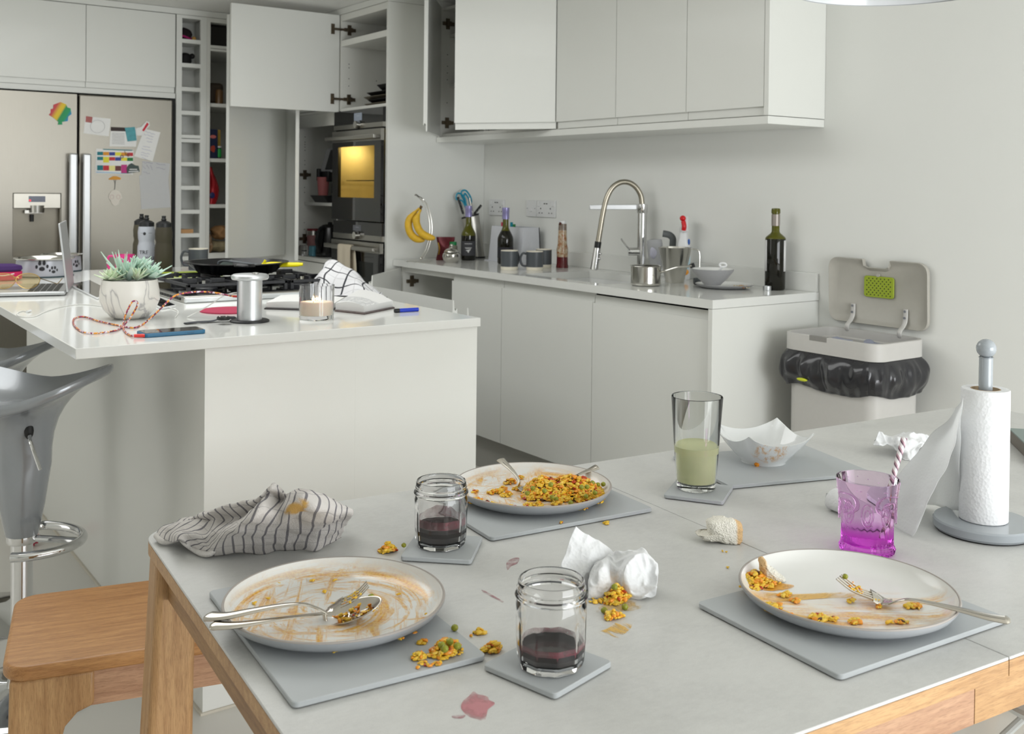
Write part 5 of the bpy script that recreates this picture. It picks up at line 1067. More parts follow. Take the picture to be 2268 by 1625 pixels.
def knife(pts, lab, d=0, m_=None):
    a, c = near(*pts[0], rf, d), near(*pts[1], rf, d); K_ = thing('kitchen_knife', lab, 'knife', a, group='knives in the steel block'); obj('handle', MB().tube([Vector(), (c-a)*.5, c-a], .0105, 10, flat=.6), m_ or BLKPL, K_)
    obj('rivets', MB().sphere((c-a)*.25+Vector((-.002, -.0085, 0)), .003, sub=1).sphere((c-a)*.55+Vector((-.002, -.0085, 0)), .003, sub=1).sphere((c-a)*.85+Vector((-.002, -.0085, 0)), .003, sub=1), STEEL, K_); obj('blade', MB().tube([Vector(), (a-c).normalized()*.06], .008, 8, smooth=False, flat=.15), STEEL, K_)
knife([(1026, 474), (1014, 436)], 'black-handled knife leaning left in the steel block'); knife([(1046, 470), (1040, 438)], 'steel-handled knife upright in the middle of the block', .01, SATIN); knife([(1050, 474), (1066, 454)], 'black-handled knife leaning right in the block', .0)
a = near(1034, 462, rf); T = thing('scissors', 'scissors with looped teal handles standing in the knife block', 'scissors', a); N2 = lambda x, y, d=0: near(x, y, rf, d)-a
obj('handles', MB().tube([N2(x, y) for x, y in ((1033, 462), (1024, 445), (1011, 441), (1012, 430), (1018, 428), (1028, 436), (1032, 452))], .0045, 8, closed=True).tube([N2(x, y, .01) for x, y in ((1036, 462), (1029, 446), (1022, 432), (1023, 423), (1032, 422), (1041, 434), (1044, 446), (1041, 452), (1038, 440), (1030, 428), (1028, 434))], .0045, 8), TEAL, T); obj('blades', MB().tube([N2(1034, 462), N2(1036, 480)], .006, 8, smooth=False, flat=.3), STEEL, T)
# wine bottles
def wine(p, lab, H, r, sh, fill, parts, glass=OLIVE, neck=.0145, nh=.085):
    T = thing('wine_bottle', lab, 'bottle', p, facing(p)); z1 = sh; out = [(0, .004), (r*.9, 0), (r, .006), (r, z1-.0)]
    for i in range(1, 9): t = i/8; out.append((neck+(r-neck)*(math.cos(t*PI)+1)/2, z1+(H-nh-z1)*t))
    out += [(neck-.001, H-.02), (neck+.002, H-.019), (neck+.002, H-.006), (neck, H), (neck-.003, H)]
    inn = [(max(.001, a-.0028), z) for a, z in out[3:-2]]; inn = list(reversed(inn))+[(r-.003, .008), (0, .014)]
    obj('glass', MB().lathe(out+inn, 40, mi=[1 if z < fill+.002 else 0 for _, z in out]+[0]*len(inn)), [glass, P('glass_over_wine', S(22, 21, 14), .05)], T)
    wi = [(0, .0145), (r-.0035, .0085)]
    for a, z in out[3:-3]:
        if z < fill: wi.append((max(.003, a-.0033), z))
    wi.append((wi[-1][0]*.98, fill)); wi.append((0, fill)); obj('wine', MB().lathe(wi, 40), DARKWINE, T)
    for nm, prof, m_ in parts(r, neck, H): obj(nm, MB().lathe(prof, 40), m_, T)
    return T
foil = lambda r, n_, H: [('screw_cap', [(n_+.0026, H-.055), (n_+.0028, H-.02), (n_+.0034, H-.018), (n_+.0034, H+.001), (0, H+.002)], LILAC)]
T = wine(at(1037, 576, ZT), 'green wine bottle with dark grey label and lilac cap, by the knife block', .275, .0375, .125, .035, lambda r, n_, H: foil(r, n_, H)+[('label', [(r+.0003, .025), (r+.0003, .098)], LABELD)])
for z_, w_ in ((.084, .020), (.064, .018), (.060, .014)):
    b = MB(); b.ring([[Vector((.0381*math.sin(u), -.0381*math.cos(u), z)) for u in [(-w_+w_*2*i/8)/.038 for i in range(9)]] for z in (z_, z_+.0022)]); obj('printed_line', b, LABELW, T, solid=.0003)
obj('label_drawing', MB().prism([(-.014, -.0379, .052), (.014, -.0379, .058), (.006, -.0381, .05), (0, -.0382, .038), (-.004, -.0381, .047)], (0, -.0004, 0)), LABELW, T, smooth=0)
wine(Vector((2.895, onX(1119, 578, 2.895).y, ZT)), 'dark wine bottle with lilac cap standing behind the grey mugs', .272, .0385, .118, .155, lambda r, n_, H: foil(r, n_, H)+[('label', [(r+.0003, .03), (r+.0003, .082)], P('black_label', S(30, 30, 38), .5))])
T = wine(Vector((3.035, onX(1716, 640, 3.035).y, ZT)), 'tall uncapped red wine bottle standing alone near the worktop end', .303, .0375, .19, .175, lambda r, n_, H: [('neck_sleeve', [(n_+.001, H-.105+.04), (n_+.0012, H-.022)], P('grey_foil', S(150, 142, 136), .35, .4))])
for a0 in (-1.9, .95):
    b = MB(); b.ring([[Vector(((.0379)*math.sin(a0+i*.12), -(.0379)*math.cos(a0+i*.12), z)) for i in range(9)] for z in (.07, .185)]); lb = obj('label', b, LABELW, T, solid=.0003)
T = thing('screw_cap', 'small silver screw cap lying in front of the tall red wine bottle', 'bottle cap', at(1699, 643, ZT)); obj('cap', MB().lathe([(0, 0), (.0145, 0), (.0148, .002), (.0148, .016), (.013, .016), (.0125, .003), (0, .003)], 32, mod=lambda r, z, a: r*(1+.012*math.cos(24*a))), ALU, T)
# white holder with coloured boards
ya, yb = 4.36, 4.47; q = onX(1128, 570, 3.03); T = thing('board_holder', 'white upright holder with coloured chopping boards behind a dark bottle', 'holder', Vector((3.02, 4.16, ZT)))
y0, y1 = onX(1158, 570, 2.97).y, onX(1087, 570, 2.97).y
b = MB(); b.prism([(2.955, y0, ZT+.004), (2.955, y1, ZT+.004), (2.975, y1, ZT+.176), (2.975, y0, ZT+.176)], (.005, 0, 0)); b.prism([(3.075, y0, ZT+.004), (3.075, y1, ZT+.004), (3.065, y1, ZT+.176), (3.065, y0, ZT+.176)], (.005, 0, 0)); b.prism([(2.96, y0, ZT+.004), (3.08, y0, ZT+.004), (3.07, y0, ZT+.176), (2.98, y0, ZT+.176)], (0, .004, 0)); b.prism([(2.96, y1, ZT+.004), (3.08, y1, ZT+.004), (3.07, y1, ZT+.176), (2.98, y1, ZT+.176)], (0, -.004, 0)); b.box((2.94, y0-.004, ZT), (3.085, y1+.012, ZT+.004))
obj('holder', b, P('white_holder', S(216, 218, 224), .35), T, W=True, smooth=0)
for i, (c_, rgb, h_) in enumerate((('red', (190, 40, 80), .196), ('green', (60, 140, 80), .188), ('teal', (20, 150, 170), .196))):
    x = 2.99+i*.022; b = MB(); yy = (onX(1111, 570, x).y, 0, onX(1131, 570, x).y)[i] or (y0+y1)/2; b.box((x, y0+.012, ZT+.006), (x+.006, y1-.012, ZT+.17)); b.box((x, yy-.008, ZT+.17), (x+.006, yy+.008, ZT+h_)); tag(obj('chopping_board', b, P('board_'+c_, S(*rgb), .5), W=True, smooth=0), c_+'-tabbed chopping board standing in the white holder', 'chopping board', 'boards in the white holder')
mug(at(1128, 597, ZT), 'left of three grey mugs beside the sink, handle hidden', .039, .088, .9, True, 'grey mugs beside the sink')
mug(at(1184, 598, ZT), 'front grey mug beside the sink with its handle to the left', .038, .086, PI-.15, True, 'grey mugs beside the sink')
mug(at(1204, 592, ZT), 'rear grey mug half hidden behind the front one by the sink', .037, .086, .5+PI/2, True, 'grey mugs beside the sink')
# sauce bottle
q = Vector((2.985, onX(1245, 590, 2.985).y, ZT)); T = thing('sauce_bottle', 'upright glass sauce bottle, smeared with a little red sauce left', 'bottle', q, facing(q)); r = .026
m, n, l_, bs = new('smeared_glass'); f_ = ramp(n, l_, ntex(n, l_, objco(n), 55, 4, .6, 1), [(.4, S(226, 214, 186)), (.62, S(176, 112, 60))]).outputs[0]; l_.new(f_, bs.inputs['Base Color']); bs.inputs['Roughness'].default_value = .12; bs.inputs['Transmission Weight'].default_value = .35
obj('glass', MB().lathe([(0, .0), (r+.002, 0), (r+.002, .012), (r, .015), (r-.001, .04), (r+.001, .085), (r-.004, .11), (.0205, .15), (.0195, .175), (0, .175)], 32, mod=lambda R, z, a: R*(1+.015*math.cos(8*a)*(z < .1))), m, T)
obj('sauce', MB().lathe([(r+.0025, .0005), (r+.0025, .012), (r+.0006, .016), (r-.0002, .05), (r-.0002, .051)], 32), P('dark_red_sauce', S(96, 28, 32), .15), T); obj('neck', MB().lathe([(.0198, .175), (.0188, .205), (0, .205)], 28), P('grey_brown_neck', S(130, 116, 104), .2, bscale=60, var=.5), T)
obj('cap', MB().lathe([(.0195, .2055), (.0195, .218), (.018, .219), (0, .219)], 28), WHITEPL, T); obj('sauce_crust', MB().sphere((-.01, -.0165, .206), .008, (1, .4, .9), 2, jit=.6), P('dried_sauce', S(80, 36, 22), .5), T)
# tap
q = Vector((3.04, onX(1421, 590, 3.04).y, ZT)); T = thing('kitchen_tap', 'tall chrome pull-down kitchen tap arching over the sink', 'tap', q); N = lambda x, y, d=0: near(x, y, q, d)-q
kz = lambda y: onX(1421, y, 3.04).z-ZT
obj('column', MB().lathe([(0, 0), (.026, 0), (.026, .004), (.020, .006), (.0195, kz(452)), (.0195, kz(452))], 32, cap=False).lathe([(.0215, kz(472)), (.0225, kz(471)), (.0225, kz(453)), (0, kz(452))], 32), CHROME, T)
obj('hose', MB().tube([N(1422, 452), N(1419, 432), N(1408, 414), N(1392, 404), N(1374, 404), N(1357, 415), N(1344, 438), N(1336, 470), N(1330, 505), N(1325, 536)], .0115, 14, k=8), P('hose_steel', S(170, 164, 150), .32, 1), T)
obj('hose_collar', MB().cyl(N(1325, 535), N(1323, 549), .0145, seg=20), BLKPL, T); obj('spray_head', MB().cyl(N(1323, 549), N(1316, 597), .0155, .017, 24).sphere(N(1330, 562, -.012), .006).sphere(N(1328, 573, -.012), .006), CHROME, T)
obj('holder_arm', MB().prism([N(1418, 453), N(1330, 453), N(1306, 454), N(1306, 464), N(1330, 464), N(1418, 464)], FW*.012), ALU, T, bevel=.002)
obj('lever', MB().cyl(N(1420, 557), N(1391, 557), .0185, .0185, 24).tube([N(1395, 553, -.015), N(1384, 540, -.03), N(1376, 529, -.04)], .006, 10, flat=.5), CHROME, T)
# bottles by the tap
q = C(1457, 3.02); q.y = onX(1457, 560, 3.02).y; T = thing('washing_up_bottle', 'upturned clear squeezy washing-up bottle behind the steel jug', 'bottle', q, facing(q))
b = MB(); b.lathe([(0, 0), (.012, 0), (.014, .02), (.026, .05), (.031, .09), (.033, .14), (.031, .158), (.012, .162), (0, .162)], 28, mod=lambda r, z, a: r*(1-.25*abs(math.sin(a)))); bmesh.ops.rotate(b.bm, cent=(0, 0, 0), matrix=Matrix.Rotation(-.1, 3, 'Y'), verts=b.bm.verts); obj('body', b, P('milky_clear_plastic', S(205, 206, 208), .25, trans=.45, ior=1.15), T)
obj('label', MB().sphere((-.018, -.021, .105), .02, (.8, .22, 1.3), 3), P('white_blue_label', S(190, 190, 206), .5, bscale=60, var=.4), T)
q = Vector((3.055, onX(1491, 560, 3.055).y, ZT)); T = thing('scraper', 'dark grey hooked plastic squeegee handle behind the steel jug', 'squeegee', q); N = lambda x, y, d=0: near(x, y, q, d)-q
obj('handle', MB().tube([N(1488, 600), N(1489, 560), N(1490, 540), N(1490, 528), N(1482, 520), N(1468, 517)], .014, 10, flat=.3, side=RT), P('slate_plastic', S(86, 90, 90), .5), T)
obj('base', MB().lathe([(0, 0), (.025, 0), (.02, .02), (.008, .03), (0, .03)], 20), P('slate_plastic2', S(80, 84, 84), .5), T)
q = C(1513, 3.045); q.y = onX(1513, 600, 3.045).y; T = thing('spray_bottle', 'white spray cleaner bottle with a bright red nozzle', 'bottle', q, facing(q))
el = lambda r, z, a: r*(1-.3*abs(math.sin(a))**2)
obj('body', MB().lathe([(0, 0), (.027, 0), (.029, .004), (.029, .11), (.026, .14), (.018, .175), (.0165, .19), (.0165, .2), (0, .2)], 32, mod=el), WHITEPL, T)
obj('trigger_head', MB().box((-.011, -.03, .195), (.017, .018, .26)).lathe([(.016, .196), (.018, .2), (.018, .215), (0, .216)], 20), WHITEPL, T, bevel=.004)
obj('nozzle', MB().sphere((-.004, -.035, .252), .0125, (1, .9, .95), 3).tube([(-.002, -.036, .24), (.002, -.04, .22), (0, -.036, .205)], .0095, 10), RED, T)
obj('label', MB().sphere((.012, -.0165, .08), .03, (.55, .35, 1.5), 3), P('aqua_label', S(190, 220, 236), .4, bscale=24, var=.3), T); obj('orange_label', MB().sphere((.004, -.0195, .032), .019, (1, .3, .75), 3), P('orange_print', S(240, 160, 40), .4), T); obj('blue_label', MB().sphere((.022, -.011, .155), .008, (.6, .5, 1.6), 2), P('cobalt_print', S(40, 90, 170), .4), T)
# steel jug, saucepan
q = at(1494, 625, ZT); T = thing('steel_jug', 'tall tapered stainless steel jug behind the small saucepan', 'jug', q, facing(q)); h_ = .138
obj('body', MB().lathe([(0, 0), (.036, 0), (.037, .002), (.066, h_), (.068, h_+.002), (.064, h_+.001), (.035, .004), (0, .003)], 48), STEEL, T); obj('handle', MB().tube([(.066, 0, h_-.004), (.09, 0, h_-.008), (.097, 0, h_-.03), (.096, 0, h_-.09)], .0028, 10, flat=1), STEEL, T)
q = at(1430, 632, ZT); T = thing('saucepan', 'small polished steel saucepan with its handle to the right', 'saucepan', q, facing(q))
obj('pan', MB().lathe([(0, 0), (.051, 0), (.057, .004), (.0585, .01), (.0572, .011), (.0572, .073), (.061, .076), (.0605, .077), (.0558, .075), (.0558, .008), (0, .006)], 56), STEEL, T)
obj('handle', MB().tube([(.052, -.0, .05), (.075, -.02, .06), (.115, -.03, .074), (.15, -.034, .078), (.172, -.036, .082)], .0085, 12, flat=.55, side=(0, -1, 0)), STEEL, T); obj('rivet', MB().sphere((.027, -.0465, .045), .005, sub=2), SATIN, T)
obj('rim_end', MB().tube([(.165, -.036, .079), (.182, -.037, .086)], .010, 10, smooth=False, flat=.5), BLKPL, T)
# plate, bowl, spoon, grey cup on its side
q = at(1604, 637, ZT); T = thing('side_plate', 'grey-rimmed plate with crumbs under the grey bowl', 'plate', q, facing(q)); PG = P('grey_stoneware', S(152, 152, 154), .35, bscale=90, var=.05)
obj('plate', MB().lathe([(0, 0), (.075, 0), (.095, .005), (.108, .013), (.1085, .015)], 56), PG, T); obj('glaze', MB().lathe([(.1085, .0152), (.106, .0145), (.09, .008), (.07, .006), (0, .006)], 56), WHITECER, T)
b = MB()
for i in range(60):
    a = random.uniform(-.6, 1.0); rr = random.uniform(.05, .092); b.sphere((rr*math.cos(a), rr*math.sin(a)-.03, .0085), random.uniform(.0015, .0042), (1.4, 1, .6), 1, random.randint(0, 1), jit=.4)
cr = obj('food_scraps', b, [P('toasted_crumbs', S(190, 130, 70), .6), P('pale_crumbs', S(226, 214, 184), .6)], T); cr['kind'] = 'stuff'
q = at(1578, 630, ZT+.0165); q.z = ZT+.0155; T = thing('cereal_bowl', 'grey bowl with a white spoon in it, stacked on the crumby plate', 'bowl', q, facing(q))
obj('outside', MB().lathe([(0, 0), (.03, 0), (.032, .003), (.055, .025), (.075, .05), (.0785, .06)], 56), PG, T); obj('glaze', MB().lathe([(.0785, .0602), (.076, .0595), (.053, .028), (.03, .009), (0, .008)], 56), WHITECER, T)
T2 = thing('spoon', 'white plastic spoon standing in the grey bowl on the worktop', 'spoon', q+Vector((0, 0, .012)), facing(q)); obj('handle', MB().tube([(0, 0, 0), (.02, -.01, .035), (.036, -.015, .06)], .0065, 10, flat=.45), WHITEPL, T2); obj('loop', MB().tube([(.037+.012*math.cos(a), -.016, .064+.007*math.sin(a)) for a in [i*PI/4 for i in range(8)]], .004, 8, closed=True), WHITEPL, T2)
q = at(1541, 630, ZT); tag(obj('pepper_mill', MB().lathe([(0, 0), (.013, 0), (.0135, .004), (.0135, .05), (0, .05)], 24, axis=Vector((.85, -.5, .0)), c=(0, 0, .0136)), P('charcoal_cylinder', S(70, 74, 76), .5), loc=q+Vector((-.01, 0, 0))), 'small charcoal cylinder lying on the worktop left of the grey bowl', 'cylinder')

# ---------------------------------------------------------------- kitchen bin
bx0, bx1, by0, by1, bz = 2.795, 3.07, 1.955, 2.335, .80
T = thing('kitchen_bin', 'pale grey kitchen bin with its lid up and a black liner', 'bin', ((bx0+bx1)/2, (by0+by1)/2, 0))
b = MB(); R1 = rrect(bx0+.014, by0+.014, bx1-.012, by1-.014, .045); b.hexa([Vector((*q, 0)) for q in R1], [Vector((*q, .66)) for q in R1]); obj('body', b, BIN, T, W=True)
R0 = rrect(bx0, by0, bx1, by1, .05); Ri = rrect(bx0+.012, by0+.012, bx1-.012, by1-.012, .042); Rj = rrect(bx0+.018, by0+.018, bx1-.018, by1-.018, .036)
b = MB(); b.ring([[Vector((*q, z)) for q in R] for R, z in ((R1, .742), (R0, .744), (R0, bz-.002), (rrect(bx0+.002, by0+.002, bx1-.002, by1-.002, .05), bz), (Ri, bz), (Ri, bz-.03), (Rj, bz-.034), (Rj, .70))], close_v=True); obj('rim', b, BIN, T, W=True)
b = MB(); b.hexa([Vector((*q, .735)) for q in Rj], [Vector((*q, .742)) for q in Rj]); obj('inner_tray', b, P('bin_inner', S(120, 118, 114), .5), T, W=True)
obj('front_slot', MB().box((bx0-.0006, by1-.19, bz-.016), (bx0+.0125, by1-.12, bz+.0008)), P('slot_shade', S(140, 138, 134), .5), T, W=True, bevel=.001)
lx = XW-.012; ly0, ly1, lz0, lz1 = 1.968, 2.362, .818, 1.045
out = rrect(ly0, lz0, ly1, lz1, .036); nl = []
for (y, z) in out: nl.append((y, z))
nt = (ly0+ly1)/2; notch = [(nt+.055, lz1), (nt+.05, lz1-.022), (nt+.035, lz1-.028), (nt-.035, lz1-.028), (nt-.05, lz1-.022), (nt-.055, lz1)]
i0 = max(i for i, (y, z) in enumerate(nl) if y > nt and z > lz0+.1 and z > lz1-.001)
nl = nl[:i0+1]+[(y, z) for y, z in notch]+nl[i0+1:]
tilt = lambda z: -(z-lz0)*.035+.006
mid = lambda k: [Vector((0, (y-nt)*k[0]+nt, (z-(lz0+lz1)/2)*k[1]+(lz0+lz1)/2)) for y, z in nl]
b = MB(); rows = []
for dx_, kx, kz_ in ((.0, .985, .975), (-.004, 1, 1), (-.014, 1, 1), (-.017, .99, .985), (-.013, .955, .93), (-.005, .90, .86)):
    rows.append([Vector((lx+dx_+tilt(v.z), v.y, v.z)) for v in mid((kx, kz_))])
b.ring(rows, close_v=True); b.face([b.bm.verts.new(p) for p in rows[0]]); b.face([b.bm.verts.new(p) for p in rows[-1]]); bmesh.ops.remove_doubles(b.bm, verts=b.bm.verts, dist=1e-5)
lid = obj('lid', b, BINLID, T, W=True, smooth=50)
gx = lx-.0065; g0, g1, h0, h1 = nt-.012-.055, nt-.012+.062, .915, .988
b = MB(); Rg = rrect(g0, h0, g1, h1, .010); b.hexa([Vector((gx, *q)) for q in Rg], [Vector((gx-.006, *q)) for q in Rg]); v_ = obj('odour_filter', b, GREENV, lid, W=True, bevel=.0015)
b = MB()
for j in range(8):
    for i in range(7): 
        y = g0+.012+i*.0155+(.0075 if j % 2 else 0); z = h0+.0085+j*.008
        if y < g1-.006: b.cyl((gx-.0061, y, z), (gx-.0066, y, z), .0022, seg=8)
obj('filter_holes', b, BLACKGAP, v_, W=True)
obj('filter_clip', MB().cyl((gx-.001, nt-.005, h1+.004), (gx-.006, nt-.005, h1+.004), .007, seg=16), BINLID, lid, W=True)
for y in (onX(1889, 720, 3.09).y, onX(2005, 735, 3.09).y):
    b = MB(); b.tube([(lx-.007, y, .885), (lx-.008, y, .85), (lx-.018, y, .83), (lx-.04, y, .812), (lx-.038, y, .795), (lx-.022, y, .782)], .009, 10, flat=.45, side=(0, 1, 0)); hg = obj('hinge_arm', b, BIN, T, W=True)
    obj('screws', MB().cyl((lx-.0105, y, .878), (lx-.0135, y, .878), .004, seg=10).cyl((lx-.012, y, .856), (lx-.0155, y, .856), .004, seg=10), PRINTG, hg, W=True)
# liner bag folded over the rim
cxb, cyb = (bx0+bx1)/2, (by0+by1)/2; segs = 132; rows = []
per = cat([Vector((*q, 0)) for q in rrect(bx0+.004, by0+.004, bx1-.004, by1-.004, .05, 4)], 5, True); per = resample(per+[per[0]], segs+1)[:-1]
nr = 16
for i in range(nr):
    t = i/(nr-1); row = []
    for k, q in enumerate(per):
        d = (q-Vector((cxb, cyb, 0))); dn = Vector((d.x/(bx1-bx0), d.y/(by1-by0), 0)).normalized(); nn = Vector((dn.x*(by1-by0), dn.y*(bx1-bx0), 0)).normalized()
        front = max(0, -nn.x); side = max(0, -nn.y)
        drop = .10+.015*front+.022*side+.03*noise.noise(Vector((k*.05, 3, 0)))
        a = k*.33; fold = noise.noise(Vector((math.cos(2*PI*k/segs)*6, math.sin(2*PI*k/segs)*5, t*1.9)))*.020+noise.noise(Vector((math.cos(2*PI*k/segs)*16, math.sin(2*PI*k/segs)*24, t*1.3+7)))*.013
        bulge = .004+(.026+.018*max(0, q.y-cyb)/.19*0+.012*(k % 2)*0)*math.sin(PI*min(1, t*1.1+.0))**.8+fold*min(1, t*3)*(1-.3*t)
        p_ = q+nn*(max(.0015, bulge)-.0); row.append(Vector((min(p_.x, XW-.006), min(p_.y, 2.418), .7425-drop*t+.008*noise.noise(q*14+Vector((0, 0, t*4)))*t)))
    rows.append(row)
rows.append([p*1.0+Vector(((cxb-p.x)*.10, (cyb-p.y)*.08, .006)) for p in rows[-1]])
b = MB(); b.ring(rows, close_v=True); liner = obj('liner_bag', b, P('black_polythene', S(40, 40, 44), .2, bscale=16, bump=1.0, coat=.3, stretch=(1, 1, .4)), T, W=True, smooth=80, sub=1)
b = MB(); b.sphere((bx0-.028, 2.22, .655), .016, (.3, 1.4, .35), 2); obj('yellow_tie', b, P('yellow_tie', S(206, 214, 50), .5), T, W=True)
b = MB()
for i, (x, y) in enumerate(((2.93, 2.12), (2.98, 2.03), (2.90, 2.02), (2.96, 2.22), (2.88, 2.16), (3.0, 2.12))): b.sphere((x, y, .756), .035, (1.2, 1.2, .55), 3, jit=.9)
tag(obj('rubbish', b, P('crumpled_wrapping', S(150, 154, 172), .5, bscale=20, var=.3), W=True), 'crumpled grey wrapping inside the open bin', 'rubbish')['kind'] = 'stuff'

# ================================================================ DINING TABLE
TRZ = -.0851; TC = Vector((.454, 1.595, 0)); ex = Vector((math.cos(TRZ), math.sin(TRZ), 0)); ey = Vector((-math.sin(TRZ), math.cos(TRZ), 0))
T = thing('dining_table', 'grey ceramic-topped oak dining table, dirty plates all over it', 'table', TC, TRZ); TW, TD, SEAM = 2.0, -.913, .768
def rr2(x0, y0, x1, y1, rl, rr_, k=8):
    out = []
    for cx, cy, a0, r in ((x1, y0, -PI/2, rr_), (x1, y1, 0, rr_), (x0, y1, PI/2, rl), (x0, y0, PI, rl)):
        if r < 1e-4: out.append((cx, cy)); continue
        qx = cx-r if cx == x1 else cx+r; qy = cy+r if cy == y0 else cy-r
        for i in range(k+1): a = a0+PI/2*i/k; out.append((qx+r*math.cos(a), qy+r*math.sin(a)))
    return out
for x0, x1, rl, rr_ in ((0, SEAM-.0008, .05, 0), (SEAM+.0008, TW, 0, .05)):
    R_ = rr2(x0, TD, x1, 0, rl, rr_); b = MB(); b.hexa([Vector((*q, .7462)) for q in R_], [Vector((*q, .750)) for q in R_]); obj('ceramic_top', b, CERAMIC, T, smooth=30, bevel=.0008)
    b = MB(); b.hexa([Vector((*q, .728)) for q in R_], [Vector((*q, .746)) for q in R_]); obj('wooden_edge', b, OAKX, T, smooth=30)
for x0, x1 in ((.05, SEAM-.026), (SEAM-.0245, TW-.05)):
    for y in (TD+.025, -.045): obj('apron', MB().box((x0, y, .668), (x1, y+.02, .7275)), OAKPINK if x0 < .1 else OAKX, T, smooth=0)
for x in (.022, TW-.042): obj('apron', MB().box((x, TD+.08, .668), (x+.02, -.08, .7275)), OAKY, T, smooth=0)
for lx_, ly_, sx_, sy_ in ((.006, -.020, -1, 1), (.006, TD+.020, -1, -1), (TW-.006, -.020, 1, 1), (TW-.006, TD+.020, 1, -1)):
    b = MB(); w_, d_ = .056*-sx_, .06*-sy_; sp = .032
    prof = [(0, .7275), (w_, .7275), (w_*1.03, .66), (w_*1.0, .4), (w_*.62+sx_*sp*.5, 0), (sx_*sp, 0)]
    lo = [Vector((lx_+x, ly_, z)) for x, z in prof]; hi = [Vector((lx_+x, ly_+d_, z)) for x, z in prof]
    for v in lo+hi: v.y += sy_*.02*(1-v.z/.73)
    b.hexa(lo, hi); obj('leg', b, OAKZ, T, smooth=30, bevel=.012, bseg=4)

# bench
BR_ = -.235; B0 = Vector((.392, 2.248, 0)); T = thing('bench', 'oak bench or low stool standing between the table and island', 'bench', B0, BR_)
R_ = rrect(0, -.345, 1.15, 0, .045, 8); b = MB(); b.hexa([Vector((*q, .424)) for q in R_], [Vector((*q, .45)) for q in R_]); obj('seat', b, OAKBENCH, T, smooth=30, bevel=.007, bseg=4)
for y in (-.33, -.035): obj('rail', MB().box((.07, y, .36), (1.08, y+.02, .4235)), OAKPINK, T, smooth=0)
for x in (.012, 1.068):
    for y in (-.335, -.08):
        b = MB(); s_ = 1 if x < .5 else -1; x0 = x if s_ > 0 else x+.07; pr = [(0, .4235), (.135, .4235), (.135, .362), (.108, .352), (.088, .33), (.078, .29), (.062, 0), (-.008, 0)]
        b.prism([(x0+s_*a, y, z) for a, z in pr], (0, .07, 0)); obj('leg', b, OAKZ, T, smooth=40, bevel=.006, bseg=3)
# white wire chair at the near side of the table
T = thing('wire_chair', 'white metal-legged chair tucked in at the bottom right', 'chair', (1.815, .83, 0), 0)
wm = P('white_powder_coat', S(214, 216, 214), .35); b = MB()
obj('seat', MB().ring([[Vector((.22*f*math.cos(a), .21*f*math.sin(a), .44+.03*f**3)) for a in [i*PI/16 for i in range(32)]] for f in (.05, .4, .8, 1)], close_v=True) and MB().lathe([(0, .43), (.19, .435), (.205, .45), (.20, .455), (0, .445)], 40), wm, T)
for x, y in ((-.18, .17), (.18, .17), (-.18, -.17), (.18, -.17)): obj('leg', MB().tube([(x*.4, y*.3, .432), (x*.9, y*.9, .25), (x*1.15, y*1.1, 0)], .007, 10), wm, T)
obj('leg_brace', MB().tube([(-.165, .15, .25), (0, 0, .42), (.165, .15, .25)], .005, 8).tube([(-.165, -.15, .25), (0, 0, .41), (.165, -.15, .25)], .005, 8), wm, T)

# ---------------------------------------------------------------- mats and coasters
ZB = .7502; MT = .0062; MZ = ZB+.0012; ZM = MZ+MT
def mat_(name, lab, cor, rz, w_, d_, grp, rad=.007):
    T = thing(name, lab, 'placemat' if name == 'placemat' else 'coaster', (cor[0], cor[1], ZB), rz, grp); R_ = rrect(0, 0, w_, d_, rad, 5); k = MZ-ZB; b = MB()
    e = .0008; Ri = rrect(e, e, w_-e, d_-e, rad, 5); b.ring([[Vector((*q, z)) for q in R] for R, z in ((Ri, k), (R_, k+e), (R_, k+MT-e), (Ri, k+MT))], close_v=True, cap=True); obj('board', b, MATGREY, T, smooth=30)
    b = MB(); o = min(w_, d_)*.13
    for x in (o, w_-o):
        for y in (o, d_-o): b.cyl((x, y, 0), (x, y, k-.0001), .007, seg=14)
    obj('feet', b, BLKPL, T); return T
G1 = 'grey lacquered placemats'; G2 = 'grey square coasters'
mat_('placemat', 'grey placemat at the left front, with spilled rice on its right corner', (.423, .962), TRZ, .222, .332, G1)
mat_('placemat', 'grey placemat under the plate heaped with curried rice', (.866, 1.260), -.095, .302, .212, G1)
mat_('placemat', 'grey placemat under the plate with a piece of bread on it', (.930, .690), -.07, .300, .228, G1)
mat_('placemat', 'grey placemat under the square white bowl', (1.368, 1.250), -.285, .302, .215, G1)
def coaster(c, rz, lab):
    h = .0505; o = Vector((c[0], c[1], 0))-Matrix.Rotation(rz, 3, 'Z')@Vector((h, h, 0)); return mat_('coaster', lab, (o.x, o.y), rz, .101, .101, G2, .005)
coaster((.787, 1.268), .82, 'grey coaster under the half-full wine tumbler by the rice plate'); coaster((.689, .890), .237, 'grey coaster under the nearly empty front wine tumbler'); coaster((1.303, 1.262), .575, 'grey coaster under the tall glass of cloudy drink')

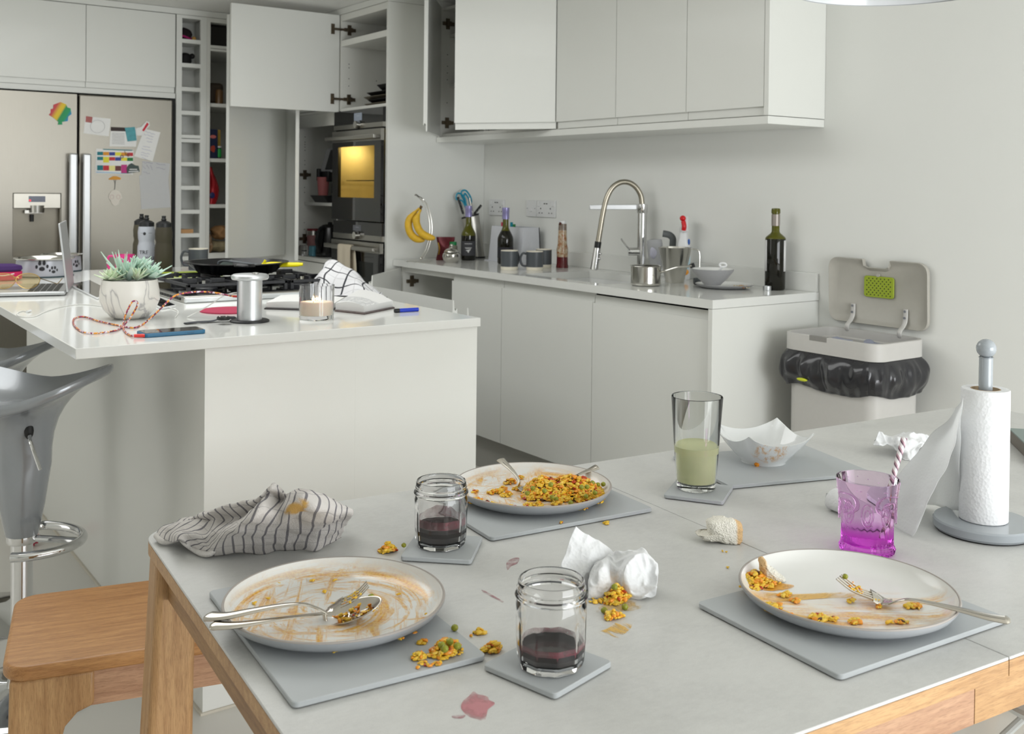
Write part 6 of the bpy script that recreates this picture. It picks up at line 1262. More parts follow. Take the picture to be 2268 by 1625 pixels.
# ---------------------------------------------------------------- plates and bowl
def plate(c, lab, mat, z=ZM):
    T = thing('dinner_plate', lab, 'plate', (c[0], c[1], z+.0002), 0, 'grey and white dinner plates')
    obj('underside', MB().lathe([(0, .0015), (.088, .0015), (.09, 0), (.094, 0), (.098, .002), (.115, .006), (.127, .013), (.1325, .0205), (.1328, .0225)], 96), P('stone_grey_glaze', S(160, 163, 166), .3, bscale=300, var=.04), T)
    obj('rim', MB().lathe([(.1328, .0226), (.1322, .0242), (.1308, .0246), (.1298, .0238)], 96), P('bare_rim', S(162, 155, 149), .5), T)
    obj('glazed_face', MB().lathe([(.1297, .0237), (.126, .0165), (.119, .0105), (.108, .0068), (.095, .0055), (.0, .0052)], 96), mat, T); return T
p1 = plate((.552, 1.134), 'dinner plate at the left front, scraped and streaked with orange sauce', mk_plate('glaze_streaked', 1.3, 'all'))
p2 = plate((1.037, 1.387), 'dinner plate heaped with yellow curried rice and peas', mk_plate('glaze_lightly_streaked', 4.1, 'all'))
p3 = plate((1.097, .806), 'dinner plate at the right with bread on its rim and a fork', mk_plate('glaze_half_smeared', 2.2, 'half'))
# square white bowl
bc = at(1690, 1020, ZM); T = thing('square_bowl', 'square white bowl with raised corners and orange drips', 'bowl', bc, -.35)
def sq(r, a, k): c, s = abs(math.cos(a)), abs(math.sin(a)); return r/((c**k+s**k)**(1/k))
outer = [(.036, 0), (.038, 0), (.040, .004)]; b = MB(); rows = []; n_ = 96
def row_(r, z, k, lift):
    out = []
    for i in range(n_):
        a = 2*PI*i/n_; rr_ = sq(r, a, k); cor = math.tan(((a+PI/4) % (PI/2))-PI/4)**2; out.append(Vector((rr_*math.cos(a), rr_*math.sin(a), z+lift*cor-.35*lift*(1-cor))))
    return out
prof = [(.001, .003, 2, 0), (.038, .003, 2, 0), (.040, 0, 2, 0), (.043, 0, 2, 0), (.044, .004, 2, 0), (.055, .016, 2.2, .001), (.067, .033, 3.2, .006), (.0745, .048, 5.5, .014), (.0758, .0505, 6, .015), (.0735, .0505, 6, .015), (.066, .037, 3.4, .007), (.055, .021, 2.3, .002), (.035, .009, 2, 0), (.001, .007, 2, 0)]
b.ring([row_(*q) for q in prof], close_v=True, cap=True)
m, n, l, bs = new('white_glaze_with_drips'); v = objco(n); f1 = ntex(n, l, v, 60, 5, .7, .8, sc=(1, 1, .22)); sp = n.new('ShaderNodeSeparateXYZ'); l.new(v, sp.inputs[0])
dd = n.new('ShaderNodeVectorMath'); dd.operation = 'DISTANCE'; l.new(v, dd.inputs[0]); dd.inputs[1].default_value = (-.022, -.070, .034)
mk = mth(n, l, 'SUBTRACT', 1, mth(n, l, 'MULTIPLY', dd.outputs['Value'], 22), True); f_ = mth(n, l, 'MULTIPLY', ramp(n, l, f1, [(.47, (0, 0, 0)), (.6, (.8, .8, .8))]).outputs[0], ramp(n, l, mk, [(.1, (0, 0, 0)), (.45, (1, 1, 1))]).outputs[0])
l.new(mixc(n, l, f_, S(230, 232, 232), S(214, 160, 90)), bs.inputs['Base Color']); bs.inputs['Roughness'].default_value = .1; bs.inputs['Coat Weight'].default_value = .3
obj('bowl', b, m, T, smooth=50)

# ---------------------------------------------------------------- food
FOOD = [P('rice_yellow', S(246, 188, 56), .22, sss=.2, bscale=200, var=.2), P('rice_orange', S(236, 150, 42), .22, sss=.2, bscale=200, var=.2), P('pepper_red', S(176, 62, 24), .2), P('rice_pale', S(240, 198, 80), .28, sss=.2), P('onion_dark', S(84, 46, 24), .3)]
PEA = P('pea_green', S(138, 142, 40), .25, sss=.15)
def fmi():
    u = random.random(); return 0 if u < .52 else 1 if u < .76 else 2 if u < .80 else 3 if u < .975 else 4
def bits(b, pts, smin=.0016, smax=.0044):
    for p in pts:
        r = random.uniform(smin, smax); k = random.random(); sc = (1.7, .7, .7) if k < .5 else (1.1, 1, .8) if k < .8 else (1.5, 1.2, .5)
        b.sphere(p, r, sc, 1 if r < .0032 else 2, fmi(), jit=.45, rot=Matrix.Rotation(random.uniform(0, PI), 4, 'Z').to_euler() if random.random() < .6 else Matrix.Rotation(random.uniform(-1, 1), 4, 'X').to_euler())
def clump(c, n_, sp, h, lab, name='rice_clump', grp=None, smax=.0036, catg='food'):
    if n_ > 5: n_ = int(n_*1.7)
    c = Vector(c); b = MB(); pts = []
    for _ in range(n_):
        a = random.uniform(0, 2*PI); q = random.random()**.6; u = random.random(); pts.append(Vector((sp*q*math.cos(a), sp*q*math.sin(a)*.75, .0012+h*u*(1-q*.8))))
    bits(b, pts, .0014, smax)
    for v in b.bm.verts: v.co.z = max(v.co.z, .0001)
    return tag(obj(name, b, FOOD, loc=c, smooth=60), lab, catg, grp)
def pea(c, lab, grp, r=.0042): return tag(obj('pea', MB().sphere((0, 0, r*.92), r, (1, 1, .92), 3, jit=.12), PEA, loc=c), lab, 'pea', grp)
zp = ZM+.0002+.0055
A, Bq = at(1160, 1094, zp), at(1336, 1096, zp); ctr = A.lerp(Bq, .5); b = MB(); pts = []
ax = (Bq-A).normalized(); ay = Vector((-ax.y, ax.x, 0)); base_z = zp
hf = lambda u, v: max(0, (1-(abs(v)/1)**2))*(.018+.010*math.exp(-((u-.2)/.13)**2)+.013*math.exp(-((u-.6)/.22)**2))*min(1, (1-abs(2*u-1)**6))
for _ in range(2700):
    u = random.random(); v = random.uniform(-1, 1); wd = .031+.012*math.sin(u*PI)+.008*noise.noise(Vector((u*5, 0, 3))); h = hf(u, v)+.003*noise.noise(Vector((u*14, v*5, 1)))
    pts.append(A.lerp(Bq, u)+ay*(v*wd)+Vector((0, 0, .002+max(0, h)*random.uniform(.55, 1.0)))-ctr)
bits(b, pts, .0013, .0040); o = tag(obj('curried_rice', b, FOOD, loc=ctr, smooth=60), 'mound of yellow curried rice on the middle dinner plate', 'rice'); o['kind'] = 'stuff'
# loose morsels on that plate
for i, (x, y, n_, s_) in enumerate(((1052, 1112, 22, .012), (1075, 1116, 8, .007), (1090, 1118, 10, .006), (1122, 1098, 22, .010), (1128, 1128, 12, .010), (1096, 1092, 26, .012), (1052, 1090, 8, .006), (1130, 1070, 26, .012), (1112, 1085, 14, .008), (1148, 1084, 26, .010), (1152, 1060, 14, .007), (1168, 1122, 9, .010), (1190, 1122, 14, .012), (1232, 1118, 12, .010), (1292, 1130, 8, .008), (1324, 1112, 16, .010))):
    clump(at(x, y, zp), n_, s_, s_*.7, 'small loose clump of rice on the plate heaped with curried rice', grp='loose rice clumps on the rice plate')
for (x, y, d) in ((1168, 1097, .012), (1180, 1086, .02), (1220, 1078, .028), (1223, 1106, .008), (1232, 1110, .003), (1288, 1084, .022), (1300, 1083, .02), (1324, 1078, .012), (1336, 1077, .010), (1318, 1096, .010), (1264, 1118, .0), (1062, 1118, .0), (1128, 1136, -.001), (1312, 1074, .018), (1298, 1104, .006), (1206, 1092, .02)):
    q = at(x, y, zp+d-.003+.004); pea(q, 'green pea in or beside the curried rice on the middle plate', 'peas on the rice plate')
# on plate 3
z3 = zp; q = at(1672, 1283, z3+.004); clump(q, 70, .020, .012, 'glossy lump of curried rice at the rim of the bread plate', smax=.004)
clump(at(1700, 1290, z3+.001), 60, .022, .005, 'flat smear of rice beside the bread on the right plate'); clump(at(1668, 1300, z3+.0015), 50, .016, .004, 'rice smear just below the lump at the right plate rim')
for i, (x, y, n_, s_) in enumerate(((1738, 1319, 12, .009), (1760, 1332, 8, .006), (1712, 1345, 26, .014), (1812, 1370, 24, .013), (1842, 1374, 12, .008), (1891, 1378, 12, .009), (1886, 1333, 8, .005), (1946, 1345, 6, .004), (1998, 1378, 10, .007), (2022, 1344, 24, .011), (1970, 1381, 4, .003), (1750, 1364, 6, .005))):
    clump(at(x, y, z3+.0005), n_, s_, .003, 'orange morsel stuck to the glaze of the bread plate', grp='morsels on the bread plate', smax=.0036)
pea(at(1872, 1282, z3+.031), 'lone green pea caught in the tines of the right-hand fork', None, .0035)
# on and near plate 1
for i, (x, y, n_, s_) in enumerate(((563, 1338, 2, .001), (615, 1294, 3, .004), (690, 1288, 2, .002), (720, 1312, 2, .002), (740, 1287, 3, .003), (595, 1326, 2, .003), (943, 1362, 3, .002), (964, 1357, 4, .003), (827, 1424, 8, .006), (885, 1418, 5, .006), (917, 1403, 4, .003), (740, 1444, 4, .004), (883, 1318, 2, .002), (772, 1374, 6, .004), (798, 1366, 5, .003))):
    clump(at(x, y, zp+.0008), n_, s_, .002, 'tiny orange crumb on the streaked left-hand plate', name='food_crumb', grp='crumbs on the left plate', smax=.0026)
zm = ZM+.0002
clump(at(988, 1447, zm), 120, .019, .020, 'pile of rice and peas spilled on the left placemat'); clump(at(928, 1457, zm), 22, .009, .008, 'small orange morsel left of the spilled pile on the placemat'); clump(at(945, 1474, zm), 8, .012, .002, 'sauce-flecked grains below the spilled pile', smax=.0026); clump(at(975, 1471, zm), 4, .004, .003, 'yellow grains just in front of the spilled pile', smax=.003); clump(at(936, 1425, zm), 8, .005, .004, 'red morsel at the edge of the left plate')
for (x, y, lab) in ((978, 1436, 0), (985, 1444, 0), (1013, 1438, 0), (996, 1428, 0)): pea(at(x, y, zm+.012), 'green pea in the rice spilled on the left placemat', 'peas in the spilled pile')
pea(at(1007, 1397, zm), 'lone green pea on the left placemat behind the spilled pile', None)
clump(at(1061, 1403, ZB), 12, .006, .006, 'reddish morsel on the table right of the lone pea'); clump(at(1043, 1411, ZB), 2, .001, .002, 'single yellow grain between lone pea and reddish morsel', smax=.0028); clump(at(1089, 1443, ZB), 44, .012, .013, 'red and orange clump between the placemat and front coaster')
clump(at(860, 1222, ZB), 60, .012, .014, 'orange clump on the table between towel and wine tumbler'); clump(at(849, 1261, ZB), 12, .009, .004, 'yellow grains on the table behind the left plate'); pea(at(894, 1212, zm), 'dark pea at the corner of the rear tumbler coaster', None, .0035)
clump(at(1343, 1160, ZB), 4, .003, .003, 'orange speck on the table right of the middle placemat'); clump(at(1243, 1160, zm), 4, .002, .003, 'orange drip at the foot of the rice plate', smax=.003)
clump(at(1366, 1330, ZB), 130, .017, .024, 'heap of rice and peas in front of the crumpled paper towel'); clump(at(1358, 1367, ZB), 30, .012, .009, 'small clump in front of the heap by the paper towel'); clump(at(1320, 1331, ZB), 8, .010, .002, 'orange smear at the left foot of the paper towel')
for (x, y, z, lab) in ((1361, 1306, .024, 'green pea on top of the heap by the crumpled paper towel'), (1338, 1358, 0, 'pea left of the small clump by the paper towel'), (1384, 1350, 0, 'pea at the right foot of the heap by the paper towel')): pea(at(x, y, ZB+z), lab, None)
tag(obj('sauce_drop', MB().sphere((0, 0, .003), .0048, (1, 1, .8), 3, jit=.3), FOOD[1], loc=at(1676, 1032, zm)), 'orange drop at the foot of the square white bowl', 'drop')

# stains on the table: thin dried films with their own outline
def film(name, pxs, mat, lab, catg, z=ZB, h=.0003, smoothp=True):
    q = [at(x, y, z) for x, y in pxs]
    if smoothp: q = cat(q, 5, True)
    c = sum(q, Vector())/len(q); c.z = z; b = MB(); b.prism([v-c for v in q], (0, 0, h)); return tag(obj(name, b, mat, loc=c, smooth=0), lab, catg)
WS = mk_stain('wine_film', S(206, 140, 146), dens=.36, scale=30, soft=.17, top=.8, fall=.022)
film('wine_spill', [(1049, 1531), (1058, 1537), (1068, 1539), (1080, 1543), (1084, 1550), (1096, 1557), (1086, 1566), (1080, 1572), (1077, 1586), (1072, 1597), (1056, 1592), (1042, 1588), (1030, 1580), (1021, 1566), (1026, 1552), (1038, 1542)], WS, 'pink-red wine spill on the table in front of the left placemat', 'spill')
WS2 = mk_stain('wine_smudge_film', S(190, 140, 146), dens=.5, scale=60, soft=.14, top=.55)
PUD = mk_stain('sauce_on_plate', S(244, 180, 60), dens=.36, scale=50, soft=.16, top=.7, fall=.03)
film('sauce_puddle', [(1655, 1290), (1672, 1272), (1700, 1282), (1735, 1292), (1758, 1296), (1748, 1303), (1712, 1308), (1684, 1306), (1664, 1300)], PUD, 'orange sauce puddle under the bread piece on the right plate', 'sauce', z=z3+.0006)
PUD2 = mk_stain('sauce_streak_on_plate', S(246, 200, 110), streak=(.5, 1.4, 1), dens=.46, scale=60, soft=.16, top=.6, fall=.06)
film('sauce_streak', [(1672, 1316), (1700, 1312), (1760, 1316), (1850, 1312), (1930, 1316), (1925, 1322), (1830, 1324), (1750, 1330), (1700, 1330)], PUD2, 'long orange sauce streak across the middle of the right plate', 'sauce', z=z3+.0004)
film('sauce_streak', [(1688, 1340), (1720, 1345), (1770, 1362), (1850, 1372), (1840, 1382), (1770, 1376), (1715, 1362), (1690, 1350)], PUD2, 'orange sauce streak along the near edge of the right plate', 'sauce', z=z3+.0004)
film('wine_smudge', [(1122, 1246), (1136, 1236), (1150, 1236), (1146, 1247), (1132, 1254), (1124, 1262)], WS2, 'faint pink smudge on the table between the two wine tumblers', 'stain'); film('wine_streak', [(1002, 1585), (1030, 1583), (1024, 1590), (1006, 1590)], WS2, 'faint pink streak just left of the wine spill', 'stain')
film('wine_scratch', [(1066, 1306), (1074, 1308), (1116, 1332), (1113, 1334), (1070, 1311)], WS2, 'thin red wine scratch on the table beside the front tumbler', 'stain', smoothp=False)
film('sauce_smear', [(1400, 1385), (1392, 1396), (1358, 1420), (1338, 1424), (1310, 1413), (1312, 1402), (1345, 1392), (1372, 1372), (1390, 1360), (1412, 1362)], mk_stain('sauce_film', S(238, 196, 108), streak=(1.0, .2, 1), dens=.53, scale=160, soft=.08, top=.6, fall=.03), 'wiped orange sauce smear right of the front tumbler', 'smear')
film('sauce_stain', [(1310, 1345), (1330, 1336), (1420, 1330), (1432, 1340), (1400, 1352), (1330, 1356)], mk_stain('sauce_film_pale', S(226, 198, 140), dens=.5, scale=70, soft=.12, top=.5, fall=.03), 'pale yellow sauce stain under the crumpled paper towel', 'stain')
for (x, y, h_) in ((1600, 1222, 1), (1608, 1224, .6), (1612, 1258, .8)): clump(at(x, y, ZB), 2, .001, .001, 'brown breadcrumb on the table near the bread chunk', name='breadcrumb', grp='breadcrumbs', smax=.002)

# ---------------------------------------------------------------- glasses
def deca(n_, z0, z1):
    def f(r, z, a):
        k = min(1, max(0, (z1-z)/(z1-z0))); s_ = 2*PI/n_; q = math.cos(PI/n_)/math.cos(((a+.1) % s_)-PI/n_); return r*(1-k+k*(q*1.04))
    return f
def thread(r, z, a): return 0
JG = P('tumbler_glass', (1, .995, .99, 1), .0, trans=1, ior=1.46)
def jar(p, lab, fill):
    T = thing('wine_tumbler', lab, 'glass', p, facing(p), 'faceted jam-jar tumblers with red wine'); md = deca(10, .052, .060)
    prof = [(0, .0), (.030, .0), (.0335, .002), (.0355, .008), (.037, .030), (.0372, .052), (.0382, .058), (.0385, .068), (.0375, .0715), (.0372, .074), (.0390, .0755), (.0398, .0775), (.0390, .0795), (.0372, .081), (.0368, .084), (.0378, .0855), (.0368, .087), (.0362, .0925), (.0352, .0945), (.0338, .0935)]
    inn = [(.0335, .085), (.0345, .073), (.0352, .06), (.0338, .05), (.0335, .03), (.0322, .012), (.029, .0065), (0, .0055)]
    def m2(r, z, a): return md(r, z, a)
    obj('glass', MB().lathe(prof+inn, 100, mod=m2), JG, T, smooth=25)
    def m3(r, z, a): return md(r, z, a)
    obj('wine', MB().lathe([(0, .0057), (.0288, .0067), (.0319, .0123), (.0331, .0225), (.0333, fill), (.030, fill-.0004), (0, fill-.0004)], 100, mod=m3), WINE, T, smooth=25)
    r_ = md(.0336, fill+.002, 0)
    obj('wine_residue', MB().lathe([(.0331, fill+.0005), (.0333, fill+.012)], 60, mod=lambda r, z, a: md(r, z, a)*.997), mk_stain('residue_'+str(fill), S(130, 50, 66), dens=.42, scale=28, soft=.18), T)
    return T
jar(Vector((.688, .884, ZM+.0002)), 'front wine tumbler with little wine left, on the nearest coaster', .017)
jar(Vector((.787, 1.274, ZM+.0002)), 'rear wine tumbler about a third full, left of the rice plate', .031)
p = Vector((1.306, 1.272, ZM+.0002)); T = thing('tall_glass', 'tall straight glass half full of cloudy pale green drink', 'glass', p, facing(p))
obj('glass', MB().lathe([(0, 0), (.030, 0), (.033, .003), (.0345, .012), (.0445, .160), (.0440, .161), (.0430, .160), (.0330, .014), (.029, .0105), (0, .0095)], 72), GLASSG, T)
obj('drink', MB().lathe([(0, .0098), (.0288, .0108), (.0326, .0143), (.0372, .074), (.0372, .0745), (0, .0738)], 72), P('cloudy_drink', S(238, 240, 192), .2, trans=.3, ior=1.1), T)
p = at(1920, 1220, ZB); T = thing('pink_glass', 'embossed pink tumbler with a striped straw in it', 'glass', p, facing(p))
def fl_(r, z, a):
    if z < .041: return r*(1+.014*math.cos(26*a))
    k = math.sin(PI*min(1, max(0, (z-.042)/.05))); return r*(1+.003*k*(math.cos(9*a+2*math.sin(z*140))*math.sin(z*170)+.6*math.cos(18*a)*math.cos(z*300)))
obj('glass', MB().lathe([(0, 0), (.034, 0), (.0385, .003), (.0395, .008), (.0365, .014), (.0362, .040), (.0372, .043), (.0405, .075), (.0448, .106), (.0446, .1075), (.0433, .107)], 208, mod=fl_).lathe([(.0433, .107), (.039, .075), (.0355, .043), (.0335, .014), (.0, .009)], 208), mk_pinkglass(), T, smooth=40)
b = MB(); 
for i in range(18):
    a = i*2*PI/18; b.sphere((.0437*math.sin(a), -.0437*math.cos(a), .094-.004*math.sin(3*a)), .0011, sub=1); b.sphere((.0425*math.sin(a+.1), -.0425*math.cos(a+.1), .086+.003*math.cos(3*a)), .0009, sub=1)
for i in range(9):
    a0 = i*2*PI/9; R_ = .0398; b.tube([(R_*math.sin(a0+.2*math.cos(t)), -R_*math.cos(a0+.2*math.cos(t)), .063+.016*math.sin(t)) for t in [k*PI/6 for k in range(12)]], .0011, 6, closed=True, k=2).tube([(R_*math.sin(a0+.1*math.cos(t)), -R_*math.cos(a0+.1*math.cos(t)), .062+.009*math.sin(t)) for t in [k*PI/6 for k in range(12)]], .0009, 6, closed=True, k=2)
obj('embossing', b, bpy.data.materials['pink_acrylic'], T)
q0, q1 = near(1941, 1185, p), near(2003, 969, p, .03); T = thing('drinking_straw', 'candy-striped straw leaning in the pink glass', 'straw', q0)
dv = q1-q0; mb = MB().cyl((0, 0, 0), (0, 0, dv.length), .0032, .0046, 20); o = obj('straw', mb, mk_spiral('candy_stripe', S(236, 232, 232), S(110, 80, 96), S(186, 150, 160), 85), T); o.rotation_euler = dv.to_track_quat('Z', 'Y').to_euler()

# ---------------------------------------------------------------- kitchen roll
p = at(2178, 1150, ZB+.018); p.z = ZB; T = thing('paper_roll_holder', 'grey lacquered kitchen roll holder with a round knob', 'holder', p, facing(p))
obj('base', MB().lathe([(0, .002), (.070, .002), (.0735, .006), (.0735, .016), (.0715, .0185), (0, .0185)], 72), ROLLGREY, T); obj('base_pad', MB().lathe([(0, 0), (.069, 0), (.069, .0021), (0, .0021)], 48), BLKPL, T)
obj('pole', MB().lathe([(.0102, .0186), (.0102, .272)], 28), ROLLGREY, T); obj('knob', MB().lathe([(.006, .268), (.0115, .271)]+[(.0148*math.cos(t), .285+.0148*math.sin(t)) for t in [-1.2+i*.24 for i in range(11)]]+[(0, .2998)], 32), ROLLGREY, T)
KP = mk_kpaper(); T = thing('kitchen_roll', 'roll of white kitchen paper on the grey stand, sheet trailing left', 'kitchen roll', p+Vector((0, 0, .019)), facing(p)); o0 = T.location.copy()
RR = .0355; obj('roll', MB().lathe([(.022, 0), (RR-.001, 0), (RR, .001), (RR, .202), (RR-.001, .2035), (.022, .2032)], 64), KP, T); obj('core', MB().lathe([(.0215, .001), (.0215, .2035), (.0203, .2035), (.0203, .001)], 40), P('cardboard_core', S(196, 172, 142), .8), T)
SH = mk_kpaper('thin_kitchen_paper', trans=.28)
def zp_(l_): return [at(x, y, z) for x, y, z in l_]
A_ = zp_([(2131, 880, .968), (2104, 925, .925), (2070, 955, .90), (2020, 1015, .86), (1985, 1055, .83), (1940, 1082, .80), (1880, 1088, .785), (1828, 1092, .775)])
Ft = zp_([(2129, 905, .955), (2120, 955, .92), (2110, 1005, .885), (2078, 1062, .845), (2056, 1110, .81), (2040, 1150, .78), (2030, 1172, .765), (2022, 1187, .7535)])
mid_ = [a.lerp(c, .5)+Vector((0, 0, -.004)) for a, c in zip(A_, Ft)]
b = MB(); b.ring(loft([A_, mid_, Ft], 70, 24, .003, 30, ZB+.0012)); obj('trailing_sheet', b, SH, T, W=True, solid=.0006, smooth=180)
Bk = zp_([(2128, 1130, .778), (2100, 1128, .765), (2070, 1120, .758), (2030, 1118, .754), (1985, 1126, .7525), (1930, 1136, .7525), (1880, 1134, .7525), (1836, 1118, .7525)])
md2 = [a.lerp(c, .5)+Vector((.004, .006, -.002)) for a, c in zip(A_, Bk)]
b = MB(); b.ring(loft([A_, md2, Bk], 70, 24, .002, 30, ZB+.0012)); obj('curled_end', MB().tube(zp_([(1846, 1104, .768), (1880, 1118, .768), (1930, 1130, .765), (1985, 1140, .760)]), lambda u: .019-.006*u, 20, flat=.8), KP, T, W=True); obj('sheet_underlayer', b, SH, T, W=True, solid=.0006, smooth=180)

# ---------------------------------------------------------------- crumpled papers, towel, bread, book
RA, RB = at(1285, 1312, ZB), at(1385, 1326, ZB); c0 = at(1370, 1310, ZB)
rA = [[near(x, y, RA, d) for x, y, d in r] for r in ([(1275, 1167, .03), (1308, 1188, .035), (1342, 1207, .04), (1374, 1238, .045)], [(1262, 1192, .022), (1290, 1220, .018), (1320, 1236, .02), (1350, 1252, .03)], [(1250, 1228, .012), (1268, 1258, .008), (1292, 1272, .008), (1325, 1280, .02)], [(1243, 1250, .008), (1256, 1282, .002), (1284, 1300, .0), (1318, 1302, .015)], [(1250, 1300, .01), (1268, 1311, .005), (1290, 1318, .005), (1320, 1322, .02)])]
rB = [[near(x, y, RB, d) for x, y, d in r] for r in ([(1312, 1290, .03), (1335, 1262, .035), (1356, 1248, .045), (1385, 1246, .05), (1420, 1245, .05), (1444, 1265, .04), (1456, 1290, .03)], [(1308, 1270, .03), (1330, 1238, .04), (1352, 1224, .045), (1388, 1224, .05), (1424, 1218, .045), (1447, 1240, .035), (1457, 1265, .03)], [(1304, 1290, .01), (1326, 1255, .01), (1348, 1240, .015), (1366, 1262, .018), (1388, 1243, .015), (1424, 1250, .01), (1456, 1280, .01)], [(1302, 1310, .0), (1326, 1290, -.004), (1348, 1282, .0), (1366, 1300, .014), (1388, 1285, -.004), (1424, 1290, -.006), (1453, 1300, .0)], [(1302, 1328, .0), (1328, 1329, .0), (1350, 1322, .004), (1366, 1322, .012), (1392, 1324, .0), (1424, 1330, -.004), (1450, 1316, .0)])]
T = thing('paper_towel', 'crumpled white paper towel stained orange, behind the front tumbler', 'paper towel', c0); KS = mk_kpaper('stained_kitchen_paper', stain=tuple(near(1364, 1290, RB, .02)-c0))
b = MB(); b.ring(loft(rA, 60, 60, .0015, 45, ZB+.0008, ridge=.008, rs=22)); obj('flap', b, KS, T, W=True, solid=.0008, smooth=180); b = MB(); b.ring(loft(rB, 110, 90, .002, 60, ZB+.0008, 3, ridge=.022, rs=24)); obj('crumple', b, KS, T, W=True, solid=.0008, smooth=180)
RC = at(1995, 1016, ZB); rC = [[near(x, y, RC, d) for x, y, d in r] for r in ([(1936, 978, .08), (1950, 972, .09), (1975, 972, .10), (2000, 972, .12), (2030, 975, .12), (2052, 985, .10)], [(1948, 958, .04), (1962, 962, .05), (1978, 966, .06), (2000, 956, .06), (2030, 959, .06), (2062, 970, .06)], [(1938, 974, .02), (1955, 970, .02), (1978, 976, .03), (1992, 968, .02), (2025, 975, .02), (2056, 982, .04)], [(1934, 984, .015), (1956, 981, .01), (1980, 984, .02), (1990, 990, .0), (2015, 998, .0), (2040, 992, .01)], [(1940, 985, .02), (1960, 985, .02), (1985, 996, .01), (2000, 1002, .0), (2012, 1005, -.01), (2032, 1004, .0)], [(1950, 986, .03), (1975, 992, .02), (1998, 1014, .0), (2004, 1020, -.01), (2018, 1023, -.01), (2030, 1012, .0)])]
b = MB(); b.ring(loft(rC, 80, 70, .004, 40, ZB+.0008, 5, ridge=.02, rs=26)); tag(obj('paper_towel', b, KP, W=True, solid=.0008, smooth=180), 'small crumpled white tissue behind the pink glass and straw', 'paper towel')
# striped towel
def Q(l_): return [at(x, y, z) for x, y, z in l_]
rows = [Q([(346, 1186, .757), (372, 1202, .757), (402, 1200, .772), (424, 1215, .757), (446, 1226, .753), (470, 1229, .754), (520, 1222, .758), (575, 1224, .754), (640, 1216, .754), (700, 1216, .755), (756, 1192, .756)]),
        Q([(350, 1172, .764), (380, 1186, .766), (405, 1184, .780), (430, 1198, .770), (456, 1205, .770), (490, 1196, .785), (540, 1186, .795), (600, 1180, .80), (650, 1176, .80), (706, 1172, .80), (765, 1160, .79)]),
        Q([(362, 1166, .768), (392, 1168, .776), (425, 1172, .782), (460, 1180, .785), (500, 1172, .80), (530, 1160, .82), (560, 1145, .84), (615, 1140, .835), (655, 1130, .85), (715, 1135, .845), (778, 1140, .82)]),
        Q([(380, 1160, .77), (412, 1155, .778), (450, 1150, .79), (490, 1150, .80), (540, 1146, .81), (572, 1120, .835), (590, 1092, .86), (628, 1106, .85), (660, 1092, .87), (715, 1108, .86), (780, 1132, .825)]),
        Q([(400, 1155, .765), (430, 1145, .785), (470, 1130, .81), (510, 1120, .825), (555, 1110, .84), (583, 1095, .855), (607, 1073, .87), (640, 1100, .845), (672, 1084, .865), (730, 1105, .85), (779, 1133, .82)]),
        Q([(420, 1156, .755), (450, 1150, .757), (490, 1140, .76), (530, 1135, .77), (570, 1125, .78), (600, 1105, .80), (630, 1105, .80), (660, 1108, .80), (695, 1105, .80), (735, 1118, .79), (770, 1140, .775)])]
b = MB(); b.ring(loft(rows, 150, 110, .003, 40, ZB+.0018, ridge=.012, rs=16), uv=True)
tag(obj('striped_towel', b, mk_towel(), W=True, solid=.0035, smooth=180), 'rumpled white terry towel with grey stripes at the table corner', 'towel')
tw_ = bpy.data.objects['striped_towel']; hm = Q([(346, 1186, .758), (358, 1198, .757), (376, 1199, .758), (396, 1190, .772), (410, 1202, .768), (426, 1214, .758), (446, 1225, .756), (464, 1226, .758), (480, 1212, .766), (486, 1200, .774), (498, 1188, .786), (516, 1180, .794), (532, 1178, .797), (542, 1168, .804), (560, 1166, .808), (570, 1152, .816), (574, 1138, .822), (588, 1132, .828), (594, 1112, .84), (600, 1090, .855), (607, 1074, .868)])
obj('hem', MB().tube([v-tw_.location for v in hm], .0042, 10, k=5), P('white_terry_hem', S(214, 210, 206), .95, bscale=420, bump=1), tw_, smooth=180)
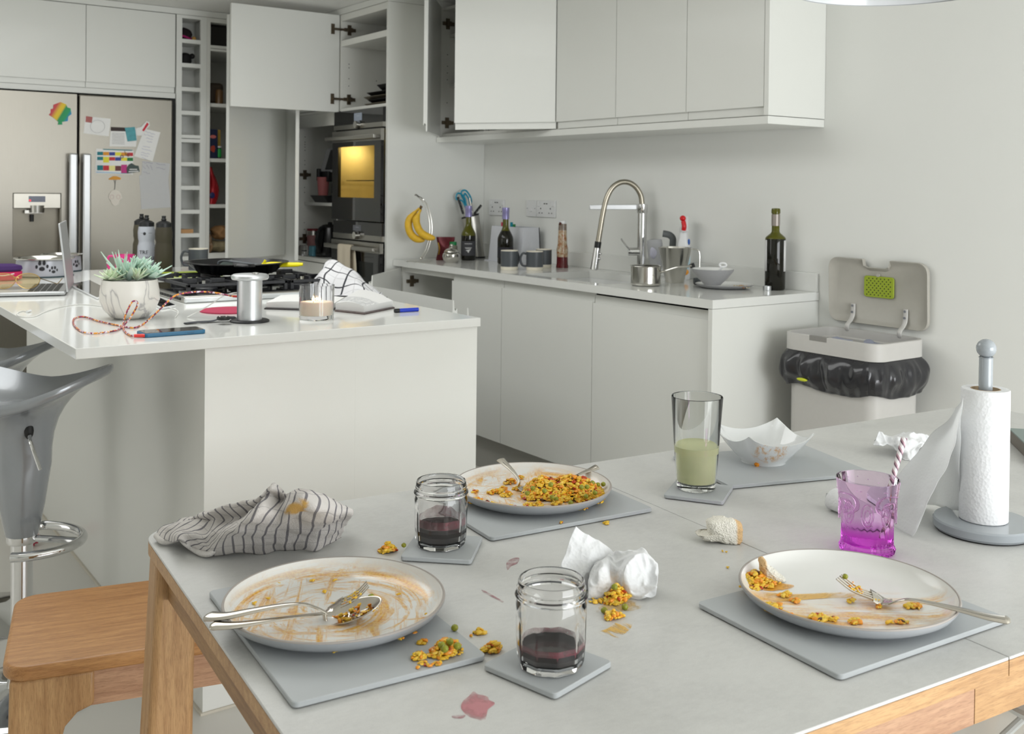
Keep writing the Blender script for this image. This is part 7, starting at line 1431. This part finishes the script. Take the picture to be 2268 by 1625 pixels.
# bread
def chunk(pxs, ref, depth, name, lab, crust=None, catg='bread'):
    pts = [near(x, y, ref) for x, y in pxs]; o0 = Vector((sum(p.x for p in pts)/len(pts), sum(p.y for p in pts)/len(pts), ref.z)); fw = Vector((FW.x, FW.y, 0)).normalized()
    ring_ = [p-o0 for p in resample(cat(pts, 4, True)+[pts[0]], 65)[:-1]]; c = sum(ring_, Vector())/len(ring_); rows = []
    for f, d in ((.02, -.006), (.35, -.005), (.7, -.0035), (.92, -.001), (1, .003), (1.02, depth*.4), (.98, depth*.75), (.85, depth*.95), (.5, depth), (.02, depth)): rows.append([c+(p-c)*f+fw*d for p in ring_])
    for r in rows:
        for p in r:
            p += Vector((noise.noise(p*160), noise.noise(p*160+Vector((3, 1, 7))), noise.noise(p*160+Vector((8, 8, 8)))))*.0026; p.z = max(p.z, .0004)
    m, n, l, bs = new(name+'_crumb_and_crust'); v = objco(n); sp = n.new('ShaderNodeSeparateXYZ'); l.new(v, sp.inputs[0])
    k = mth(n, l, 'ADD', mth(n, l, 'MULTIPLY', sp.outputs[0], crust[0]), mth(n, l, 'MULTIPLY', sp.outputs[2], crust[1])); k = mth(n, l, 'ADD', k, mth(n, l, 'MULTIPLY', sp.outputs[1], crust[3]))
    l.new(ramp(n, l, mth(n, l, 'ADD', k, crust[2]), [(.48, S(238, 234, 222)), (.56, S(222, 186, 136))]).outputs[0], bs.inputs['Base Color']); bs.inputs['Roughness'].default_value = .9
    vo = n.new('ShaderNodeTexVoronoi'); vo.inputs['Scale'].default_value = 420; l.new(v, vo.inputs[0]); bp = n.new('ShaderNodeBump'); bp.inputs['Strength'].default_value = .8; bp.inputs['Distance'].default_value = .002; l.new(mth(n, l, 'ADD', vo.outputs[0], ntex(n, l, v, 150, 4, .6)), bp.inputs['Height']); l.new(bp.outputs[0], bs.inputs['Normal'])
    b = MB(); b.ring(rows, close_v=True, cap=True); return tag(obj(name, b, m, loc=o0, smooth=180), lab, catg)
rf = at(1610, 1205, ZB); chunk([(1544, 1186), (1556, 1190), (1572, 1186), (1570, 1172), (1574, 1156), (1600, 1153), (1626, 1155), (1643, 1164), (1645, 1185), (1641, 1212), (1632, 1214), (1610, 1207), (1592, 1200), (1576, 1200), (1556, 1196)], rf, .028, 'bread_chunk', 'torn chunk of white bread on the table near the seam', (20, 0, -.02, -11))
rf = at(1712, 1290, z3); chunk([(1684, 1240), (1692, 1238), (1705, 1254), (1722, 1268), (1740, 1284), (1738, 1292), (1722, 1294), (1704, 1288), (1692, 1276), (1684, 1258)], rf, .012, 'bread_piece', 'small piece of crusty bread on the rim of the right plate', (-26, 0, .30, 14))
# boxed thing at the right edge
g0, g1 = at(2236, 978, ZB), at(2268, 1010, ZB); dd = (g1-g0).normalized(); g1 = g0+dd*.20; pe = Vector((-dd.y, dd.x, 0)); pe = pe if pe.x > 0 else -pe
T = thing('striped_box', 'grey and teal striped box lying at the right edge of the table', 'box', g0, math.atan2(dd.y, dd.x)); sg = 1 if Vector((-dd.y, dd.x, 0)).x > 0 else -1
obj('box_body', MB().box((0, 0, 0), (.20, sg*.15, .026)), P('taupe_card', S(112, 106, 98), .5), T, bevel=.001)
obj('lid', MB().box((-.0015, -sg*.0015, .0262), (.2015, sg*.1515, .029)), P('teal_grey_card', S(134, 148, 144), .5), T, bevel=.0008)
for y in (.045, .095): obj('stripe', MB().box((-.0012, sg*y, .0291), (.2012, sg*(y+.008), .0294)), P('cream_stripe', S(206, 200, 188), .6), T, smooth=0)

# ---------------------------------------------------------------- cutlery
CUT = P('cutlery_steel', S(196, 190, 180), .13, 1, bscale=40, var=.05)
def unit(v): return v.normalized()
def handle(T, pts, wend=.0112, wneck=.0038):
    side = unit((pts[-1]-pts[0]).cross(Vector((0, 0, 1))))
    obj('handle', MB().tube(pts, lambda u: wneck+(wend-wneck)*max(0, 1-u*1.5)**1.2 if u > .04 else wend*(.45+u*13.7), 14, flat=.32, side=side, k=8), CUT, T); return side
def fork(name, lab, hp, base, tip, fooded=None):
    o = hp[0].copy(); T = thing(name, lab, 'fork', o); r = lambda v: v-o; side = handle(T, [r(v) for v in hp]); b0, b1 = r(base), r(tip); nk = r(hp[-1])
    b = MB(); w_ = .0115; b.tube([nk, nk.lerp(b0, .5), b0, b0.lerp(b1, .25)], lambda u: .0035+(w_-.0035)*min(1, u*1.6)**.7, 12, flat=.14, side=side, k=6)
    for i in (-1.5, -.5, .5, 1.5): 
        s_ = side*(i*.0062); a = b0.lerp(b1, .18)+s_; c = b1+s_*.95; m_ = a.lerp(c, .55)+Vector((0, 0, -.004)); b.tube([a, m_, c], lambda u: .0016*(1-.45*u), 8, k=6, side=side)
    obj('tines', b, CUT, T)
    if fooded:
        b = MB(); pts_ = []
        for _ in range(fooded): u = random.uniform(.05, .8); pts_.append(b0.lerp(b1, u)+side*random.uniform(-.010, .010)+Vector((0, 0, .0012-.004*math.sin(PI*u))))
        bits(b, pts_, .001, .0024); o_ = obj('food_residue', b, FOOD, T, smooth=60); o_['kind'] = 'stuff'
    return T
def spoon(name, lab, hp, c, tip, food=0, wd=.0245, dep_=.0085):
    o = hp[0].copy(); T = thing(name, lab, 'spoon', o); r = lambda v: v-o; side = handle(T, [r(v) for v in hp]); c, tip = r(c), r(tip); L = (tip-c); d = L.normalized(); up = side.cross(d); up = up if up.z > 0 else -up; rows = []
    for f in (.02, .25, .5, .7, .85, .95, 1.0): rows.append([c+L*f*math.cos(a)+side*wd*(1-.12*math.cos(a))*f*math.sin(a)-up*dep_*(1-f*f) for a in [i*PI/20 for i in range(40)]])
    b = MB(); b.ring(rows, close_v=True, cap=False); b.tube([r(hp[-1]), (c-L*.97)], .0036, 12, smooth=False, flat=.5, side=side); obj('bowl', b, CUT, T, solid=.0012, smooth=60)
    if food:
        b = MB(); bits(b, [c+L*random.uniform(-.7, .8)*.9+side*random.uniform(-.6, .6)*wd-up*(dep_*.5) for _ in range(food)], .001, .0028); o_ = obj('food_residue', b, FOOD, T, smooth=60); o_['kind'] = 'stuff'
    return T
zr = ZM+.0254
fork('dinner_fork', 'fork lying over a spoon on the streaked left-hand plate', [at(456, 1364, zr+.003), at(500, 1364, zr+.006), at(560, 1352, zr+.009), at(620, 1341, zr+.010), at(670, 1337, zr+.009), at(702, 1346, zr-.001), at(722, 1356, zr-.008)], at(738, 1346, zr-.004), at(814, 1293, zr+.026), 34)
spoon('dessert_spoon', 'spoon with a pea in its bowl on the left-hand plate', [at(466, 1385, zr+.0005), at(520, 1384, zr+.001), at(580, 1376, zr+.0005), at(640, 1367, zr-.002), at(690, 1361, zr-.008), at(718, 1358, zr-.013)], at(781, 1350, zr-.008), at(843, 1323, zr+.006), 30)
pea(at(822, 1328, zr-.006), 'green pea in the bowl of the left-hand spoon', None, .0040)
fork('dinner_fork', 'fork resting on the right-hand plate, handle over its rim', [at(2238, 1374, zr+.003), at(2190, 1366, zr+.003), at(2130, 1351, zr+.003), at(2060, 1335, zr+.002), at(2015, 1327, zr+.002), at(1990, 1330, zr-.004), at(1972, 1336, zr-.012)], at(1955, 1331, zr-.0155), at(1858, 1277, zr+.014), 30)
rf = at(1155, 1085, zp); N = lambda x, y, d=0: near(x, y, rf, d)
fork('serving_fork', 'fork planted in the rice, its curved handle rising at the left', [N(1108, 1017, .02), N(1116, 1024, .015), N(1130, 1037, .012), N(1143, 1052, .008), N(1150, 1066, .004), N(1148, 1078, 0)], N(1158, 1082, -.002), N(1196, 1092, -.008))
rf = at(1270, 1072, zp); N = lambda x, y, d=0: near(x, y, rf, d)
spoon('dessert_spoon', 'spoon stuck in the rice with its handle pointing right', [N(1324, 1033, .03), N(1308, 1040, .025), N(1290, 1047, .018), N(1270, 1056, .01), N(1250, 1068, .0)], N(1228, 1078, -.004), N(1205, 1088, -.006))

# ---------------------------------------------------------------- pendant lamp over the table
cz = 1.66; c0 = at(1992, -28, cz); T = thing('pendant_lamp', 'large white dome pendant lamp just entering at the top right', 'lamp', Vector((c0.x, c0.y, cz)))
r0 = .20; WH = P('white_enamel', S(224, 226, 228), .2, coat=.3)
obj('lamp_shade', MB().lathe([(r0, 0), (r0*1.005, .002), (r0*.98, .03), (r0*.88, .085), (r0*.65, .14), (r0*.35, .17), (.04, .18), (.04, .178), (r0*.34, .166), (r0*.63, .136), (r0*.86, .082), (r0*.965, .03), (r0*.985, .001)], 72), WH, T); obj('lamp_holder', MB().lathe([(.03, .13), (.03, .18), (.022, .23), (0, .232)], 24), WH, T)
obj('bulb', MB().sphere((0, 0, .10), .03, (1, 1, 1.2), 3), P('frosted_bulb', S(236, 236, 232), .4), T); obj('cord', MB().cyl((0, 0, .23), (0, 0, ZC-cz-.0005), .003, seg=8), WH, T); obj('ceiling_rose', MB().lathe([(.05, ZC-cz-.02), (.05, ZC-cz-.001), (0, ZC-cz-.001)], 32), WH, T)
